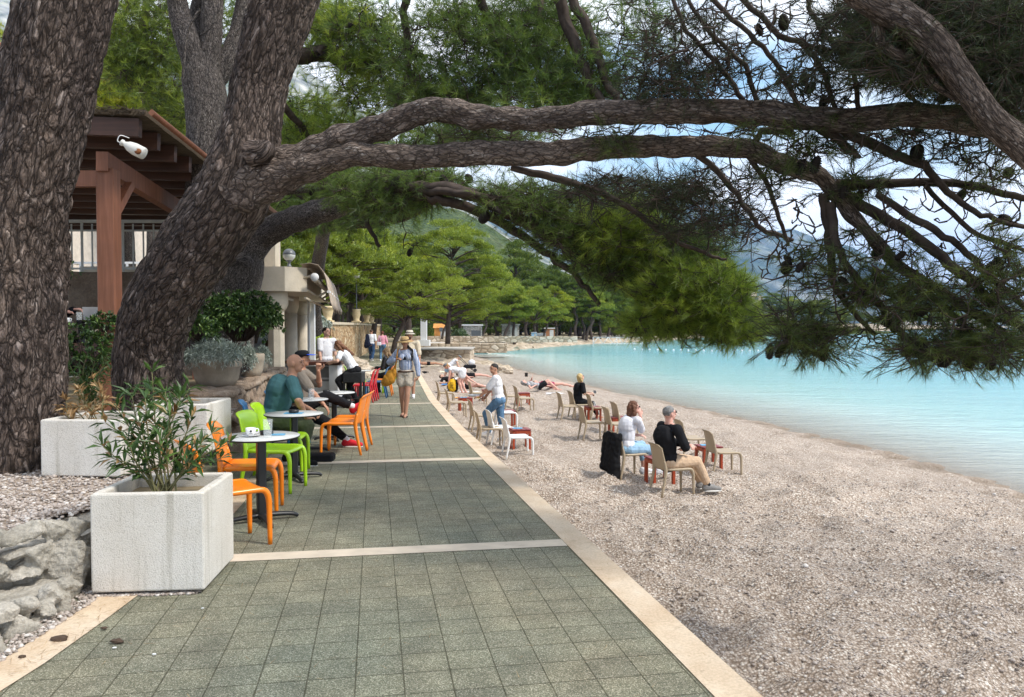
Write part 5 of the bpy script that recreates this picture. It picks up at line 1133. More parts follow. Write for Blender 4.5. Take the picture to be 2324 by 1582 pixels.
for u, v, a, lb in [(1176, 1038, 14, 'front white chair beside the red table with a blue leaflet'), (1138, 1012, 16, 'white chair half hidden behind the beige chair near the kerb'), (1148, 972, 12, 'white chair behind the legs of the waiter')]: beach_chair(u, v, a, lb, 'white')
tb = {}
for k, (u, v, a, lb) in enumerate([(1180, 1018, 12, 'red slatted table beside the front white chair, blue leaflet on top'), (1497, 1095, 14, 'red slatted table between the woman in white and the man in black'), (1608, 1062, 12, 'red slatted table between the two empty chairs by the water'), (1402, 985, 12, 'red slatted table left of the woman in white, behind the chairs'),
   (1345, 957, 12, 'red slatted table at the knees of the blonde woman'), (1187, 920, 12, 'red slatted table between the two chairs right of the waiter'), (1056, 934, 12, 'red slatted table with a blue tray near the kerb'), (1150, 968, 12, 'red slatted table behind the legs of the waiter'), (1108, 912, 12, 'dark red table partly behind the waiter tray')]):
    p = beach_pt(u, v); tb[k] = put('beach_table', lambda: crate_table(lb, 'red wooden tables on the beach'), p.x, p.y, beach_z(p.x, p.y, True), R(a), lb, 'red wooden tables on the beach')
def on(o, dx=0, dy=0, h=.42): return (o.location.x + dx, o.location.y + dy, o.location.z + h + .001)
M_bluetray = simple('blue_printed_leaflet', (.12, .38, .6), .4, .4, var=.3, nscale=30)
for k, lb in ((0, 'light blue leaflet on the red table beside the front white chair'), (6, 'light blue tray on the red table near the kerb'), (2, 'small pale leaflet on the red table by the water'), (1, 'dark phone lying on the red table between the two sitters')):
    m = MB(); m.box((0, 0, .006), (.2, .14, .008) if k != 1 else (.15, .08, .008), bev=.002); tag(obj('leaflet' if k != 1 else 'phone', m, None, M_bluetray if k != 1 else M_blackmetal, on(tb[k], -.05, 0)), lb, 'leaflet' if k != 1 else 'phone')
def glass(name, label, loc, r=.036, h=.13, fill=None, fmat=None, group='glasses on the tables'):
    t = thing(name, label, 'glass', loc, 0, group)
    m = MB(); m.lathe([(r * .82, 0), (r * .86, .01), (r, h), (r * .93, h), (r * .78, .014), (.001, .012)], seg=20); obj('glass_wall', m, t, M_glass)
    if fill: m = MB(); m.lathe([(r * .76, .015), (r * .9 * (fill / h) + r * .05, fill), (.001, fill)], seg=16); obj('drink', m, t, fmat or M_beer)
    return t
glass('drinking_glass', 'water glass on the red table by the blonde woman', on(tb[4], .05, -.05)); 
ct = {}
for k, (u, v, lb) in enumerate([(594, 1183, 'nearest round white café table with a coffee cup and glass'), (668, 1087, 'second round café table with a black ashtray on a blue leaflet')]):
    p = G(u, v); ct[k] = put('cafe_table', lambda: cafe_table(lb, (0, 0, 0)), p.x, p.y, p.z, .55, lb)
for k, (x, y, lb) in enumerate([(-2.87, 10.7, 'third round café table holding beer glasses, between the seated men'), (-2.78, 12.1, 'fourth round café table with an ashtray, in front of the bar'), (-4.0, 20.3, 'round café table of the woman in the black jacket'), (-3.9, 18.6, 'small round café table just behind the bar stool')]):
    ct[k + 2] = put('cafe_table', None, x, y, zpath(y), .4, lb)
TOPZ = .737
def at_table(k, dx, dy): o = ct[k]; return (o.location.x + dx, o.location.y + dy, o.location.z + TOPZ)
# cup and saucer
def cup(label, loc, rz=0):
    t = thing('coffee_cup', label, 'cup', loc, rz)
    m = MB(); m.lathe([(.001, 0), (.04, .002), (.075, .012), (.076, .015), (.04, .007), (.001, .006)], seg=28); obj('saucer', m, t, M_porcelain)
    m = MB(); m.lathe([(.022, .008), (.03, .012), (.04, .035), (.043, .072), (.040, .072), (.036, .035), (.001, .02)], seg=24); obj('cup', m, t, M_porcelain)
    m = MB(); m.tube([(.038, 0, .06), (.058, 0, .062), (.064, 0, .045), (.055, 0, .03), (.036, 0, .028)], .005, 6, 3); obj('handle', m, t, M_porcelain)
    m = MB(); m.lathe([(.038, .06), (.038, .061), (.001, .061)], seg=20); obj('coffee', m, t, simple('coffee', (.16, .08, .035), .3))
    m = MB(); m.ell((0, -.0405, .048), (.009, .003, .011)); m.box((0, -.037, .026), (.026, .003, .004)); obj('printed_mark', m, t, M_blackmetal); return t
cup('white coffee cup on its saucer on the nearest café table', at_table(0, -.07, -.05), R(20))
glass('drinking_glass', 'tall empty water glass on the nearest café table', at_table(0, .1, -.13), .04, .155)
def ashtray(label, loc): m = MB(); m.lathe([(.045, 0), (.055, .005), (.056, .035), (.045, .035), (.04, .01), (.001, .008)], seg=20); return tag(obj('ashtray', m, None, M_blackmetal, loc), label, 'ashtray', 'black ashtrays')
ashtray('black ashtray beside the coffee cup', at_table(0, .03, .06)); m = MB(); m.box((0, 0, .002), (.12, .1, .003), rz=.2); tag(obj('leaflet', m, None, M_bluetray, at_table(0, .13, .05)), 'blue leaflet under the glass on the nearest café table', 'leaflet')
z_ = at_table(1, 0, -.0); m = MB(); m.box((0, 0, .002), (.2, .15, .003), rz=.1); tag(obj('leaflet', m, None, M_bluetray, z_), 'blue leaflet under the ashtray on the second café table', 'leaflet'); ashtray('black ashtray on the blue leaflet of the second café table', (z_[0], z_[1], z_[2] + .004))
glass('beer_glass', 'half full beer glass on the third café table', at_table(2, -.06, -.05), .037, .15, .09)
glass('drinking_glass', 'tall empty glass right of the beer on the third café table', at_table(2, .12, -.08), .04, .15); glass('beer_glass', 'nearly empty beer glass left of the fuller one', at_table(2, -.16, .05), .034, .15, .05)
ashtray('black ashtray on the fourth café table by the bar', at_table(3, -.12, 0)); m = MB(); m.box((0, 0, .003), (.1, .07, .004)); tag(obj('napkin', m, None, M_white, at_table(3, .05, .02)), 'folded white napkin on the fourth café table', 'napkin')
# café chairs: (x, y) from the picture, colours as seen
def cafe_chair(col, x, y, deg, label):
    P = {'orange': P_orange, 'green': P_green, 'blue': P_blue, 'red': P_red}[col]; g = '%s café chairs' % {'orange': 'orange', 'green': 'lime green', 'blue': 'blue', 'red': 'red'}[col]
    return put('c' + col, lambda: side_chair('cafe_chair', label, P, g), x, y, zpath(y), FX + R(deg), label, g)
def gp2(u, v): p = G(u, v); return p.x, p.y
cafe_chair('orange', -2.16, 5.86, 39, 'nearest orange chair, half behind the white planter with oleander')
cafe_chair('orange', -2.36, 6.98, 10, 'orange chair on the far side of the nearest café table')
cafe_chair('green', -2.46, 8.02, -6, 'lime green chair nearest the second café table, its back to the wall')
cafe_chair('green', -2.68, 9.08, 4, 'lime green chair behind the second café table')
cafe_chair('blue', -3.02, 9.62, 14, 'dark blue chair under the man in the teal shirt')
cafe_chair('orange', -2.33, 10.62, 180, 'orange chair with its back to the path, in front of the red shoe')
cafe_chair('orange', -2.36, 11.2, 182, 'orange chair the man in the cap rests his foot on')
cafe_chair('blue', -3.25, 11.35, 8, 'blue chair under the man in the black cap')
cafe_chair('red', -3.72, 19.2, 184, 'front red chair near the bar stool'); cafe_chair('red', -3.72, 19.75, 184, 'rear red chair behind the front red one')
cafe_chair('blue', -3.62, 20.6, 184, 'blue chair behind the red chairs'); cafe_chair('green', -3.45, 22.2, 186, 'lime green chair carrying the woman in the black jacket'); cafe_chair('orange', -3.6, 21.4, 184, 'orange chair mostly hidden between the blue and green chairs'); cafe_chair('blue', -4.55, 19.6, 10, 'blue chair left of the small table by the bar'); cafe_chair('green', -4.3, 21.4, 10, 'lime green chair left of the woman in the black jacket')
# ------------------------------------------------------------------ bar counter, kiosk, pergola
def wob(o, root): o.data.transform(Matrix.Translation(-Vector(root.location))); return o
zf = zpath(18)
bar = thing('bar_counter', 'outdoor bar counter with a dark wooden top and pale grey front', 'bar', (-4.6, 18.2, zf), 0)
m = MB(); m.box((-.55, .75, .995), (1.9, .5, .07), bev=.01); m.box((.12, .1, 1.0), (.95, .62, .085), rz=.08, bev=.012); obj('counter_top', m, bar, M_bar)
m = MB(); m.box((.43, .12, .48), (.2, .5, .96)); obj('pillar', m, bar, M_white)
m = MB(); m.box((-.42, .55, .45), (1.5, .5, .9)); obj('front_panel', m, bar, simple('grey_bar_front', (.27, .27, .27), .4)); m = MB(); m.box((-.42, .27, .62), (1.42, .03, .04)); m.box((-.42, .27, .3), (1.42, .03, .5)); obj('shelf', m, bar, M_white)
st = thing('bar_stool', 'black box shaped rattan bar stool under the leaning woman', 'stool', (-3.62, 17.75, zf))
m = MB(); m.box((0, 0, .70), (.44, .42, .24), bev=.02); obj('seat', m, st, simple('black_rattan', (.02, .02, .021), .7, .3, var=.5, nscale=60, bump=.8, bscale=70))
for sx in (-1, 1):
    for sy in (-1, 1): m = MB(); m.box((sx * .19, sy * .18, .30), (.045, .045, .6)); obj('leg', m, st, M_blackmetal)
m = MB(); m.box((0, .18, .22), (.38, .02, .025)); m.box((0, -.18, .22), (.38, .02, .025)); obj('foot_rail', m, st, M_blackmetal)

ki = thing('kiosk', 'cream plastered beach bar kiosk with octagonal columns and a flat slab roof', 'kiosk', (-5.3, 18, -.35))
def col8(x, y, z0, z1, r, rt, seg=8):
    m = MB(); m.lathe([(r * 1.02, z0), (r, z0 + .05), (r * .98, z1 - .42)], c=(x, y, 0), seg=seg, smooth=seg > 10); m.lathe([(r * 1.0, z1 - .42), (rt * .86, z1 - .38), (rt, z1 - .28), (rt, z1)], c=(x, y, 0), seg=20 if seg == 8 else 24); return m
for (x, y, r_, sg) in [(-5.32, 17.5, .19, 8), (-5.82, 20.3, .2, 20), (-6.45, 24.0, .2, 20)]: wob(obj('column', col8(x, y, -.35 if y > 18 else .6, 2.34, r_, .27 if sg == 8 else .24, sg), ki, M_plaster), ki)
a = [(-9.5, 17.1), (-5.0, 17.1), (-4.62, 17.5), (-6.0, 25.0), (-10.5, 25.0)]
m = MB(); m.prism(a, 2.34, 2.88); wob(obj('roof_slab', m, ki, M_plaster), ki)
m = MB(); m.prism([(-5.95, 17.9), (-5.72, 17.9), (-5.72, 18.2), (-5.95, 18.2)], 2.885, 3.5); m.prism([(-5.60, 17.6), (-5.36, 17.6), (-5.36, 18.0), (-5.60, 18.0)], 2.885, 3.52); wob(obj('parapet_post', m, ki, M_plaster), ki)
m = MB(); m.box((-8.0, 19.6, 1.0), (4.2, .12, 2.66)); wob(obj('back_wall', m, ki, M_white), ki)
m = MB(); m.box((-7.4, 24.8, 1.0), (2.2, .12, 2.66)); wob(obj('end_wall', m, ki, M_white), ki)
m = MB(); m.box((-7.05, 19.48, .95), (2.3, .08, 2.45)); wob(obj('door', m, ki, M_greydoor), ki)
for k in range(7):
    m = MB(); m.box((-6.9, 19.43, -.1 + k * .42), (2.0, .02, .018), ry=.72); wob(obj('door_groove', m, ki, simple('door_groove', (.3, .32, .35))), ki)
m = MB(); m.tube([(-5.5, 18.35, -.3), (-5.5, 18.35, 2.3)], .05, 12); wob(obj('shutter_post', m, ki, M_steel), ki)
m = MB(); m.box((-5.93, 19.4, 1.0), (.06, .06, 2.7)); m.box((-5.66, 21.6, 1.0), (.06, .06, 2.7)); m.box((-5.66, 20.0, 2.24), (.05, 3.0, .06), rz=A10); wob(obj('shutter_frame', m, ki, M_white), ki)
# name board hanging behind the column
bd = thing('sign_board', 'white hanging name board under the kiosk slab with curved lower edge', 'sign', (-6.35, 18.0, 1.98))
pts_ = [(-.9, .34), (.42, .34), (.42, -.02)] + [(.42 - 1.32 * f, -.02 - .24 * math.sin(f * math.pi * .6)) for f in np.linspace(.12, 1, 10)]
m = MB(); n = len(pts_); V = [(x, 0, z) for x, z in pts_] + [(x, .04, z) for x, z in pts_]; m.add(V, [tuple(range(n))[::-1], tuple(range(n, 2 * n))] + [(i, n + i, n + (i + 1) % n, (i + 1) % n) for i in range(n)], False); obj('board', m, bd, simple('sign_white', (.42, .43, .43), .4))
m = MB(); m.add([(-.9, -.005, .33), (.26, -.005, .33), (.02, -.005, .0), (-.9, -.005, .0)], [(0, 1, 2, 3)], False); obj('white_field', m, bd, simple('sign_field', (.62, .63, .62), .4))
def text(name, body, size, parent, loc, rot, mat, ext=.001, align='LEFT'):
    c = bpy.data.curves.new(name, 'FONT'); c.body = body; c.size = size; c.extrude = ext; c.align_x = align
    o = bpy.data.objects.new('tmp', c); COL.objects.link(o); dg = bpy.context.evaluated_depsgraph_get(); me = bpy.data.meshes.new_from_object(o.evaluated_get(dg)); bpy.data.objects.remove(o)
    q = obj(name, me, parent, mat, loc); q.rotation_euler = rot; return q
text('lettering', 'AČIĆ', .25, bd, (-.72, -.012, .07), (math.pi / 2, 0, 0), M_blackmetal).scale = (.72, 1, 1)
text('small_lettering', 'T. KOZARICA I SINOVI', .045, bd, (-.72, -.012, .285), (math.pi / 2, 0, 0), M_blackmetal)
text('small_lettering', 'BRELA', .06, bd, (-.6, -.012, -.09), (math.pi / 2, 0, 0), M_blackmetal)
# globe lamps
def globe(label, loc, r=.15, pole=0):
    t = thing('globe_lamp', label, 'lamp', loc, 0)
    m = MB(); V = []; m.lathe([(.001, pole + .12 + r * 2)] + [(r * math.sin(a), pole + .12 + r + r * math.cos(a)) for a in np.linspace(.15, math.pi / 2, 9)][0:], seg=24); obj('globe_cap', m, t, M_globe_top)
    m = MB(); m.lathe([(r * .985 * math.sin(a), pole + .12 + r + r * math.cos(a)) for a in np.linspace(math.pi / 2, math.pi - .25, 9)], seg=24); obj('globe', m, t, M_globe)
    m = MB(); m.lathe([(.06, 0), (.05, .04), (.032, .06), (.03, pole + .1), (.07, pole + .125), (.07, pole + .15)], seg=14); obj('stem', m, t, M_globe_top); return t
globe('globe lamp on the corner of the kiosk roof', (-5.0, 17.45, 2.885), .14, .02)
# retracted awning on the sea side of the kiosk
aw = thing('awning', 'folded weathered brown awning with scalloped edge on the kiosk side', 'awning', (-4.85, 19.5, 2.4))
def along(s, n, z): return (-4.72 + TX * 0 - .182 * s + n * .98, 17.3 + s * .98 + n * .18, z)
m = MB(); V = []; ns, nk = 30, 8; prof = [(0, 2.93), (.2, 2.95), (.38, 2.9), (.5, 2.74), (.56, 2.6), (.6, 2.44), (.64, 2.3), (.68, 2.12), (.72, 2.0)]
for i in range(ns + 1):
    s = 5.6 * i / ns
    for k, (n_, z_) in enumerate(prof):
        wv = .03 * math.sin(i * 1.1 + k * .7) ; sc_ = (-.1 * abs(math.sin(i * math.pi / 2)) if k == 8 else 0); V.append(along(s, n_ + wv * .6, z_ + wv + sc_))
nk = len(prof) - 1
m.add(V, [(i * (nk + 1) + k, (i + 1) * (nk + 1) + k, (i + 1) * (nk + 1) + k + 1, i * (nk + 1) + k + 1) for i in range(ns) for k in range(nk)]); o = wob(obj('cloth', m, aw, M_awning), aw); sd_ = o.modifiers.new('t', 'SOLIDIFY'); sd_.thickness = .012
m = MB(); m.tube([along(0, .32, 2.62), along(5.6, .32, 2.62)], .07, 12); wob(obj('roller', m, aw, M_plaster), aw)
m = MB(); m.tube([along(0, .62, 2.34), along(5.6, .62, 2.34)], .035, 8); wob(obj('front_bar', m, aw, M_white), aw)
for s in (.15, 1.6, 3.4, 5.3):
    m = MB(); m.tube([along(s, -.02, 2.62), along(s, .3, 2.72), along(s, .45, 2.5)], .03, 8); m.tube([along(s + .1, .1, 2.4), along(s + .5, .35, 2.25), along(s + .2, .55, 2.35)], .028, 8); m.tube([along(s, .1, 2.2), along(s + .3, .3, 2.1)], .03, 8); wob(obj('folding_arm', m, aw, M_plaster), aw)
for s in (0.02, 5.5): m = MB(); m.lathe([(.001, -.03), (.09, -.03), (.09, .03), (.001, .03)], c=(0, 0, 0), seg=16); o = obj('end_cap', m, aw, M_white); o.rotation_euler = (math.pi / 2, 0, 0); o.location = Vector(along(s - .05, .32, 2.66)) - Vector(aw.location)

# pergola with reed roof
pg = thing('pergola', 'red brown timber pergola with a reed thatched roof over the café terrace', 'pergola', (-6, 11, .6))
def pv(x, y, z): return (x, y, z)
Rf = W(330, 262, 9.5); Rb = W(635, 500, 16.9)
def roofp(a, b):         # a: 0 right edge .. 1 left, b: 0 front .. 1 back
    p = Rf.lerp(Rb, b); return Vector((p.x - 5.4 * a, p.y + .1 * a, p.z + .22 * a * (1 - .9 * b)))
m = MB(); V = []; na, nb_ = 40, 60
for j in range(nb_ + 1):
    for i in range(na + 1): p = roofp(i / na, j / nb_ * 1.0); V.append(p + Vector((0, 0, .07 + .03 * noise.noise(p * 3))))
for j in range(nb_ + 1):
    for i in range(na + 1): p = roofp(i / na, j / nb_); V.append(p + Vector((0, 0, .0 + .012 * noise.noise(p * 9))))
S = (na + 1) * (nb_ + 1)
Fc = [(j * (na + 1) + i, j * (na + 1) + i + 1, (j + 1) * (na + 1) + i + 1, (j + 1) * (na + 1) + i) for j in range(nb_) for i in range(na)]; Fc += [tuple(S + q for q in f[::-1]) for f in Fc]
Fc += [(i, S + i, S + i + 1, i + 1) for i in range(na)] + [(j * (na + 1), (j + 1) * (na + 1), S + (j + 1) * (na + 1), S + j * (na + 1)) for j in range(nb_)]
m.add(V, Fc, False); wob(obj('thatch', m, pg, M_thatch), pg)
m = MB(); r_ = random.Random(4)
for k in range(700):       # loose reed ends along the front edge
    a_ = r_.random(); p = roofp(a_, 0) + Vector((0, 0, r_.uniform(.0, .09))); m.tube([p, p + Vector((r_.uniform(-.08, .08), -r_.uniform(.02, .12), r_.uniform(-.05, .03)))], .004, 3)
wob(obj('reed_ends', m, pg, M_thatch), pg)
for k in range(13):       # rafters
    b_ = .005 + k * .082; p0, p1 = roofp(-.0 if k else .0, b_), roofp(1, b_); c = (p0 + p1) / 2; m = MB(); m.box((c.x - .05, c.y, c.z - .135), (5.3, .09, .22), rx=0, ry=math.atan2(p1.z - p0.z, 5.4)); wob(obj('rafter', m, pg, M_beam), pg)
m = MB(); p0, p1 = roofp(-.012, -.003), roofp(-.012, 1.0); d = p1 - p0; m.tube([p0 + Vector((.02, 0, .03)), p1 + Vector((.02, 0, .03))], .045, 4, flat=1); wob(obj('fascia_board', m, pg, M_post), pg)
pw = W(250, 700, 9.9); px_, py_ = pw.x, pw.y
m = MB(); p0 = Vector((px_, py_ - .15, 3.62)); p1 = Vector((px_ - 1.0, py_ + 7.0, 3.42)); 
dv = (p1 - p0); c = (p0 + p1) / 2; m.box(c, (.14, dv.length, .24), rz=math.atan2(-dv.x, dv.y), rx=math.atan2(dv.z, dv.y)); wob(obj('main_beam', m, pg, M_post), pg)
m = MB(); m.box((px_ - 1.6, py_ - .02, 3.42), (3.2, .12, .2)); wob(obj('cross_beam', m, pg, M_post), pg)
for k, (x, y) in enumerate([(px_, py_), (px_ - .55, py_ + 4.2), (px_ - 1.05, py_ + 7.2), (px_ - 4.4, py_)]):
    m = MB(); m.box((x, y, 2.0), (.22, .22, 3.1), bev=.012, rz=A10 * .4); wob(obj('post', m, pg, M_post), pg)
    m = MB(); m.box((x + .02, y + .3, 3.22), (.1, .1, .62), rx=-.75); wob(obj('brace', m, pg, M_post), pg)
bu = thing('float', 'white plastic buoy with a rusty stain hanging from the pergola beam', 'float', W(303, 337, 9.3)); 
m = MB(); m.lathe([(.001, -.2), (.095, -.2), (.105, -.18), (.105, -.02), (.085, .08), (.05, .14), (.04, .17), (.055, .19), (.055, .22), (.001, .23)], seg=24); bu.scale = (.7, .7, .7); o = obj('body', m, bu, simple('aged_white_plastic', (.62, .6, .55), .5, var=.1)); o.rotation_euler = (0, -1.1, .1)
m = MB(); m.lathe([(.001, -.006), (.05, -.004), (.001, -.002)], seg=16, sx=1.2); o = obj('rust_stain', m, bu, simple('rust', (.25, .09, .03), .8, var=.4, nscale=30)); o.location = (.12, -.098, -.07); o.rotation_euler = (math.pi / 2, 0, 0)
m = MB(); m.tube([(-.2, 0, .09), (-.27, 0, .13), (-.22, 0, .22), (-.12, .1, .2)], .008, 6, 4); obj('rope', m, bu, M_white)

# terrace: deck edge, laptop table, dark retaining wall, railing, house
dk = tag(obj('wooden_deck_edge', MB().box((-7.6, 10.5, 1.2), (5.2, .1, .26)), None, M_beam), 'dark red wooden edge board of the café terrace below the laptop table', 'edge board')
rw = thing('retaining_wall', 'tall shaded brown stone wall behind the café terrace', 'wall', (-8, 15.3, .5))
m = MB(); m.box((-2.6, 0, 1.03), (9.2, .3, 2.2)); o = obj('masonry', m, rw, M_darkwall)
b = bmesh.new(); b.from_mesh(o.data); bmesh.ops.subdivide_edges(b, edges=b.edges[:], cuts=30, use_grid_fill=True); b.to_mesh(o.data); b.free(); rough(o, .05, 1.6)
rl = thing('railing', 'pale grey metal railing on top of the shaded wall', 'railing', (-8, 15.2, 2.63))
for z, r_ in ((.98, .035), (.80, .02), (.06, .022)): m = MB(); m.box((-.8, 0, z), (7.4, r_ * 2, r_ * 1.6)); obj('rail', m, rl, M_rail)
for k in range(37): m = MB(); x = -4.4 + k * .2; m.box((x, 0, .49 if k % 4 else .48), (.045 if k % 4 == 0 else .026, .02, .88 if k % 4 else .96)); obj('baluster', m, rl, M_rail)
rl2 = thing('railing', 'lower white railing of the stairs seen through the front railing', 'railing', (-11.5, 20, 2.3))
for z in (.9, .2): m = MB(); m.box((0, 0, z), (9, .05, .05)); obj('rail', m, rl2, M_white)
for k in range(30): m = MB(); m.box((-4.4 + k * .3, 0, .5), (.05, .04, .8)); obj('baluster', m, rl2, M_white)
tag(obj('upper_ground', MB().prism([(-24, 15.6), (-6.6, 15.6), (-8.6, 18), (-12.5, 25), (-14.5, 34.5), (-30, 34.5)], 2.05, 2.35), None, M_earth), kind='structure')
hs = thing('house', 'pale pink and white house with green shutters behind the railing', 'house', (-17.6, 26, 2.3))
m = MB(); m.box((0, 0, 3.5), (8.0, 6, 7)); obj('wall', m, hs, simple('pale_pink_render', (.62, .54, .46), .9, .2)); m = MB(); m.box((.03, -.06, 3.35), (8.1, 6, .14)); obj('string_course', m, hs, M_white)
m = MB(); m.box((0, 0, 7.3), (8.8, 6.8, .3)); m.box((0, 0, 7.9), (6, 4, 1.0), taper=.2); obj('roof', m, hs, simple('tile_roof', (.4, .16, .08)))
for x, z in ((3.0, 4.9), (3.3, 1.3), (0, 4.9), (0, 1.3)):
    m = MB(); m.box((x - .32, -3.03, z), (.62, .08, 1.7)); m.box((x + .36, -3.03, z), (.62, .08, 1.7)); o = obj('shutter', m, hs, M_shutter)
    for k in range(9): m.box((x, -3.08, z - .7 + k * .17), (1.3, .03, .03))
    o.data = m.mesh('shutter'); o.data.materials.append(M_shutter)
lt = thing('cafe_table', 'dark table with a laptop on the terrace between the two big trunks', 'table', W(190, 733, 11.0)); m = MB(); m.box((0, 0, -.015), (1.1, .7, .03), bev=.008); obj('tabletop', m, lt, M_blackmetal); m = MB(); m.box((0, 0, -.35), (.08, .08, .64)); obj('column', m, lt, M_blackmetal)
lz = lt.location.z
lpx = thing('laptop', 'open silver laptop seen from behind on the dark terrace table', 'laptop', (W(222, 720, 11.0).x, 11.0, lz + .002), R(12))
m = MB(); m.box((0, .0, .009), (.31, .22, .016), bev=.004); obj('base', m, lpx, M_steel); m = MB(); m.box((0, -.12, .115), (.31, .008, .215), rx=.28, bev=.003); obj('screen_lid', m, lpx, simple('laptop_silver', (.5, .51, .53), .35, .5, .5))
m = MB(); m.box((0, -.131, .15), (.05, .003, .008), rx=.28); m.box((0, -.129, .135), (.008, .003, .03), rx=.28); m.lathe([(.009, -.0015), (.013, -.0015), (.013, .0015), (.009, .0015)], seg=14); obj('emblem', m, lpx, M_white); 
cup('white coffee cup with a printed mark on the terrace table', (W(152, 722, 10.8).x, 10.8, lz)); glass('drinking_glass', 'tall water glass between the cup and laptop', (W(180, 722, 10.8).x, 10.8, lz), .04, .15)
m = MB(); m.box((0, 0, .02), (.34, .2, .04), bev=.01); m.box((-.1, -.13, -.12), (.04, .012, .3)); tag(obj('laptop_bag', m, None, M_black, (W(212, 726, 10.75).x, 10.72, lz)), 'black bag with a hanging strap in front of the laptop', 'bag')
pt = thing('flower_pot', 'cream tapered pot under the terrace edge beside the leaning trunk', 'pot', W(240, 770, 10.2)); m = MB(); m.lathe([(.1, -.02), (.16, .3), (.17, .32), (.14, .32), (.001, .28)], seg=20); obj('pot', m, pt, M_plaster)
m = MB(); m.box((0, 0, 0), (.05, .05, .16), bev=.01); tag(obj('ashtray_box', m, None, M_blackmetal, W(505, 1010, 9.9)), 'small black box fixed low on the rubble wall behind the nearest table', 'box')
# ------------------------------------------------------------------ curved wall with stone vases
sw = thing('stone_wall', 'tan stone block wall with pale coping curving along the path, vases on top', 'wall', (-9.2, 46, 0))
cpl = catmull(np.array([(-10.6, 38.5), (-8.45, 36.2), (-8.7, 40), (-9.4, 47), (-10.2, 54), (-10.9, 62), (-11.2, 72)][0:2], float), 6)
cp2 = catmull(np.array([(-8.45, 36.2), (-8.75, 40), (-9.4, 47), (-10.3, 54), (-11.3, 62), (-12.2, 72)], float), 6)
for nm, pl in (('side_face', cpl), ('long_face', cp2)):
    m = MB(); n = len(pl)
    for i in range(n - 1):
        a, b = Vector((*pl[i], 0)), Vector((*pl[i + 1], 0)); nr = Vector((-(b - a).y, (b - a).x, 0)).normalized() * .5
        if nm == 'side_face': nr = Vector((0, .5, 0))
        m.add([a + Vector((0, 0, -.6)), b + Vector((0, 0, -.6)), b + Vector((0, 0, 1.66)), a + Vector((0, 0, 1.66)), a + nr + Vector((0, 0, 1.66)), b + nr + Vector((0, 0, 1.66)), a + nr + Vector((0, 0, -.6)), b + nr + Vector((0, 0, -.6))], [(0, 1, 2, 3), (3, 2, 5, 4), (4, 5, 7, 6)], False)
    wob(obj(nm, m, sw, M_tufa), sw)
    m = MB(); n = len(pl); OA = offset([tuple(p) for p in pl], -.07) if nm == 'long_face' else [(x, y - .08) for x, y in pl]; OB = [(x - .6, y) for x, y in OA] if nm == 'long_face' else [(x, y + .62) for x, y in OA]; m.add([(x, y, 1.665) for x, y in OA] + [(x, y, 1.79) for x, y in OA] + [(x, y, 1.79) for x, y in OB], [(i, i + 1, n + i + 1, n + i) for i in range(n - 1)] + [(n + i, n + i + 1, 2 * n + i + 1, 2 * n + i) for i in range(n - 1)], False); o = wob(obj('coping', m, sw, simple('pale_coping', (.5, .42, .31), .8, .2)), sw)
def vase(label, loc, s=1.0, tulip=False):
    t = thing('stone_vase', label, 'vase', loc, 0, 'carved stone vases on the curved wall')
    if not tulip: m = MB(); m.lathe([(.2 * s, 0), (.2 * s, .04 * s), (.17 * s, .06 * s), (.19 * s, .2 * s), (.24 * s, .42 * s), (.27 * s, .55 * s), (.33 * s, .58 * s), (.33 * s, .66 * s), (.27 * s, .68 * s), (.22 * s, .62 * s), (.001, .6 * s)], seg=24)
    else: m = MB(); m.lathe([(.2 * s, 0), (.2 * s, .06 * s), (.17 * s, .09 * s), (.2 * s, .25 * s), (.24 * s, .4 * s), (.22 * s, .62 * s), (.26 * s, .74 * s), (.2 * s, .74 * s), (.001, .7 * s)], seg=24)
    for i, v in enumerate(m.v): x, y, z = v; a = math.atan2(y, x); k = 1 + .06 * abs(math.cos(a * 4)) * (1 if .1 * s < z < .55 * s else 0); m.v[i] = (x * k, y * k, z)
    obj('bowl', m, t, M_vase); m = MB(); m.box((0, 0, -.03), (.5 * s, .5 * s, .08)); obj('plinth', m, t, M_vase); return t
vase('nearest carved stone vase, on the corner of the curved wall', (W(742, 730, 36.4).x, 36.6, 1.85), 1.0); v2 = vase('tulip shaped stone vase at the foot of the globe lamp', (W(809, 740, 45).x, 45, 1.88), .95, True)
vase('third stone vase along the curved wall, right of the lamp', (W(829, 742, 51).x, 51.5, 1.88), .85); vase('farthest stone vase on the curved wall', (W(838, 743, 55).x, 56, 1.88), .85)
globe('globe lamp on a tall dark pole above the curved wall', (W(809, 740, 45).x, 45.05, 2.5), .22, 1.7)
for i, (u, v, d, rad, n, mt, lb) in enumerate([(700, 790, 30, (.9, .6, .45), 260, M_ybush, 'bright yellow green bush in front of the curved wall'), (700, 752, 33, (1.0, .6, .55), 260, M_silver, 'grey green lavender mound in front of the curved wall'), (720, 775, 31, (.5, .5, .35), 100, M_ybush, 'small yellow bush right of the larger one')]):
    rosette_bush('shrub', lb, 'bush', W(u, v, d), rad, n, .16, .05, mt, 90 + i, per=8, parts_stem=False)
rk = tag(obj('rock', lump(.7, 41, 4, flat=(1.2, .8, .6)), None, M_searock, (-5.9, 26.5, -.1)), 'pale boulder low wall end behind the bar, left of the path', 'rock')
rk = tag(obj('rock', lump(.9, 42, 4, flat=(1.6, .8, .55)), None, M_searock, (-6.6, 29.5, -.1)), 'long pale boulder beside the yellow green bush', 'rock')
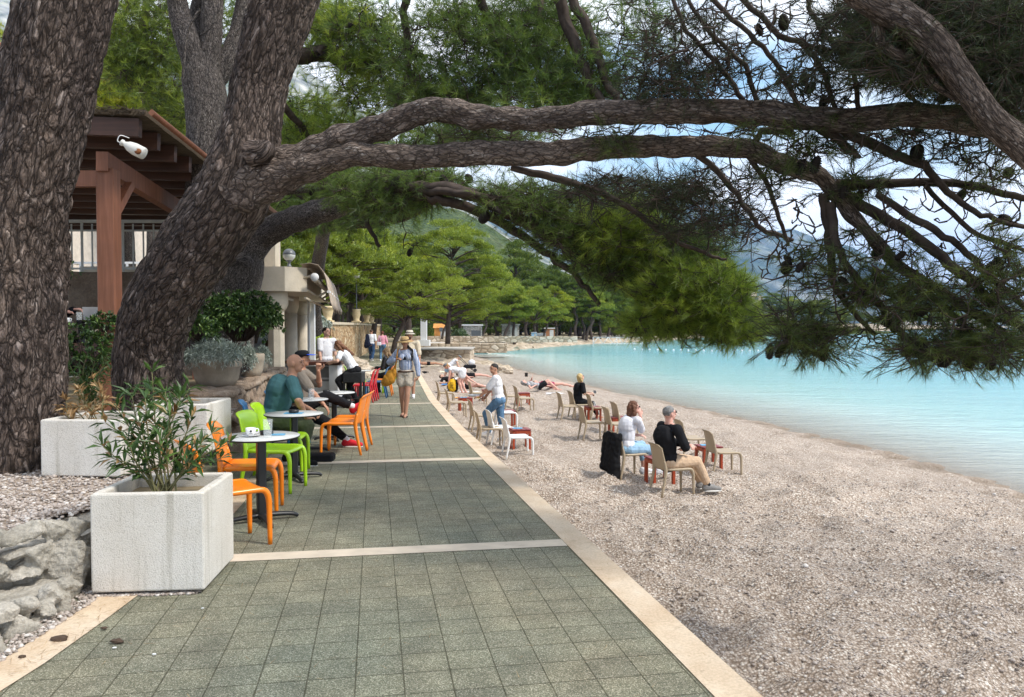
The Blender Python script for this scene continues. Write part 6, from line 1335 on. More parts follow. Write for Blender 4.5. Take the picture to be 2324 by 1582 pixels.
# ------------------------------------------------------------------ pines along the walk and round the bay
def pine_meshes(seed, H=9.0, spread=4.0, lean=.0, clear=.35, n=30, dens=300, L=.32, wd=.07, bend=.0, flat=.5, clump=1.0):
    r = np.random.default_rng(seed); P = [(0, 0, -.5, .26)]; k = 6
    for i in range(1, k + 1): f = i / k; P.append((lean * H * f + bend * H * f * f + r.normal(0, .12), r.normal(0, .15), H * .86 * f, .26 * (1 - .72 * f)))
    Q = catmull(np.array(P), 5); m = MB(); m.tube(Q[:, :3], Q[:, 3], 8, 1)
    Vs = []; A = []
    for b in range(n):
        f = clear + (1 - clear) * (b + .5) / n; a = r.uniform(0, 6.283); w_ = spread * (math.sin(math.pi * min(.18 + .8 * (f - clear) / (1 - clear), 1)) ** .7) * math.sqrt(r.uniform(.15, 1.0)); base = Q[int(min(f * .98, .97) * (len(Q) - 1)), :3]
        c = base + [math.cos(a) * w_, math.sin(a) * w_, .12 * H * r.uniform(-.1, .6)]
        m.tube([base * .97 + [0, 0, -.4], (base + c) / 2 + r.normal(0, .15, 3), c], [.075, .05, .02], 5, 2)
        br = clump * spread * r.uniform(.24, .42); nn = int(dens * 1.7 * r.uniform(.7, 1.3))
        sub = r.normal(0, 1, (9, 3)); sub /= np.linalg.norm(sub, axis=1)[:, None]; sub[:, 2] = np.abs(sub[:, 2]) * .9 - .15
        cs = c + sub * br * [1, 1, flat] * .75
        j = r.integers(0, 9, nn); d = r.normal(0, 1, (nn, 3)); d /= np.linalg.norm(d, axis=1)[:, None]; d[:, 2] = np.where(d[:, 2] < -.2, -d[:, 2], d[:, 2])
        p = cs[j] + d * (br * .42 * r.uniform(.6, 1.05, (nn, 1))) * [1, 1, .75]
        dd = d + r.normal(0, .45, (nn, 3)) + [0, 0, .25]; dd /= np.linalg.norm(dd, axis=1)[:, None]; s_ = np.cross(dd, r.normal(0, 1, (nn, 3))); s_ /= np.linalg.norm(s_, axis=1)[:, None] + 1e-9
        ll = L * r.uniform(.5, 1.1, (nn, 1)); Vs.append(np.stack([p - dd * ll * .3 - s_ * wd / 2, p - dd * ll * .3 + s_ * wd / 2, p + dd * ll * .7], 1).reshape(-1, 3)); A.append(np.repeat(np.clip(.42 + .28 * d[:, 2] * 0 + r.normal(0, .17, nn) + r.normal(0, .1), 0, 1), 3))
    V = np.vstack(Vs); me = np_mesh('crown', V, 3, np.arange(len(V)), False, {'rnd': np.concatenate(A)}); return m.mesh('trunk'), me
VAR = {}
def variant(key, mat=M_pine, **k):
    t, c = pine_meshes(**k); t.materials.append(M_farbark); c.materials.append(mat); VAR[key] = (t, c)
variant('a', seed=1, spread=3.6, lean=.12, clear=.38, n=34, dens=420); variant('b', seed=2, spread=3.0, lean=-.08, clear=.42, n=30, dens=380, bend=.1); variant('c', M_pine2, seed=3, spread=3.3, lean=.05, clear=.3, n=34, dens=380)
variant('d', seed=4, spread=3.4, lean=.3, clear=.40, n=30, dens=420, bend=-.1); variant('e', M_pine3, seed=5, spread=3.4, lean=.02, clear=.3, n=36, dens=420); variant('f', M_pine2, seed=6, H=10, spread=2.6, lean=.1, clear=.5, n=24, dens=330, bend=-.12)
variant('g', M_pine2, seed=9, H=9, spread=3.6, lean=.03, clear=.05, n=40, dens=380); variant('big', seed=7, H=11.5, spread=5.2, lean=.06, clear=.16, n=80, dens=620, L=.27, wd=.055, clump=.72); variant('lean', seed=8, H=9, spread=4.2, lean=.33, clear=.42, n=40, dens=600, L=.24, wd=.05, bend=.05, clump=.85)
def fpine(key, u, v, d, s, label, group=None, rz=0, z=None, sx=1):
    p = W(u, v, d); t = thing('pine_tree', label, 'tree', (p.x, p.y, p.z if z is None else z), rz, group); t.scale = (s * sx, s * sx, s)
    a, b = VAR[key]; obj('trunk', a, t); obj('crown', b, t); return t
fpine('lean', 890, 810, 48, .70, 'leaning dark trunked pine at the edge of the path with low spreading crown', rz=0)
fpine('big', 1016, 768, 60, .86, 'tall broad bright green pine behind the white stone pillar', rz=.5)
fpine('e', 925, 768, 72, 1.12, 'yellow green rounded pine seen above the leaning pine', rz=1)
fpine('d', 1003, 764, 84, .52, 'small thin trunked pine in front of the orange wooden hut', rz=0)
G1 = 'pines on the bank behind the curved wall'
for i, (k, u, v, d, s, rz, lb) in enumerate([('a', 700, 744, 42, .72, 0, 'pine nearest the kiosk behind the curved wall'), ('d', 735, 742, 44, .80, 0, 'slanting pine behind the nearest stone vase'), ('b', 765, 742, 47, .78, 1, 'pine between the nearest vase and the globe lamp'), ('d', 790, 742, 50, .86, .3, 'slanting pine just left of the tall globe lamp'), ('c', 815, 742, 54, .86, 2, 'dark pine just behind the tall globe lamp'), ('a', 845, 746, 58, .84, 0, 'pine at the far end of the curved wall'), ('d', 700, 742, 52, .9, .2, 'taller slanting pine behind the awning'), ('e', 800, 740, 70, 1.2, 0, 'yellow green pine top above the bank'), ('c', 740, 740, 66, 1.3, 1, 'tall dark pine at the back of the bank'), ('b', 860, 745, 72, 1.0, 2, 'pine behind the leaning path pine, left side'), ('c', 655, 740, 50, .95, 2, 'dark pine behind the kiosk roof'), ('a', 640, 742, 62, 1.15, 4, 'tall pine rising behind the globe lamp of the kiosk')]):
    fpine(k, u, v, d, s, lb, G1, rz, z=.9 if d < 64 else 1.2)
tag(obj('bank', MB().prism([(-30, 37.5), (-10.8, 38.9), (-9.2, 37.4), (-9.6, 42), (-10.2, 48), (-11.0, 54), (-12, 62), (-13, 74), (-60, 90), (-60, 37.5)], -.36, 1.5), None, M_earth), kind='structure')
G2 = 'pines of the grove round the bay'
rows = [('b', 1046, 757, 110, .95), ('a', 1085, 757, 118, 1.0), ('d', 1092, 762, 104, .78), ('b', 1128, 764, 112, .86), ('d', 1142, 764, 106, .92), ('a', 1168, 764, 108, .9), ('c', 1200, 757, 132, 1.2), ('a', 1210, 764, 118, .92), ('d', 1232, 765, 120, .78), ('e', 1262, 760, 135, 1.05),
 ('c', 1225, 755, 150, 1.5), ('b', 1150, 754, 140, 1.4), ('c', 1290, 757, 150, 1.35), ('f', 1308, 764, 140, 1.15), ('f', 1322, 764, 142, 1.1), ('d', 1330, 764, 140, 1.0), ('f', 1345, 763, 145, 1.15), ('b', 1362, 763, 150, 1.05), ('f', 1378, 762, 152, 1.2), ('c', 1395, 762, 158, 1.2), ('f', 1412, 762, 160, 1.15), ('a', 1430, 762, 160, .7), ('d', 1450, 760, 170, 1.2), ('c', 1470, 758, 175, 1.2), ('b', 1490, 757, 185, 1.2), ('c', 1510, 756, 195, 1.3), ('a', 1530, 755, 210, 1.3), ('c', 1555, 754, 230, 1.4), ('b', 1585, 753, 260, 1.4),
 ('c', 1080, 750, 170, 1.7), ('e', 1110, 750, 180, 1.8), ('c', 1180, 750, 190, 2.0), ('b', 1250, 750, 200, 1.9), ('c', 1330, 750, 210, 1.9), ('b', 1390, 750, 220, 1.8), ('c', 1450, 750, 240, 1.8), ('a', 1500, 750, 250, 1.6), ('c', 1540, 750, 280, 1.5), ('c', 1040, 755, 130, 1.2), ('b', 990, 756, 120, 1.2), ('c', 960, 756, 110, 1.1), ('c', 920, 756, 100, 1.3), ('e', 1300, 748, 260, 2.2), ('c', 1010, 752, 140, 1.5),
 ('c', 1360, 758, 180, 1.5), ('c', 1270, 756, 175, 1.6), ('c', 1420, 756, 200, 1.6), ('c', 1340, 756, 190, 1.7), ('b', 1480, 755, 210, 1.5), ('c', 1130, 757, 150, 1.35), ('c', 1310, 757, 170, 1.5), ('c', 1385, 757, 190, 1.5)]
gl = {'a': 'bright green umbrella pine of the grove round the bay, slightly leaning', 'b': 'mid green pine of the grove round the bay with upright trunk', 'c': 'dark green dense pine of the grove round the bay', 'd': 'green pine of the bay grove with strongly slanting trunk', 'e': 'yellow green pine rising above the grove round the bay', 'f': 'tall thin dark pine with long bare pale trunk in the bay grove'}
LM = [(1000, 'orange wooden hut'), (1073, 'grey stone kiosk'), (1158, 'grey stone hut'), (1212, 'small blue fridge'), (1247, 'brown shed'), (1310, 'gap past the shed'), (1400, 'swimming ramp'), (1518, 'far white bench')]
gs = {'a': 'bright green slightly leaning pine', 'b': 'mid green upright pine', 'c': 'dark green dense pine', 'd': 'green strongly slanting pine', 'e': 'yellow green high pine', 'f': 'tall thin bare trunked pine'}
LAB = {}
def flabel(k, u, d):
    x, nm = min(LM, key=lambda q: abs(q[0] - u)); return '%s %s the %s, %s' % (gs[k], 'left of' if u < x - 6 else ('right of' if u > x + 6 else 'in line with'), nm, 'front row' if d < 125 else ('second row' if d < 155 else ('back row' if d < 200 else 'far behind')))
def ulabel(k, u, d):
    l = flabel(k, u, d); LAB[l] = LAB.get(l, 0) + 1; return l if LAB[l] == 1 else l.replace(', ', ', more distant, ')
for i, (k, u, v, d, s) in enumerate(rows): fpine('g' if k == 'c' and i % 2 else k, u, v, d, s, ulabel(k, u, d), G2, (i * 1.7) % 6.28 if k not in 'd' else .2 * (i % 3), z=-.4 if d < 200 else 0)
G4 = 'dark pines filling the hillside foot behind the grove'
for i in range(40):
    u = 640 + 23 * i + rng.uniform(-10, 10); fpine('gcg'[i % 3], u, 745, rng.uniform(150, 300), rng.uniform(1.5, 2.3), 'dark pine in the shadowy wood at the foot of the hill', G4, i * 1.3, z=.5)
# behind the house and pergola on the upper ground
for i, (k, u, d, s, lb) in enumerate([('a', 260, 34, .8, 'pine right of the pink house behind the railing'), ('c', 380, 36, .9, 'dark pine behind the railing near the leaning trunk'), ('e', 420, 42, 1.1, 'yellow green pine far behind the railing'), ('b', 540, 38, .9, 'pine behind the end of the railing'), ('c', 130, 44, 1.2, 'dark pine behind the pink house'), ('c', 470, 32, .6, 'small dark pine behind the railing'), ('c', 600, 40, 1.0, 'pine just behind the kiosk parapet'), ('c', 300, 48, 1.5, 'tall pine at the back above the pergola roof'), ('a', 560, 52, 1.3, 'bright pine high behind the leaning pines')]):
    fpine(k, u, 700, d, s, lb, None, i * 1.1, z=2.0)
# headland: wood, hotel, low houses
G3 = 'pines on the headland across the bay'
for i in range(46):
    u = 1600 + 17 * i + rng.uniform(-8, 8); d = rng.uniform(560, 700) if u < 1900 else rng.uniform(640, 820)
    s = rng.uniform(1.1, 1.9) * (1.45 if 1760 < u < 1880 else (1.2 if u < 1760 else .95))
    fpine('bce'[i % 3] if i % 5 else 'c', u, 740, d, s, 'dark green pine on the wooded headland across the bay', G3, i * 2.1, z=3 + (4 if 1740 < u < 1880 else 0), sx=1.5)
ht = thing('hotel', 'large stepped pale concrete hotel on the headland across the bay', 'hotel', (W(1740, 700, 760).x, 760, 4)); m_h = simple('pale_concrete', (.52, .44, .35), .9, .1, var=.08, nscale=.1); m_w = simple('window_dark', (.1, .11, .12), .3)
for k in range(7):
    x0 = -42; x1 = 24 - k * 5.5 if k > 2 else 26 - k * 3; m = MB(); m.box(((x0 + x1) / 2, k * 2.2, 2.4 + k * 4.6), (x1 - x0, 22, 4.6)); obj('storey', m, ht, m_h)
    nb = int((x1 - x0) / 7)
    for j in range(nb): m = MB(); m.box((x0 + 4 + j * 7, k * 2.2 - 11.3, 2.2 + k * 4.6), (3.4, 1.0, 2.6)); obj('balcony_window', m, ht, m_w)
for i, (u, v, d, w_, lb) in enumerate([(1155, 610, 700, 16, 'pale pink house on the green hillside above the grove'), (1768, 712, 640, 10, 'low pale house at the foot of the headland wood'), (2150, 725, 1200, 26, 'low white building far along the shore'), (2060, 728, 1100, 20, 'small pale house far along the shore'), (2220, 727, 1400, 30, 'far white house with red roof on the shore')]):
    p = W(u, v, d); h_ = thing('house', lb, 'house', p); m = MB(); m.box((0, 0, 0), (w_, w_ * .6, w_ * .5)); obj('wall', m, h_, simple('far_wall', (.62, .56, .5), .9)); m = MB(); m.box((0, 0, w_ * .3), (w_ * 1.08, w_ * .7, w_ * .12), taper=.6); obj('roof', m, h_, simple('far_roof', (.45, .2, .12), .9))
    for k in range(4): m = MB(); m.box((-w_ * .36 + k * w_ * .24, -w_ * .305, 0), (w_ * .1, .3, w_ * .16)); obj('window', m, h_, m_w)
# huts along the promenade
def hut(name, label, u0, u1, v0, v1, d, wall, roofc, pitch=False, open_front=False):
    a, b = W(u0, v1, d), W(u1, v0, d); w_, h_ = b.x - a.x, b.z + .37; t = thing(name, label, 'hut', ((a.x + b.x) / 2, d, -.37), 0)
    m = MB(); m.box((0, 0, h_ * .45), (w_, w_ * .9, h_ * .9)); obj('wall', m, t, wall); m = MB()
    if pitch: m.add([(-w_ * .6, -w_ * .55, h_ * .88), (w_ * .6, -w_ * .55, h_ * .88), (w_ * .6, w_ * .55, h_ * .88), (-w_ * .6, w_ * .55, h_ * .88), (-w_ * .6, 0, h_ * 1.15), (w_ * .6, 0, h_ * 1.15)], [(0, 1, 5, 4), (2, 3, 4, 5), (0, 4, 3), (1, 2, 5), (0, 3, 2, 1)], False)
    else: m.box((0, 0, h_ * .93), (w_ * 1.12, w_ * 1.05, h_ * .07))
    obj('roof', m, t, roofc)
    m = MB(); m.box((w_ * .2, -w_ * .455, h_ * .45), (w_ * .4, .04, h_ * .62) if not open_front else (w_ * .5, .04, h_ * .35)); obj('door' if not open_front else 'hatch', m, t, m_w if open_front else simple('hut_door', (.5, .5, .48)))
    return t
M_hutstone = m_rock('grey_stone_block', (.3, .28, .25), (.42, .4, .36), (.52, .5, .46), .8, 3.0, .02)
t = hut('wooden_hut', 'small orange wooden hut with pitched roof across the bay path', 987, 1015, 740, 764, 96, M_orangewood, M_orangewood, True)
m = MB(); [m.box((x, -.98, 1.6), (.4, .06, .5)) for x in (.1, .6)]; obj('window', m, t, m_w)
hut('stone_kiosk', 'grey stone kiosk with white hatch and pale roof on the promenade', 1052, 1094, 735, 773, 104, M_hutstone, M_white, open_front=True)
hut('stone_hut', 'grey stone hut with a white side wall on the promenade', 1139, 1178, 734, 766, 112, M_hutstone, simple('grey_roof', (.4, .4, .38)))
hut('wooden_hut', 'brown wooden shed farther along the promenade', 1236, 1258, 743, 766, 128, m_wood('brown_shed', (.25, .1, .04), (.38, .18, .08)), M_white)
t = hut('drinks_fridge', 'small blue and white ice cream fridge on the promenade', 1206, 1218, 753, 765, 118, simple('blue_white', (.25, .45, .65), .4, var=.4, nscale=3), M_white); t['category'] = 'fridge'
for i, (u, d, lb) in enumerate([(1226, 122, 'pale bench left of the brown shed'), (1518, 205, 'far white bench at the bend of the promenade')]):
    p = W(u, 760, d); t = thing('park_bench', lb, 'bench', (p.x, p.y, -.3)); m = MB(); m.box((0, 0, .42), (1.8, .45, .06)); obj('seat', m, t, M_white); m = MB(); m.box((0, .22, .7), (1.8, .06, .4)); obj('backrest', m, t, M_white)
    for x in (-.75, .75): m = MB(); m.box((x, 0, .2), (.1, .4, .4)); obj('leg', m, t, M_white)
pl = thing('stone_pillar', 'tall square white stone pillar on a low platform right of the hat couple', 'pillar', (W(962, 780, 68).x, 68, -.2)); m = MB(); m.box((0, 0, .35), (1.05, 1.05, .5)); obj('pedestal', m, pl, M_white); m = MB(); m.box((0, 0, 1.5), (.52, .52, 2.4)); obj('shaft', m, pl, M_white)
pf = thing('stone_platform', 'low masonry platform with pale slab top under the white pillar', 'platform', (-5.2, 66, -.9)); m = MB(); m.box((-.4, 0, .1), (4.4, 7, 1.0)); obj('masonry', m, pf, M_seawall); m = MB(); m.box((-.4, 0, .63), (4.6, 7.2, .08)); obj('slab_top', m, pf, M_prom)
m = MB(); m.box((-5.0, 76, -.5), (9, 2.5, .9)); tag(obj('low_wall', m, None, M_seawall), 'low masonry wall between the platform and the sea wall', 'wall')
fw = thing('field_wall', 'low rubble wall in front of the orange hut and grove', 'wall', (0, 97, -.3)); m = MB(); m.box((-3, -2, .35), (22, .5, .75)); obj('masonry', m, fw, M_seawall)
tag(obj('hedge', lump(1.0, 51, 5, amp=.5, flat=(1.3, 1, 1)), None, M_pine2, (W(1042, 765, 101).x, 101, .3)), 'round dark green bush beside the grey stone kiosk', 'bush')
ram = thing('swimming_ramp', 'white metal railing frame of a swimming ramp at the water edge', 'railing', (W(1400, 778, 124).x, 124, SEA)); r0 = lambda a, b: MB().tube([a, b], .05, 6)
for z in (1.35, .3): obj('rail', r0((-3.8, 0, z), (4.0, 0, z)), ram, M_white)
for k in range(5): obj('brace', r0((-3.8 + k * 1.6, 0, .3), (-3.0 + k * 1.6, 0, 1.35)), ram, M_white); obj('brace', r0((-3.0 + k * 1.6, 0, 1.35), (-2.2 + k * 1.6, 0, .3)), ram, M_white)
for x in (-3.8, 0, 4.0): obj('post', r0((x, 0, -.8), (x, 0, 1.35)), ram, M_white)
BU = MB().ell((0, 0, 0), (.13, .13, .13), None, 10, 6).mesh('marker_buoy'); BU.materials.append(M_white)
for i in range(42):
    u = 1440 + 17.5 * i; p = Bz(u, 797 - (0 if u > 1600 else (1600 - u) * .02), SEA); o = bpy.data.objects.new('marker_buoy', BU); COL.objects.link(o); o.location = p + Vector((0, .3 * math.sin(i), .06)); tag(o, 'small white float in the line of floats across the bay', 'buoy', 'white floats marking the bathing area')
bt = thing('motor_boat', 'small white boat moored off the far shore', 'boat', (W(2010, 742, 900).x, 900, SEA)); m = MB(); m.add([(-5, -1.5, .9), (4, -1.5, 1.0), (7, 0, 1.3), (4, 1.5, 1.0), (-5, 1.5, .9), (-4.5, -1, -.2), (4, -.6, -.2), (4, .6, -.2), (-4.5, 1, -.2)], [(0, 1, 2, 3, 4), (0, 5, 6, 1), (1, 6, 2), (2, 7, 3), (6, 7, 2), (3, 7, 8, 4), (4, 8, 5, 0), (5, 8, 7, 6)], False); obj('hull', m, bt, M_white); m = MB(); m.box((-.5, 0, 1.6), (3.5, 2.2, 1.4), taper=.7); obj('cabin', m, bt, M_white)
# ------------------------------------------------------------------ people
def V3(*a): return Vector(a)
SK = {'light': (.55, .33, .24), 'tan': (.42, .22, .14), 'pink': (.6, .33, .26), 'brown': (.33, .16, .095)}
def skin(k): return simple('skin_' + k, SK[k], .55, .35, var=.08, nscale=9)
def cloth(n, c, var=.08): return simple(n, c, .9, .1, var=var, nscale=10, bump=.25, bscale=160)
def hair_m(n, c): return simple('hair_%s_%d' % (n, int(sum(c) * 1000)), c, .6, .3, var=.6, nscale=55)
def two_bone(a, t, l1, l2, pole):
    d = t - a; L = d.length; mx_ = (l1 + l2) * .995
    if L > mx_: t = a + d * (mx_ / L); d = t - a; L = mx_
    if L < abs(l1 - l2) + .01: L = abs(l1 - l2) + .01
    n = d.normalized(); x = (l1 * l1 - l2 * l2 + L * L) / (2 * L); h = math.sqrt(max(l1 * l1 - x * x, 0)); p = pole - n * pole.dot(n)
    p = p.normalized() if p.length > 1e-4 else V3(0, 1, 0); return a + n * x + p * h, t
def person(label, loc, deg, H=1.75, pz=None, lean=0, side=0, twist=0, curve=0, head=(0, 0, 0), feet=None, hands=None, knee=None, elbow=None, toes=None, sk='light', female=False, heavy=1.0,
           shirt=None, sleeve=.45, hem=0, pants=None, plen=1.0, prad=1.0, shoes=None, socks=None, hair=None, hairc=(.05, .03, .02), hat=None, hatc=None, group=None, vox=.009, spine=None, extras=None, grip=(.6, .6), belly=0, up=None):
    """faces local +y; deg 0 = facing right in the picture, 90 = away from the viewer"""
    t = thing('person', label, 'person', loc, FX + R(deg), group)
    s = H; pz = .53 * H if pz is None else pz; P = V3(0, 0, pz)
    S = spine.normalized() if spine else V3(math.sin(R(side)), math.sin(R(lean)), math.cos(R(lean))).normalized()
    Rt = V3(math.cos(R(twist)), -math.sin(R(twist)), 0); Rt = (Rt - S * Rt.dot(S)).normalized(); Fd = S.cross(Rt).normalized()      # chest forward
    Rp = (V3(1, 0, 0) - S * S.x * .5).normalized(); Fp = S.cross(Rp).normalized()
    if spine: Rp = Rt; Fp = Fd
    k = .92 if female else 1.0; hv = heavy
    Wst = P + S * .10 * s; Ch = P + S * .20 * s + Fd * (-.012 * s); Nk = P + S * .295 * s + Fd * curve * s
    sw_ = (.098 if female else .112) * s; Sh = [Nk - S * .022 * s + Rt * q * sw_ for q in (-1, 1)]; hw = .05 * s; Hp = [P + Rp * q * hw - S * .01 * s for q in (-1, 1)]
    M = Matrix((Rt, Fd, S)).transposed(); Mp = Matrix((Rp, Fp, S)).transposed()
    hy, hp_, hr = [R(a) for a in head]; Hm = M @ Euler((0, 0, -hy)).to_matrix() @ Euler((-hp_, hr, 0)).to_matrix()
    if lean > 0 and not spine: Hm = Euler((0, 0, 0)).to_matrix() @ M @ Euler((R(lean) * .7, 0, 0)).to_matrix() @ Euler((0, 0, -hy)).to_matrix() @ Euler((-hp_, hr, 0)).to_matrix()
    hup = Hm @ V3(0, 0, 1); hf = Hm @ V3(0, 1, 0); hrt = Hm @ V3(1, 0, 0); Hc = Nk + (S * .5 + hup * .5).normalized() * .040 * s + hup * .056 * s + hf * .016 * s
    th, shn, ua, fa, hd = .245 * s, .245 * s, .165 * s, .145 * s, .1 * s
    b = MB()
    # torso
    b.ell(P + S * .012 * s, (.094 * s * (1.06 if female else 1) * hv, .066 * s * hv, .07 * s), Mp); b.ell(Wst + S * .01 * s + Fd * belly, (.076 * s * k * hv, .054 * s * hv + belly, .085 * s), M); b.ell(Ch, (.092 * s * k * hv, .06 * s * hv, .1 * s), M); b.ell(Ch + S * .05 * s, (.088 * s * k, .05 * s, .05 * s), M)
    b.ell(P + S * .12 * s, (.08 * s * k * hv, .055 * s * hv, .17 * s), M)
    for q in (-1, 1): b.ell(P + Rp * q * .045 * s - Fp * .032 * s - S * .015 * s, (.052 * s, .05 * s, .055 * s), Mp)
    if female:
        for q in (-1, 1): b.ell(Ch + Rt * q * .042 * s + Fd * .048 * s + S * .01 * s, (.033 * s,) * 3)
    b.cap(Sh[0], .029 * s * k, Sh[1], .029 * s * k); [b.cap(Nk, .03 * s, Sh[i_] + S * .004 * s, .026 * s * k) for i_ in (0, 1)]; b.cap(Nk - S * .03 * s, .036 * s * k, Hc - hup * .02 * s - hf * .01 * s, .031 * s * k); b.cap(Nk - S * .02 * s + Rt * .03 * s, .03 * s, Nk + S * .01 * s, .03 * s); b.cap(Nk - S * .02 * s - Rt * .03 * s, .03 * s, Nk + S * .01 * s, .03 * s)
    # head
    hs = s / 1.75 * (1 if not female else .96)
    b.ell(Hc + hup * .012 * hs - hf * .008 * hs, (.074 * hs, .092 * hs, .097 * hs), Hm, 18, 12); b.ell(Hc - hup * .05 * hs + hf * .028 * hs, (.052 * hs, .056 * hs, .058 * hs), Hm); b.ell(Hc - hup * .086 * hs + hf * .06 * hs, (.026 * hs, .02 * hs, .02 * hs), Hm)
    b.cap(Hc + hf * .088 * hs + hup * .004 * hs, .009 * hs, Hc + hf * .104 * hs - hup * .026 * hs, .014 * hs); b.ell(Hc + hf * .078 * hs + hup * .026 * hs, (.05 * hs, .014 * hs, .01 * hs), Hm)
    for q in (-1, 1): b.ell(Hc + hrt * q * .077 * hs - hf * .006 * hs - hup * .01 * hs, (.009 * hs, .018 * hs, .031 * hs), Hm)
    b.ell(Hc + hf * .086 * hs - hup * .05 * hs, (.022 * hs, .01 * hs, .009 * hs), Hm)
    # legs
    kn, an = [], []; feet = feet or [(-.09, 0, 0), (.09, 0, 0)]; kp = knee or [V3(-.15, 1, .1), V3(.15, 1, .1)]
    for i in (0, 1):
        ft = V3(*feet[i]) + V3(0, 0, .042 * s); K, A = two_bone(Hp[i], ft, th, shn, V3(*kp[i])); kn.append(K); an.append(A)
        b.cap(Hp[i], .056 * s * hv, K, .034 * s); b.cap(K, .034 * s, A, .022 * s); sd_ = (A - K).normalized(); bk = (K - Hp[i]).normalized(); cb = (sd_ - bk * sd_.dot(bk)); cb = cb.normalized() if cb.length > .1 else -Fp
        b.ell(K + (A - K) * .3 + cb * .006 * s, (.034 * s, .034 * s, .07 * s), Matrix((Rp, sd_.cross(Rp).normalized(), sd_)).transposed() if abs(sd_.dot(Rp)) < .9 else None)
    tv = []
    for i in (0, 1):
        T = V3(*toes[i]).normalized() if toes else V3((-.12, .12)[i], 1, 0).normalized(); tv.append(T); A = an[i]; dn = V3(0, 0, -1) if abs(T.z) < .7 else -Fp
        if toes and len(toes[i]) and abs(T.z) >= .3: dn = (A - kn[i]).normalized(); dn = (dn - T * dn.dot(T)).normalized()
        b.cap(A - T * .028 * s + dn * .018 * s, .021 * s, A + T * .07 * s + dn * .024 * s, .017 * s); b.cap(A + T * .07 * s + dn * .024 * s, .021 * s, A + T * .105 * s + dn * .028 * s, .014 * s)
    # arms and hands
    hands = hands or [(-.22, .03, .42 * s / 1.0), (.22, .03, .42 * s)]; ep = elbow or [V3(-.4, -1, -.3), V3(.4, -1, -.3)]; el, wr_ = [], []
    for i in (0, 1):
        E, Wp = two_bone(Sh[i], V3(*hands[i][:3]), ua, fa, V3(*ep[i])); el.append(E); wr_.append(Wp)
        b.cap(Sh[i], .03 * s * hv * k, E, .024 * s * k); b.cap(E, .025 * s * k, Wp, .016 * s * k); b.ell(E + (Wp - E) * .28, (.026 * s * k,) * 3)
        D = (Wp - E).normalized()
        if len(hands[i]) > 3: D = V3(*hands[i][3:6]).normalized()
        q = 1 if i else -1; Nn = D.cross(V3(0, 0, 1)); Nn = Nn.normalized() if Nn.length > .2 else V3(1, 0, 0); 
        wv = D.cross(Nn).normalized() if abs(D.z) < .75 else Fd.copy(); wv = (wv - D * wv.dot(D)).normalized(); pn = D.cross(wv).normalized(); pn = pn if pn.dot(Rt) * q < 0 or abs(D.z) < .5 else -pn
        if abs(D.z) < .75: pn = V3(0, 0, -1); pn = (pn - D * pn.dot(D)).normalized(); wv = D.cross(pn).normalized()
        Mh = Matrix((wv, pn, D)).transposed(); b.ell(Wp + D * .028 * s, (.024 * s, .011 * s, .032 * s), Mh); c = grip[i]
        for f in range(4):
            o = Wp + D * .052 * s + wv * (f - 1.5) * .0118 * s; L_ = (.046, .05, .047, .037)[f] * s * .5; r_ = .0056 * s; d1 = (D * math.cos(c) + pn * math.sin(c)).normalized(); d2 = (D * math.cos(c * 2.2) + pn * math.sin(c * 2.2)).normalized()
            b.cap(o - D * .02 * s, r_, o + d1 * L_, r_ * .95, 7); b.cap(o + d1 * L_, r_ * .95, o + d1 * L_ + d2 * L_ * .85, r_ * .8, 7)
        to = Wp + D * .018 * s + wv * .02 * s * (1 if f else 1); td = (D * .6 + wv * .6 + pn * .35).normalized(); b.cap(to, .0075 * s, to + td * .03 * s, .0065 * s, 7); b.cap(to + td * .03 * s, .0065 * s, to + td * .03 * s + (D * .9 + pn * .3).normalized() * .022 * s, .0055 * s, 7)
    fuse('body', b, vox, skin(sk), t, 1)
    # eyes, brows, mouth
    for q in (-1, 1):
        m = MB(); m.ell(Hc + hrt * q * .031 * hs + hf * .083 * hs + hup * .010 * hs, (.011 * hs, .006 * hs, .006 * hs), Hm, 8, 6); obj('eye', m, t, simple('eye_dark', (.03, .02, .015), .3))
        m = MB(); m.ell(Hc + hrt * q * .032 * hs + hf * .089 * hs + hup * .031 * hs, (.017 * hs, .005 * hs, .004 * hs), Hm, 8, 6); obj('eyebrow', m, t, hair_m('brow', (.06, .04, .03)))
    m = MB(); m.ell(Hc + hf * .0935 * hs - hup * .05 * hs, (.02 * hs, .005 * hs, .005 * hs), Hm, 8, 6); obj('mouth', m, t, simple('lips', (.35, .12, .1), .5))
    if shirt:
        m = MB(); g = .009 * s; e = 1.0
        m.ell(P + S * .12 * s + Fd * belly * .5, (.088 * s * k * hv + g, .064 * s * hv + g + belly * .5, (.18 if hem > -1 else .12) * s), M)
        m.ell(Ch, (.092 * s * k * hv + g, .06 * s * hv + g, .105 * s), M); m.ell(Ch + S * .05 * s, (.088 * s * k + g, .05 * s + g, .052 * s), M); m.ell(Wst + S * .015 * s + Fd * belly, (.08 * s * k * hv + g, .058 * s * hv + g + belly, .09 * s), M)
        if hem > -1: m.ell(P + S * (.03 - hem * .5) * s, (.098 * s * hv + g, .072 * s * hv + g, (.06 + hem) * s), Mp)
        m.cap(Sh[0], .029 * s * k + g, Sh[1], .029 * s * k + g); [m.cap(Nk - S * .012 * s, .03 * s + g * .6, Sh[i_] + S * .003 * s, .026 * s * k + g) for i_ in (0, 1)]; m.cap(Nk - S * .03 * s, .042 * s, Nk - S * .004 * s, .036 * s)
        if female:
            for q in (-1, 1): m.ell(Ch + Rt * q * .042 * s + Fd * .05 * s + S * .01 * s, (.034 * s + g * .8,) * 3)
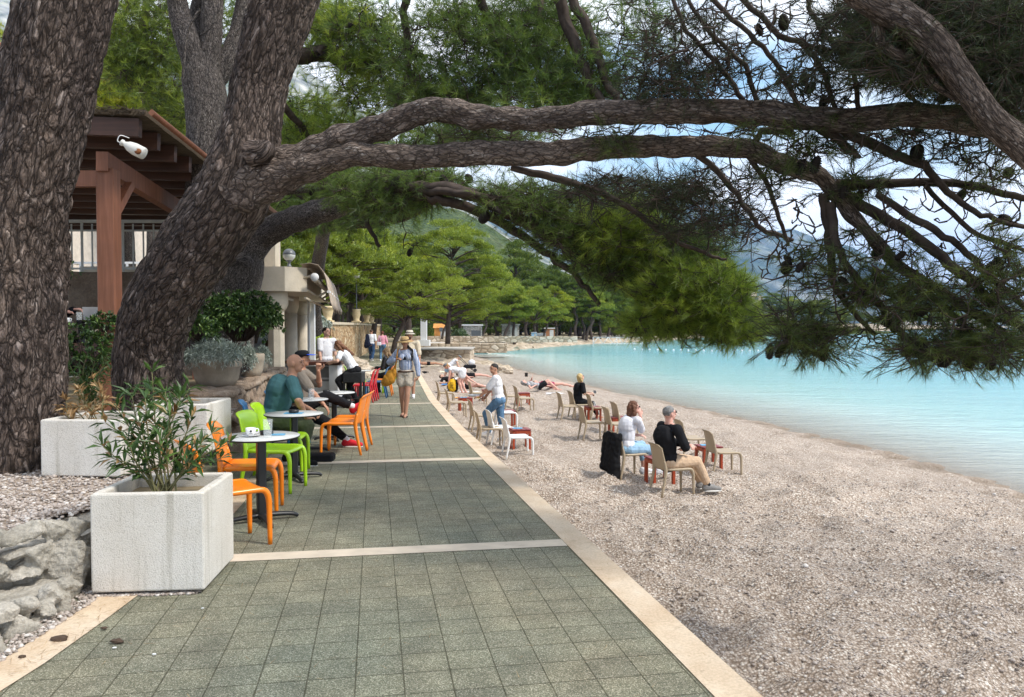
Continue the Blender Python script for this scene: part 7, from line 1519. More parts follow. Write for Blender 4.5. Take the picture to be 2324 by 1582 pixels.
        for i in (0, 1):
            sl = sleeve[i] if hasattr(sleeve, '__len__') else sleeve
            if sl <= 0: continue
            e1 = Sh[i].lerp(el[i], min(sl * 2, 1)); m.cap(Sh[i], .032 * s * k + g * 1.3, e1, (.029 if sl < .5 else .028) * s * k + g * 1.4)
            if sl > .5: m.cap(el[i], .028 * s * k + g * 1.3, el[i].lerp(wr_[i], (sl - .5) * 2), .02 * s + g)
        fuse('shirt' if not (extras or {}).get('shirt_name') else extras['shirt_name'], m, vox, shirt, t, 1, fold=.009, fscale=8, seed=len(label))
    if pants:
        m = MB(); g = .008 * s * prad; m.ell(P + S * .012 * s, (.097 * s * hv + g, .07 * s * hv + g, .066 * s), Mp)
        for q in (-1, 1): m.ell(P + Rp * q * .045 * s - Fp * .033 * s - S * .015 * s, (.055 * s, .052 * s, .056 * s), Mp)
        for i in (0, 1):
            f = min(plen * 2, 1); K = Hp[i].lerp(kn[i], f); m.cap(Hp[i], .058 * s * hv + g, K, (.058 + (.035 - .058) * f) * s + g * (1 + (.6 if plen < .5 else 0)))
            if plen > .5: A = kn[i].lerp(an[i], (plen - .5) * 2 * .94); m.cap(kn[i], .036 * s + g, A, .026 * s + g * 1.1)
        fuse((extras or {}).get('pants_name', 'trousers' if plen > .5 else 'shorts'), m, vox, pants, t, 1, fold=.01, fscale=12, seed=len(label) + 3)
    for i in (0, 1):
        A, T = an[i], tv[i]; dn = (A - kn[i]).normalized(); dn = V3(0, 0, -1) if abs(T.z) < .3 else (dn - T * dn.dot(T)).normalized()
        if socks: m = MB(); m.cap(A, .026 * s, A.lerp(kn[i], .22), .025 * s); fuse('sock', m, vox, socks, t, 1)
        if shoes:
            m = MB(); m.cap(A - T * .03 * s + dn * .016 * s, .026 * s, A + T * .1 * s + dn * .026 * s, .02 * s); m.cap(A - T * .02 * s, .028 * s, A + T * .06 * s + dn * .018 * s, .024 * s); o = fuse('shoe', m, vox, shoes, t, 1)
            m = MB(); c = A + T * .038 * s + dn * .043 * s; Mt = Matrix((T.cross(dn).normalized(), T, -dn)).transposed(); m.ell(c, (.029 * s, .088 * s, .011 * s), Mt, 16, 6); ob = obj('sole', m, o, simple('pale_sole', (.6, .58, .54), .6))
    # hair and hats
    hm = hair_m(hair or 'x', hairc)
    if hair and hair != 'bald':
        m = MB(); m.ell(Hc + hup * (.03 if hair == 'short' else .024) * hs - hf * .018 * hs, (.079 * hs, .093 * hs, .088 * hs) if hair == 'short' else (.081 * hs, .094 * hs, .097 * hs), Hm, 18, 12)
        if hair in ('long', 'bob', 'pony', 'braid', 'bun'): m.ell(Hc + hup * .02 * hs - hf * .02 * hs, (.088 * hs, .1 * hs, .103 * hs), Hm, 18, 12)
        if hair == 'bob':
            for q in (-1, 1): m.cap(Hc + hrt * q * .07 * hs - hf * .01 * hs, .042 * hs, Hc + hrt * q * .085 * hs - hf * .02 * hs - hup * .10 * hs, .045 * hs)
            m.cap(Hc - hf * .06 * hs, .07 * hs, Hc - hf * .075 * hs - hup * .12 * hs, .06 * hs)
        if hair == 'long':
            m.cap(Hc - hf * .06 * hs, .07 * hs, Nk - Fd * .075 * s, .05 * hs); m.cap(Nk - Fd * .075 * s, .055 * hs, Ch - Fd * .085 * s - S * .02 * s, .03 * hs)
            for q in (-1, 1): m.cap(Hc + hrt * q * .07 * hs - hf * .02 * hs, .032 * hs, Nk + Rt * q * .06 * s - Fd * .04 * s - S * .02 * s, .03 * hs)
        if hair == 'braid': A = Hc - hf * .05 * hs - hup * .05 * hs; B = Nk + Rt * (extras or {}).get('braid', .06) * s + Fd * .03 * s; m.cap(A, .04 * hs, B, .022 * hs); m.cap(B, .022 * hs, B + Fd * .05 * s - S * .12 * s, .017 * hs)
        if hair == 'pony': m.cap(Hc - hf * .09 * hs + hup * .02 * hs, .03 * hs, Hc - hf * .13 * hs - hup * .13 * hs, .022 * hs)
        if hair == 'bun': m.ell(Hc - hf * .1 * hs + hup * .05 * hs, (.04 * hs,) * 3)
        # keep the face clear: carve by pulling back what lies in front
        o = fuse('hair', m, .007, hm, t, 2, fold=.014 if hair != 'short' else .007, fscale=30)
        for v in o.data.vertices:
            q = v.co - Hc; f_ = q.dot(hf); u_ = q.dot(hup); lim = (.075 if hair == 'short' else .07) * hs if u_ > .06 * hs else (.02 + .055 * max(0, (u_ - .0) / (.06 * hs))) * hs if u_ > -.02 * hs else .0
            if f_ > lim and u_ > -.17 * hs and abs(q.dot(hrt)) < .11 * hs and hair != 'braid' or (hair == 'braid' and f_ > lim and u_ > -.08 * hs): v.co -= hf * (f_ - lim)
            if hair == 'short' and u_ < .02 * hs and f_ > -.02 * hs: v.co -= (v.co - Hc).normalized() * .018 * hs
    if hat:
        m = MB(); T0 = Hc + hup * .048 * hs; Mm = Hm
        def hl(prof, nm, mt, seg=28): q = MB(); q.lathe([(a * hs, z * hs) for a, z in prof], seg=seg, sy=1.12); q.v = [tuple(T0 + Mm @ Vector(x)) for x in q.v]; return obj(nm, q, t, mt)
        if hat == 'straw': hl([(.094, -.004), (.19, -.028), (.192, -.024), (.096, .008), (.093, .05), (.082, .082), (.05, .094), (.001, .096)], 'hat', hatc); hl([(.098, .006), (.097, .03), (.094, .03), (.095, .006)], 'hat_band', simple('hat_band', (.05, .03, .02)))
        if hat == 'panama': hl([(.092, -.002), (.15, -.022), (.152, -.018), (.094, .008), (.09, .06), (.07, .085), (.001, .08)], 'hat', hatc); hl([(.097, .006), (.095, .03), (.093, .03), (.094, .006)], 'hat_band', simple('hat_band', (.05, .03, .02)))
        if hat == 'cap': hl([(.092, -.01), (.093, .02), (.082, .055), (.05, .075), (.001, .08)], 'cap', hatc); q = MB(); q.ell((0, .125 * hs, .0), (.07 * hs, .075 * hs, .008 * hs), Euler((-.15, 0, 0)).to_matrix(), 16, 6); q.v = [tuple(T0 + Mm @ Vector(x)) for x in q.v]; obj('cap_visor', q, t, (extras or {}).get('visor', hatc))
    if (extras or {}).get('beard'): m = MB(); m.ell(Hc - hup * .066 * hs + hf * .045 * hs, (.052 * hs, .048 * hs, .045 * hs), Hm); obj('beard', m, t, hair_m('beard', (.10, .05, .03)))
    if (extras or {}).get('shades'):
        m = MB(); [m.ell(Hc + hrt * q * .032 * hs + hf * .094 * hs + hup * .012 * hs, (.024 * hs, .006 * hs, .018 * hs), Hm, 10, 6) for q in (-1, 1)]; m.box(Hc + hf * .094 * hs + hup * .016 * hs, (.03 * hs, .006, .006)) 
        for q in (-1, 1): m.tube([Hc + hrt * q * .056 * hs + hf * .088 * hs + hup * .014 * hs, Hc + hrt * q * .08 * hs - hf * .01 * hs + hup * .012 * hs], .003, 5)
        obj('sunglasses', m, t, simple('shades', (.03, .015, .01), .2, .6))
    t['_k'] = 0; del t['_k']
    return t, dict(P=P, S=S, Rt=Rt, Fd=Fd, Sh=Sh, el=el, wr=wr_, Hc=Hc, hf=hf, hup=hup, hrt=hrt, kn=kn, an=an, Nk=Nk, Ch=Ch, s=s, hs=hs)
C_white = cloth('white_cotton', (.66, .66, .68), .04); C_black = cloth('black_cotton', (.014, .014, .016), .3); C_teal = cloth('teal_jersey', (.048, .115, .125)); C_olive = cloth('olive_trousers', (.075, .085, .05)); C_denim = cloth('blue_denim', (.09, .17, .27), .25); C_dkdenim = cloth('dark_denim', (.03, .06, .12), .2)
C_ltdenim = cloth('light_denim', (.27, .42, .56), .12); C_cream = cloth('cream_cotton', (.62, .53, .40), .05); C_beige = cloth('beige_trousers', (.52, .37, .25), .08); C_pink = cloth('pink_knit', (.6, .27, .33)); C_navy = cloth('navy_jacket', (.015, .018, .035), .2); C_linen = cloth('white_linen', (.64, .64, .68), .05)
C_red = cloth('red_mesh', (.62, .03, .045)); C_grey = cloth('grey_canvas', (.24, .23, .22)); C_khaki = cloth('khaki_shorts', (.5, .44, .36), .06); C_straw = simple('straw', (.5, .33, .15), .8, .2, var=.2, nscale=60, bump=.4, bscale=120); C_pan = simple('pale_straw', (.62, .56, .46), .8, .2); C_blue = simple('bright_blue_visor', (.01, .07, .6), .5)
def m_stripe():
    t = NT('blue_striped_cotton'); v = t.coord('Object'); w_ = t.nd('ShaderNodeTexWave', wave_type='BANDS', bands_direction='X'); w_.inputs['Scale'].default_value = 11; w_.inputs['Distortion'].default_value = 1.2; t.lk(v, w_.inputs[0])
    t.col(t.ramp(w_.outputs['Fac'], [(.45, (.6, .62, .66)), (.6, (.12, .19, .38))])).rough(.9, .1); return t.m
C_stripe = m_stripe()
def zb(x, y): return beach_z(x, y)
def at(u, v): p = beach_pt(u, v); return p
# seated pose helper: seat height .45, facing +y
def seat(dz=0, fx=.1, fy=.42, fz=0): return dict(feet=[(-fx, fy, fz), (fx, fy, fz)])
BRN = (.055, .03, .018)
# --- on the path side
x, y = -2.97, 9.62; ps, q = person('bald man in a teal t-shirt and olive trousers sitting at the second table', (x, y, zpath(y)), 18, 1.84, pz=.58, lean=13, curve=.06, head=(18, -4, 0), feet=[(-.16, .20, 0), (.22, .30, 0)], knee=[V3(-.5, 1, .5), V3(.5, 1, .5)], hands=[(-.12, .46, .66), (.30, .38, .62)], elbow=[V3(-.6, -.4, -.6), V3(.9, .1, -.5)], sk='tan', heavy=1.17, shirt=C_teal, sleeve=.4, hem=.0, pants=C_olive, shoes=C_black, hair='bald', belly=.02, vox=.008)
x, y = -3.12, 11.35; person('man in a black and blue cap and red running shoes beside the bald man', (x, y, zpath(y)), 6, 1.82, pz=.56, lean=-2, curve=.03, head=(10, -4, 0), feet=[(.15, .72, .0), (-.14, .78, .47)], knee=[V3(.3, 1, .6), V3(-.2, .6, 1)], hands=[(.02, .28, 1.10, 0, .1, 1), (.30, .40, .62)], elbow=[V3(-.5, .1, -.9), V3(.9, -.2, -.4)], toes=[V3(.2, 1, 0), V3(.05, .75, .55)], sk='tan', shirt=cloth('khaki_tee', (.2, .17, .14)), sleeve=.4, pants=C_black, plen=.9, shoes=C_red, socks=C_white, hair='short', hairc=BRN, hat='cap', hatc=C_black, extras={'visor': C_blue}, grip=(1.1, .5))
zf = zpath(19)
person('young waiter with cropped dark hair in a white polo shirt standing behind the bar', (-4.74, 19.75, zf), -38, 1.88, lean=2, head=(-6, -10, 0), hands=[(-.25, .18, .98), (.26, .14, .93)], sk='light', shirt=C_white, sleeve=.34, pants=C_black, shoes=C_black, hair='short', hairc=(.02, .015, .012), heavy=.98)
person('woman with long wavy brown hair in a white tee leaning on the bar', (-3.62, 17.75, zf), 176, 1.70, pz=.88, lean=32, curve=.02, head=(0, 8, 0), feet=[(-.13, .14, .2), (.13, -.06, .06)], hands=[(-.30, .50, 1.06, 1, .2, 0), (.2, .52, 1.06, -1, .2, 0)], elbow=[V3(-.7, .2, -.6), V3(.7, .2, -.6)], female=True, sk='light', shirt=C_white, sleeve=.3, pants=C_black, shoes=C_black, hair='long', hairc=(.16, .07, .035), heavy=1.02)
person('woman with fair hair in a black leather jacket sitting at the far café table', (-3.45, 22.1, zpath(22)), 172, 1.68, pz=.55, lean=8, curve=.04, head=(0, -12, 0), hands=[(-.12, .42, .72), (.12, .42, .72)], female=True, shirt=simple('black_leather', (.018, .018, .02), .35, .5), sleeve=.95, pants=C_black, shoes=C_black, hair='long', hairc=(.3, .2, .11), hem=.02, **seat())
p = Vector((W(605, 800, 19.2).x, 19.2, zf)); person('dark haired woman in a white top half hidden behind the kiosk column', p, 20, 1.66, pz=.80, lean=10, head=(0, -15, 0), hands=[(-.15, .35, 1.0), (.2, .35, 1.0)], female=True, shirt=C_white, sleeve=.3, pants=C_black, shoes=C_black, hair='long', hairc=BRN, feet=[(-.1, .2, .1), (.1, .2, .1)])
p = W(108, 725, 11.15); person('person in dark clothes at the laptop table, only the hand showing past the trunk', (p.x - .12, 11.1, .85), 0, 1.75, pz=.56, lean=6, head=(0, -12, 0), hands=[(-.05, .5, .95, 0, 1, .1), (.18, .46, .90)], sk='pink', shirt=C_black, sleeve=.95, pants=C_black, shoes=C_black, hair='short', hairc=BRN, **seat())
# walking people
P0 = G(920, 946); wk, q = person('woman in a straw hat, striped shirt and beige shorts walking toward the camera', (P0.x, 15.7, zpath(15.7)), -90, 1.63, lean=1, head=(-4, 4, 3), feet=[(-.015, .13, 0), (.07, -.10, .0)], hands=[(-.28, .10, .80, .4, .1, -1), (.17, .13, 1.16, -.6, .5, .3)], elbow=[V3(-.9, -.4, 0), V3(.8, -.6, -.5)], knee=[V3(0, 1, .1), V3(0, 1, .1)], female=True, sk='tan', shirt=C_stripe, sleeve=.93, hem=-2, pants=C_khaki, plen=.2, prad=1.3, hair='braid', hairc=(.012, .01, .01), hat='straw', hatc=C_straw, vox=.0085, extras={'shirt_name': 'open_shirt', 'braid': -.09}, heavy=.93, toes=[V3(0, 1, 0), V3(.1, 1, 0)])
m = MB(); m.tube([q['P'] + q['Rt'] * .155 * math.cos(a) + q['Fd'] * .12 * math.sin(a) + V3(0, 0, .055) for a in np.linspace(0, 6.283, 25)], .016, 6, flat=1); obj('belt', m, wk, simple('brown_leather', (.06, .025, .012)))
m = MB(); m.ell(q['Ch'] - q['S'] * .005 + V3(0, .036, 0), (.12, .1, .06)); obj('bikini_top', m, wk, C_black)
for i in (0, 1): m = MB(); A = q['an'][i]; m.box(A + V3(0, .06, -.066), (.08, .24, .014), bev=.005); m.tube([A + V3(-.04, .04, -.05), A + V3(0, .1, -.02), A + V3(.04, .04, -.05)], .006, 5); obj('sandal', m, wk, C_black)
bagp = Vector((P0.x, 15.7, zpath(15.7))); bg_ = thing('shoulder_bag', 'mustard yellow cloth bag hanging from the shoulder of the woman in the straw hat', 'bag', bagp, FX + R(-90)); yb = simple('mustard_cloth', (.52, .24, .035), .85, .1, var=.15, bump=.3)
m = MB(); m.ell((.30, .06, .80), (.10, .12, .15)); m.ell((.36, .05, .74), (.1, .13, .13)); m.ell((.22, .06, .88), (.05, .09, .12)); m.cap((.25, .05, .93), .04, (.4, .05, .7), .09); fuse('pouch', m, .012, yb, bg_, 2, fold=.018, fscale=9)
m = MB(); m.tube([(.2, .08, .92), (.17, .14, 1.1), (.15, .1, 1.3), (.145, .0, 1.375), (.15, -.1, 1.25), (.25, -.02, .93)], .014, 6, 4); obj('strap', m, bg_, yb)
person('bearded man in a pale hat and cream t-shirt walking behind the straw hat woman', (W(930, 800, 20.6).x, 20.6, zpath(20.6)), -90, 1.80, head=(0, 0, 0), hands=[(-.27, .05, .80), (.27, .05, .80)], sk='tan', shirt=C_cream, sleeve=.46, hem=.03, pants=cloth('tan_shorts', (.4, .33, .25)), plen=.42, shoes=C_white, hair='short', hairc=BRN, hat='panama', hatc=C_pan, heavy=1.05, extras={'beard': 1}, feet=[(-.1, .1, 0), (.1, -.12, 0)])
cm, q = person('man in a white shirt and jeans walking away, dark jacket over his shoulder', (W(843, 800, 43).x, 43, zpath(43)), 84, 1.80, head=(0, 0, 0), feet=[(-.1, .15, 0), (.12, -.3, .06)], hands=[(-.2, .1, 1.2), (.27, 0, .8)], sk='tan', shirt=C_white, sleeve=.45, pants=C_dkdenim, shoes=C_grey, hair='short', hairc=BRN, vox=.014)
m = MB(); m.cap((-.2, -.1, 1.45), .09, (-.26, -.1, .85), .13); m.cap((-.2, -.1, 1.45), .09, (-.1, -.14, .95), .1); tag(fuse('jacket', m, .02, C_navy, None, 2, fold=.03, fscale=7, loc=cm.location), 'dark navy jacket slung over the shoulder of the walking man', 'jacket').rotation_euler = cm.rotation_euler
person('woman in a pink top and blue jeans walking away with a white bag', (W(868, 800, 43.4).x, 43.4, zpath(43)), 88, 1.70, feet=[(-.1, -.05, 0), (.1, .15, 0)], hands=[(-.28, 0, .85), (.3, .05, .85)], female=True, shirt=C_pink, sleeve=.7, pants=C_denim, shoes=C_white, hair='bun', hairc=(.12, .04, .02), heavy=1.08, vox=.014)
o = thing('shoulder_bag', 'small white bag at the hip of the woman in pink', 'bag', (W(861, 790, 43.3).x, 43.2, .95 - .34)); m = MB(); m.box((0, 0, 0), (.24, .1, .2), bev=.03); obj('pouch', m, o, C_white); m = MB(); m.tube([(-.1, 0, .1), (.0, 0, .5), (.1, 0, .1)], .01, 5, 3); obj('strap', m, o, C_white)
# --- on the beach
def bp(u, v, dz=0): p = at(u, v); return (p.x, p.y, p.z + dz)
bt_, q = person('waiter in a white shirt and blue jeans carrying a tray among the beach chairs', bp(1132, 999), 172, 1.77, lean=9, twist=-8, head=(-38, -2, 0), feet=[(.05, .22, .12), (.05, -.16, 0)], knee=[V3(.1, 1, .1), V3(.2, 1, 0)], hands=[(-.16, .42, .98, .3, 1, 0), (.24, .36, .93, -.3, 1, 0)], elbow=[V3(-.6, -.8, -.4), V3(.6, -.9, -.4)], sk='tan', shirt=C_white, sleeve=.42, hem=.04, pants=C_denim, shoes=C_white, hair='short', hairc=(.015, .012, .01), vox=.0085)
tr = thing('tray', 'round dark serving tray with a yellow cloth held by the beach waiter', 'tray', Vector(bt_.location) + Vector((-.50, .16, .99))); m = MB(); m.lathe([(.14, 0), (.19, .004), (.2, .035), (.194, .035), (.184, .01), (.001, .006)], seg=32); obj('dish', m, tr, M_steel); m = MB(); m.ell((.02, 0, -.03), (.07, .06, .02)); obj('cloth', m, tr, simple('yellow_cloth', (.7, .5, .03)))
c = [o for o in first['beige'].users_collection[0].objects if o.get('label', '').startswith('beige chair carrying')][0]; l = Vector(c.location)
person('grey haired man in a black jacket and beige trousers seated facing the sea', (l.x - .10, l.y - .04, l.z), 24, 1.80, pz=.545, lean=-7, curve=.055, head=(4, 0, 0), feet=[(-.02, .66, .05), (.18, .64, .05)], knee=[V3(.1, 1, .8), V3(.2, 1, .9)], hands=[(.12, .30, .78, 1, 0, 0), (.10, .26, .72, -1, .2, 0)], elbow=[V3(-.8, -.1, -.7), V3(.8, -.1, -.7)], sk='pink', shirt=C_black, sleeve=.97, hem=.05, pants=C_beige, plen=.93, socks=C_black, shoes=C_grey, hair='short', hairc=(.17, .165, .16), extras={'shirt_name': 'jacket', 'shades': 1}, heavy=1.12, toes=[V3(-.1, 1, 0), V3(.3, 1, 0)], vox=.0085)
c = [o for o in COL.objects if o.get('label', '').startswith('beige chair under the woman')][0]; l = Vector(c.location)
person('woman with wavy brown hair in a white linen shirt seated beside the man in black', (l.x - .06, l.y - .03, l.z), 24, 1.73, pz=.535, lean=5, curve=.05, head=(14, -2, 0), hands=[(-.02, .26, .72), (.07, .25, 1.06, -.15, -.1, 1)], elbow=[V3(-.4, -.2, -.9), V3(.05, -.1, -1)], female=True, sk='pink', shirt=C_linen, sleeve=(.8, .55), hem=.04, pants=C_ltdenim, plen=.8, shoes=C_white, hair='bob', hairc=(.13, .055, .03), extras={'shades': 1}, feet=[(-.12, .45, .03), (.1, .62, .04)], heavy=1.1, grip=(.5, .35), vox=.0085)
ct_ = tag(obj('coat', MB(), None, None), '', ''); bpy.data.objects.remove(ct_)
m = MB(); m.cap((-.16, -.32, .74), .075, (.16, -.32, .74), .075); m.cap((-.15, -.34, .72), .09, (-.14, -.37, .2), .1); m.cap((.15, -.34, .72), .09, (.1, -.37, .05), .11); m.cap((0, -.34, .7), .09, (0, -.38, .25), .12); m.cap((0, -.24, .74), .05, (0, -.2, .5), .04)
o = fuse('coat', m, .014, M_black, None, 2, fold=.03, fscale=8, loc=(l.x, l.y, l.z)); o.rotation_euler = (0, 0, FX + R(24)); tag(o, 'black coat draped over the back of the chair of the woman in white', 'coat')
c = [o for o in COL.objects if o.get('label', '').startswith('beige chair the blonde')][0]; l = Vector(c.location)
person('blonde woman with short hair in a black t-shirt and black trousers looking at her phone', (l.x - .06, l.y, l.z), 8, 1.68, pz=.54, lean=2, curve=.05, head=(0, -22, 0), feet=[(-.02, .60, 0), (.14, .56, 0)], knee=[V3(0, 1, .9), V3(.1, 1, .9)], hands=[(-.1, .36, .74), (.12, .34, .72)], elbow=[V3(-.6, -.4, -.8), V3(.6, -.4, -.8)], female=True, shirt=C_black, sleeve=.38, hem=.03, pants=C_black, plen=.9, shoes=simple('sandals', (.3, .15, .08)), hair='bob', hairc=(.5, .36, .16), extras={'shades': 1}, heavy=1.05)
m = MB(); m.box((0, 0, 0), (.075, .15, .01), rx=.4, bev=.003); tag(obj('phone', m, None, M_blackmetal, (l.x + .42, l.y - .02, l.z + .78)), 'black phone in the hands of the blonde woman', 'phone')
person('bending girl in a cap, white top and pale denim shorts', bp(1018, 868), 12, 1.6, pz=.80, lean=52, head=(0, 20, 0), feet=[(-.1, -.34, .0), (.12, .16, 0)], hands=[(-.1, .62, .62), (.16, .56, .5)], knee=[V3(0, 1, 0), V3(0, 1, 0)], elbow=[V3(-.4, 0, -1), V3(.4, 0, -1)], female=True, shirt=C_white, sleeve=0, pants=C_ltdenim, plen=.24, prad=1.8, hair='short', hairc=(.3, .18, .08), hat='cap', hatc=cloth('grey_cap', (.16, .17, .18)), vox=.012, heavy=.95)
person('woman in a white playsuit and grey cap bending down over the yellow backpack', bp(1050, 893), 176, 1.7, pz=.86, lean=80, head=(0, 10, 0), feet=[(-.12, .0, 0), (.12, -.1, 0)], hands=[(-.12, .52, .42), (.14, .5, .36)], elbow=[V3(-.4, 0, -1), V3(.4, 0, -1)], female=True, sk='pink', shirt=C_white, sleeve=0, pants=C_white, plen=.2, prad=2, hair='pony', hairc=(.35, .2, .09), hat='cap', hatc=cloth('grey_cap', (.16, .17, .18)), vox=.012)
person('dark haired woman in a black bikini sitting on a towel behind the yellow backpack', bp(1062, 884), 8, 1.66, pz=.12, lean=-14, head=(30, 6, 0), feet=[(-.12, .84, 0), (.12, .80, 0)], hands=[(-.25, -.2, .06), (.2, .3, .25)], knee=[V3(0, 0, 1), V3(0, 0, 1)], female=True, sk='pink', pants=C_black, plen=.04, hair='pony', hairc=(.1, .05, .03), vox=.012)
person('person in white shorts lying on a towel under the bending women', bp(1030, 872), -20, 1.6, pz=.14, spine=V3(0, -1, .25), head=(0, 0, 0), feet=[(-.1, .75, .02), (.1, .75, .02)], hands=[(-.25, -.3, .06), (.25, -.3, .06)], knee=[V3(0, 0, 1), V3(0, 0, 1)], sk='light', shirt=C_black, sleeve=.3, pants=C_white, plen=.2, hair='short', hairc=BRN, vox=.014)
person('tanned sunbather in black trunks lying face down by the pale rocks', bp(972, 831), 8, 1.74, pz=.17, spine=V3(0, -1, .12), feet=[(-.1, .86, .06), (.1, .88, .06)], hands=[(-.3, -.75, .08), (.3, -.75, .08)], knee=[V3(0, 0, 1), V3(0, 0, 1)], sk='tan', pants=C_black, plen=.05, hair='short', hairc=(.03, .02, .02), vox=.016)
sb, q = person('sunbather in a patterned top and black shorts lying on the beach holding up a phone', bp(1224, 891), 2, 1.68, pz=.16, spine=V3(0, -1, .2), feet=[(-.14, .62, .0), (.14, .70, .0)], knee=[V3(0, .3, 1), V3(0, .3, 1)], hands=[(-.12, -.28, .5, 0, .2, 1), (.25, -.2, .2)], elbow=[V3(-.5, 0, -.2), V3(.6, 0, -.4)], female=True, sk='pink', shirt=simple('patterned_top', (.35, .35, .36), .9, .1, var=.7, nscale=22), sleeve=.1, pants=C_black, plen=.3, hair='bob', hairc=(.25, .24, .24), vox=.012)
m = MB(); m.box((-.52, .05, .62), (.12, .02, .17), rx=.3, bev=.004); tag(obj('phone', m, None, M_blackmetal, Vector(sb.location)), 'dark phone held up by the sunbather in the patterned top', 'phone')
person('second sunbather lying beyond the one with the phone', bp(1250, 886), 2, 1.7, pz=.13, spine=V3(0, -1, .08), feet=[(-.1, .84, .02), (.12, .84, .02)], hands=[(-.3, .1, .06), (.3, .1, .06)], knee=[V3(0, 0, 1), V3(0, 0, 1)], female=True, sk='pink', shirt=cloth('maroon', (.3, .05, .1)), sleeve=0, pants=cloth('maroon', (.3, .05, .1)), plen=.08, hair='bob', hairc=(.2, .1, .05), vox=.014)
person('sunbather lying beyond the bending women, only the legs showing', bp(1070, 858), 4, 1.7, pz=.13, spine=V3(0, -1, .06), feet=[(-.1, .86, .02), (.1, .86, .02)], hands=[(-.3, 0, .06), (.3, 0, .06)], knee=[V3(0, 0, 1), V3(0, 0, 1)], sk='pink', shirt=C_black, sleeve=0, pants=C_black, plen=.1, hair='short', hairc=BRN, vox=.016)
# things on the beach round them
bk = thing('backpack', 'yellow and black backpack with dark scribbled print standing on the beach', 'backpack', bp(1027, 893), R(15))
m = MB(); m.ell((0, 0, .24), (.19, .13, .26)); m.box((0, 0, .2), (.3, .2, .34), bev=.06); fuse('pack', m, .014, simple('yellow_nylon', (.72, .42, .01), .6, .3), bk, 2, fold=.01)
m = MB(); m.ell((.14, .02, .22), (.09, .14, .25)); m.ell((-.02, .08, .22), (.19, .09, .25)); fuse('side_panels', m, .014, C_black, bk, 2); m = MB(); m.tube([(.08, -.02, .48), (.02, -.06, .56), (-.06, -.02, .49)], .014, 6, 3); m.tube([(-.15, -.08, .1), (-.3, -.2, .02), (-.7, -.3, .01)], .014, 6, 4); obj('straps', m, bk, C_black)
for i, zz in enumerate((.36, .27, .18)): text('printed_mark', ('BVRL', 'NAT', 'SUN')[i] if False else ('#//', '/#/', '//#')[i], .12, bk, (-.13, -.14, zz - .05), (math.pi / 2, 0, 0), C_black)
for i, (u, v, sx, sy, mt, lb) in enumerate([(1062, 891, 1.0, .7, C_white, 'white towel under the woman in the bikini'), (1018, 878, .6, .4, cloth('blue_towel', (.03, .2, .5)), 'blue and yellow towel left of the yellow backpack'), (1075, 878, 1.0, .5, C_linen, 'pale towel behind the woman in the playsuit'), (1048, 905, .5, .22, cloth('orange_towel', (.7, .28, .04)), 'orange cloth in front of the bending woman'), (1232, 893, 1.7, .7, C_white, 'pale towel under the sunbathers'), (972, 834, 1.6, .7, C_cream, 'pale towel under the tanned sunbather')]):
    m = MB(); nx = 14; V = [(sx * (a / nx - .5), sy * (b / 8 - .5), .03 + .03 * noise.noise(Vector((a * .4 + i * 9, b * .4, 0)))) for b in range(9) for a in range(nx + 1)]; m.add(V, [(b * (nx + 1) + a, b * (nx + 1) + a + 1, (b + 1) * (nx + 1) + a + 1, (b + 1) * (nx + 1) + a) for b in range(8) for a in range(nx)]); p = bp(u, v); o = obj('towel', m, None, mt, p); o.rotation_euler = (0, 0, .1 * i); tag(o, lb, 'towel')
sr = thing('stroller', 'black folded pushchair with a white bag beyond the bending women', 'stroller', bp(1060, 846)); m = MB(); m.tube([(-.5, 0, .85), (.1, 0, .3), (.4, 0, .05)], .02, 6, 2); m.tube([(-.4, .25, .85), (.15, .25, .3), (.45, .25, .05)], .02, 6, 2); m.tube([(-.5, 0, .85), (-.4, .25, .85)], .02, 6); obj('frame', m, sr, M_blackmetal)
m = MB(); m.box((.15, .12, .32), (.7, .36, .2), bev=.05); obj('seat', m, sr, C_black); m = MB(); m.ell((.25, .1, .55), (.2, .14, .17)); obj('white_bag', m, sr, C_white)
for k in range(4): m = MB(); m.tube([((-.15, .45)[k % 2], (-.05, .3)[k // 2] - .02, .1), ((-.15, .45)[k % 2], (-.05, .3)[k // 2] + .02, .1)], .09, 14); obj('wheel', m, sr, M_blackmetal)
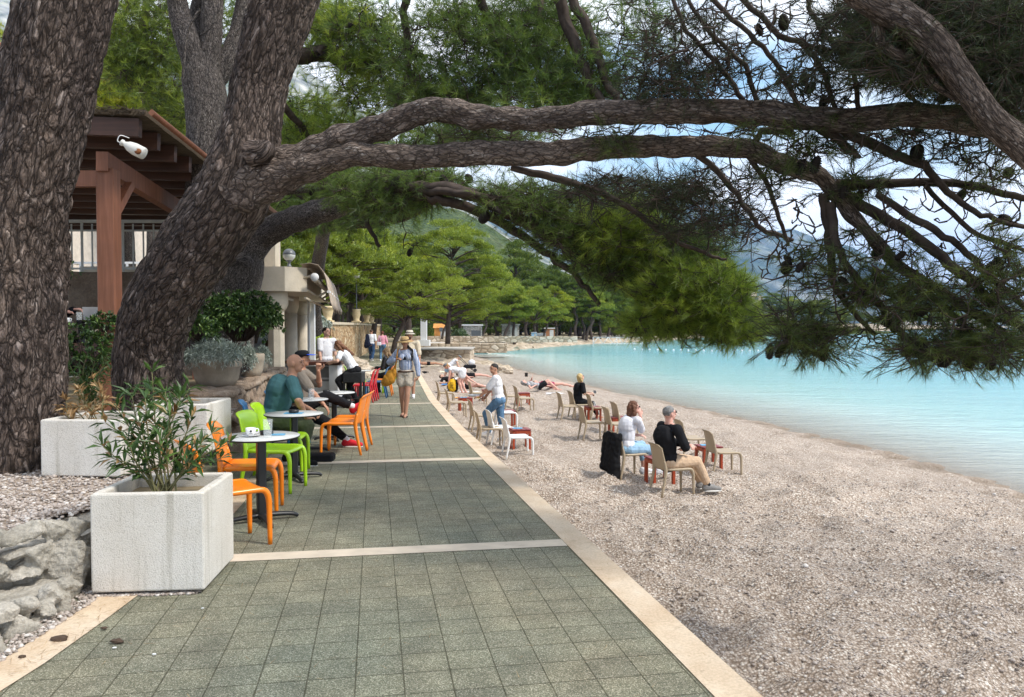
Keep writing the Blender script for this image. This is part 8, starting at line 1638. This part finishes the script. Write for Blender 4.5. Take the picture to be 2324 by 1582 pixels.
tag(obj('rock', lump(.45, 61, 4, flat=(1.3, .9, .7)), None, M_searock, at(1138, 848) + Vector((0, 0, .1))), 'brown boulder at the water edge behind the head of the beach waiter', 'rock')
for i, (u, v, mt, lb) in enumerate([(1003, 847, C_cream, 'brown straw hat lying on the beach left of the bending girl'), (965, 847, C_black, 'dark flip flops lying on the pale beach')]):
    m = MB(); m.ell((0, 0, .05), (.22, .14, .07)); tag(fuse('beach_item', m, .02, mt, None, 1, fold=.03, fscale=9, loc=bp(u, v)), lb, 'clothing')
m = MB(); m.box((0, 0, .05), (.34, .2, .1), bev=.02); tag(obj('shoe_bag', m, None, C_black, (-2.45, 9.9, zpath(9.9))), 'small black bag on the ground by the second table foot', 'bag')
# small litter on the paving
M_deb = simple('brown_bark_chip', (.07, .045, .03), .9)
for i, (u, v, s, mt, lb) in enumerate([(135, 1455, .05, M_deb, 'dark flattened cone on the cream kerb at the lower left'), (266, 1460, .035, M_deb, 'brown cone scale on the paving right of the kerb cone'), (50, 1495, .02, M_deb, 'tiny dark bark chip on the kerb'), (237, 1430, .02, M_deb, 'small reddish bark chip on the paving'), (260, 1475, .012, M_porcelain, 'white pebble on the paving beside the cone scale'), (350, 1490, .012, M_porcelain, 'white pebble in the middle of the near paving'), (460, 1385, .01, M_porcelain, 'white pebble near the planter corner')]):
    o = obj('cone_scale' if mt is M_deb else 'pebble', lump(s, 70 + i, 2, flat=(1, .6, .35)), None, mt, G(u, v) + Vector((0, 0, .012))); tag(o, lb, 'debris' if mt is M_deb else 'pebble')
# ------------------------------------------------------------------ air
hz_m = bpy.data.materials.new('haze'); hz_m.use_nodes = True; ht_ = hz_m.node_tree; ht_.nodes.remove(ht_.nodes['Principled BSDF']); pv_ = ht_.nodes.new('ShaderNodeVolumePrincipled'); pv_.inputs['Density'].default_value = 0.00007; pv_.inputs['Color'].default_value = (.30, .55, 1.0, 1); pv_.inputs['Anisotropy'].default_value = .2
ht_.links.new(pv_.outputs[0], ht_.nodes['Material Output'].inputs['Volume'])
tag(obj('haze', MB().box((0, 6000, 800), (30000, 22000, 1640)), None, hz_m), kind='stuff')
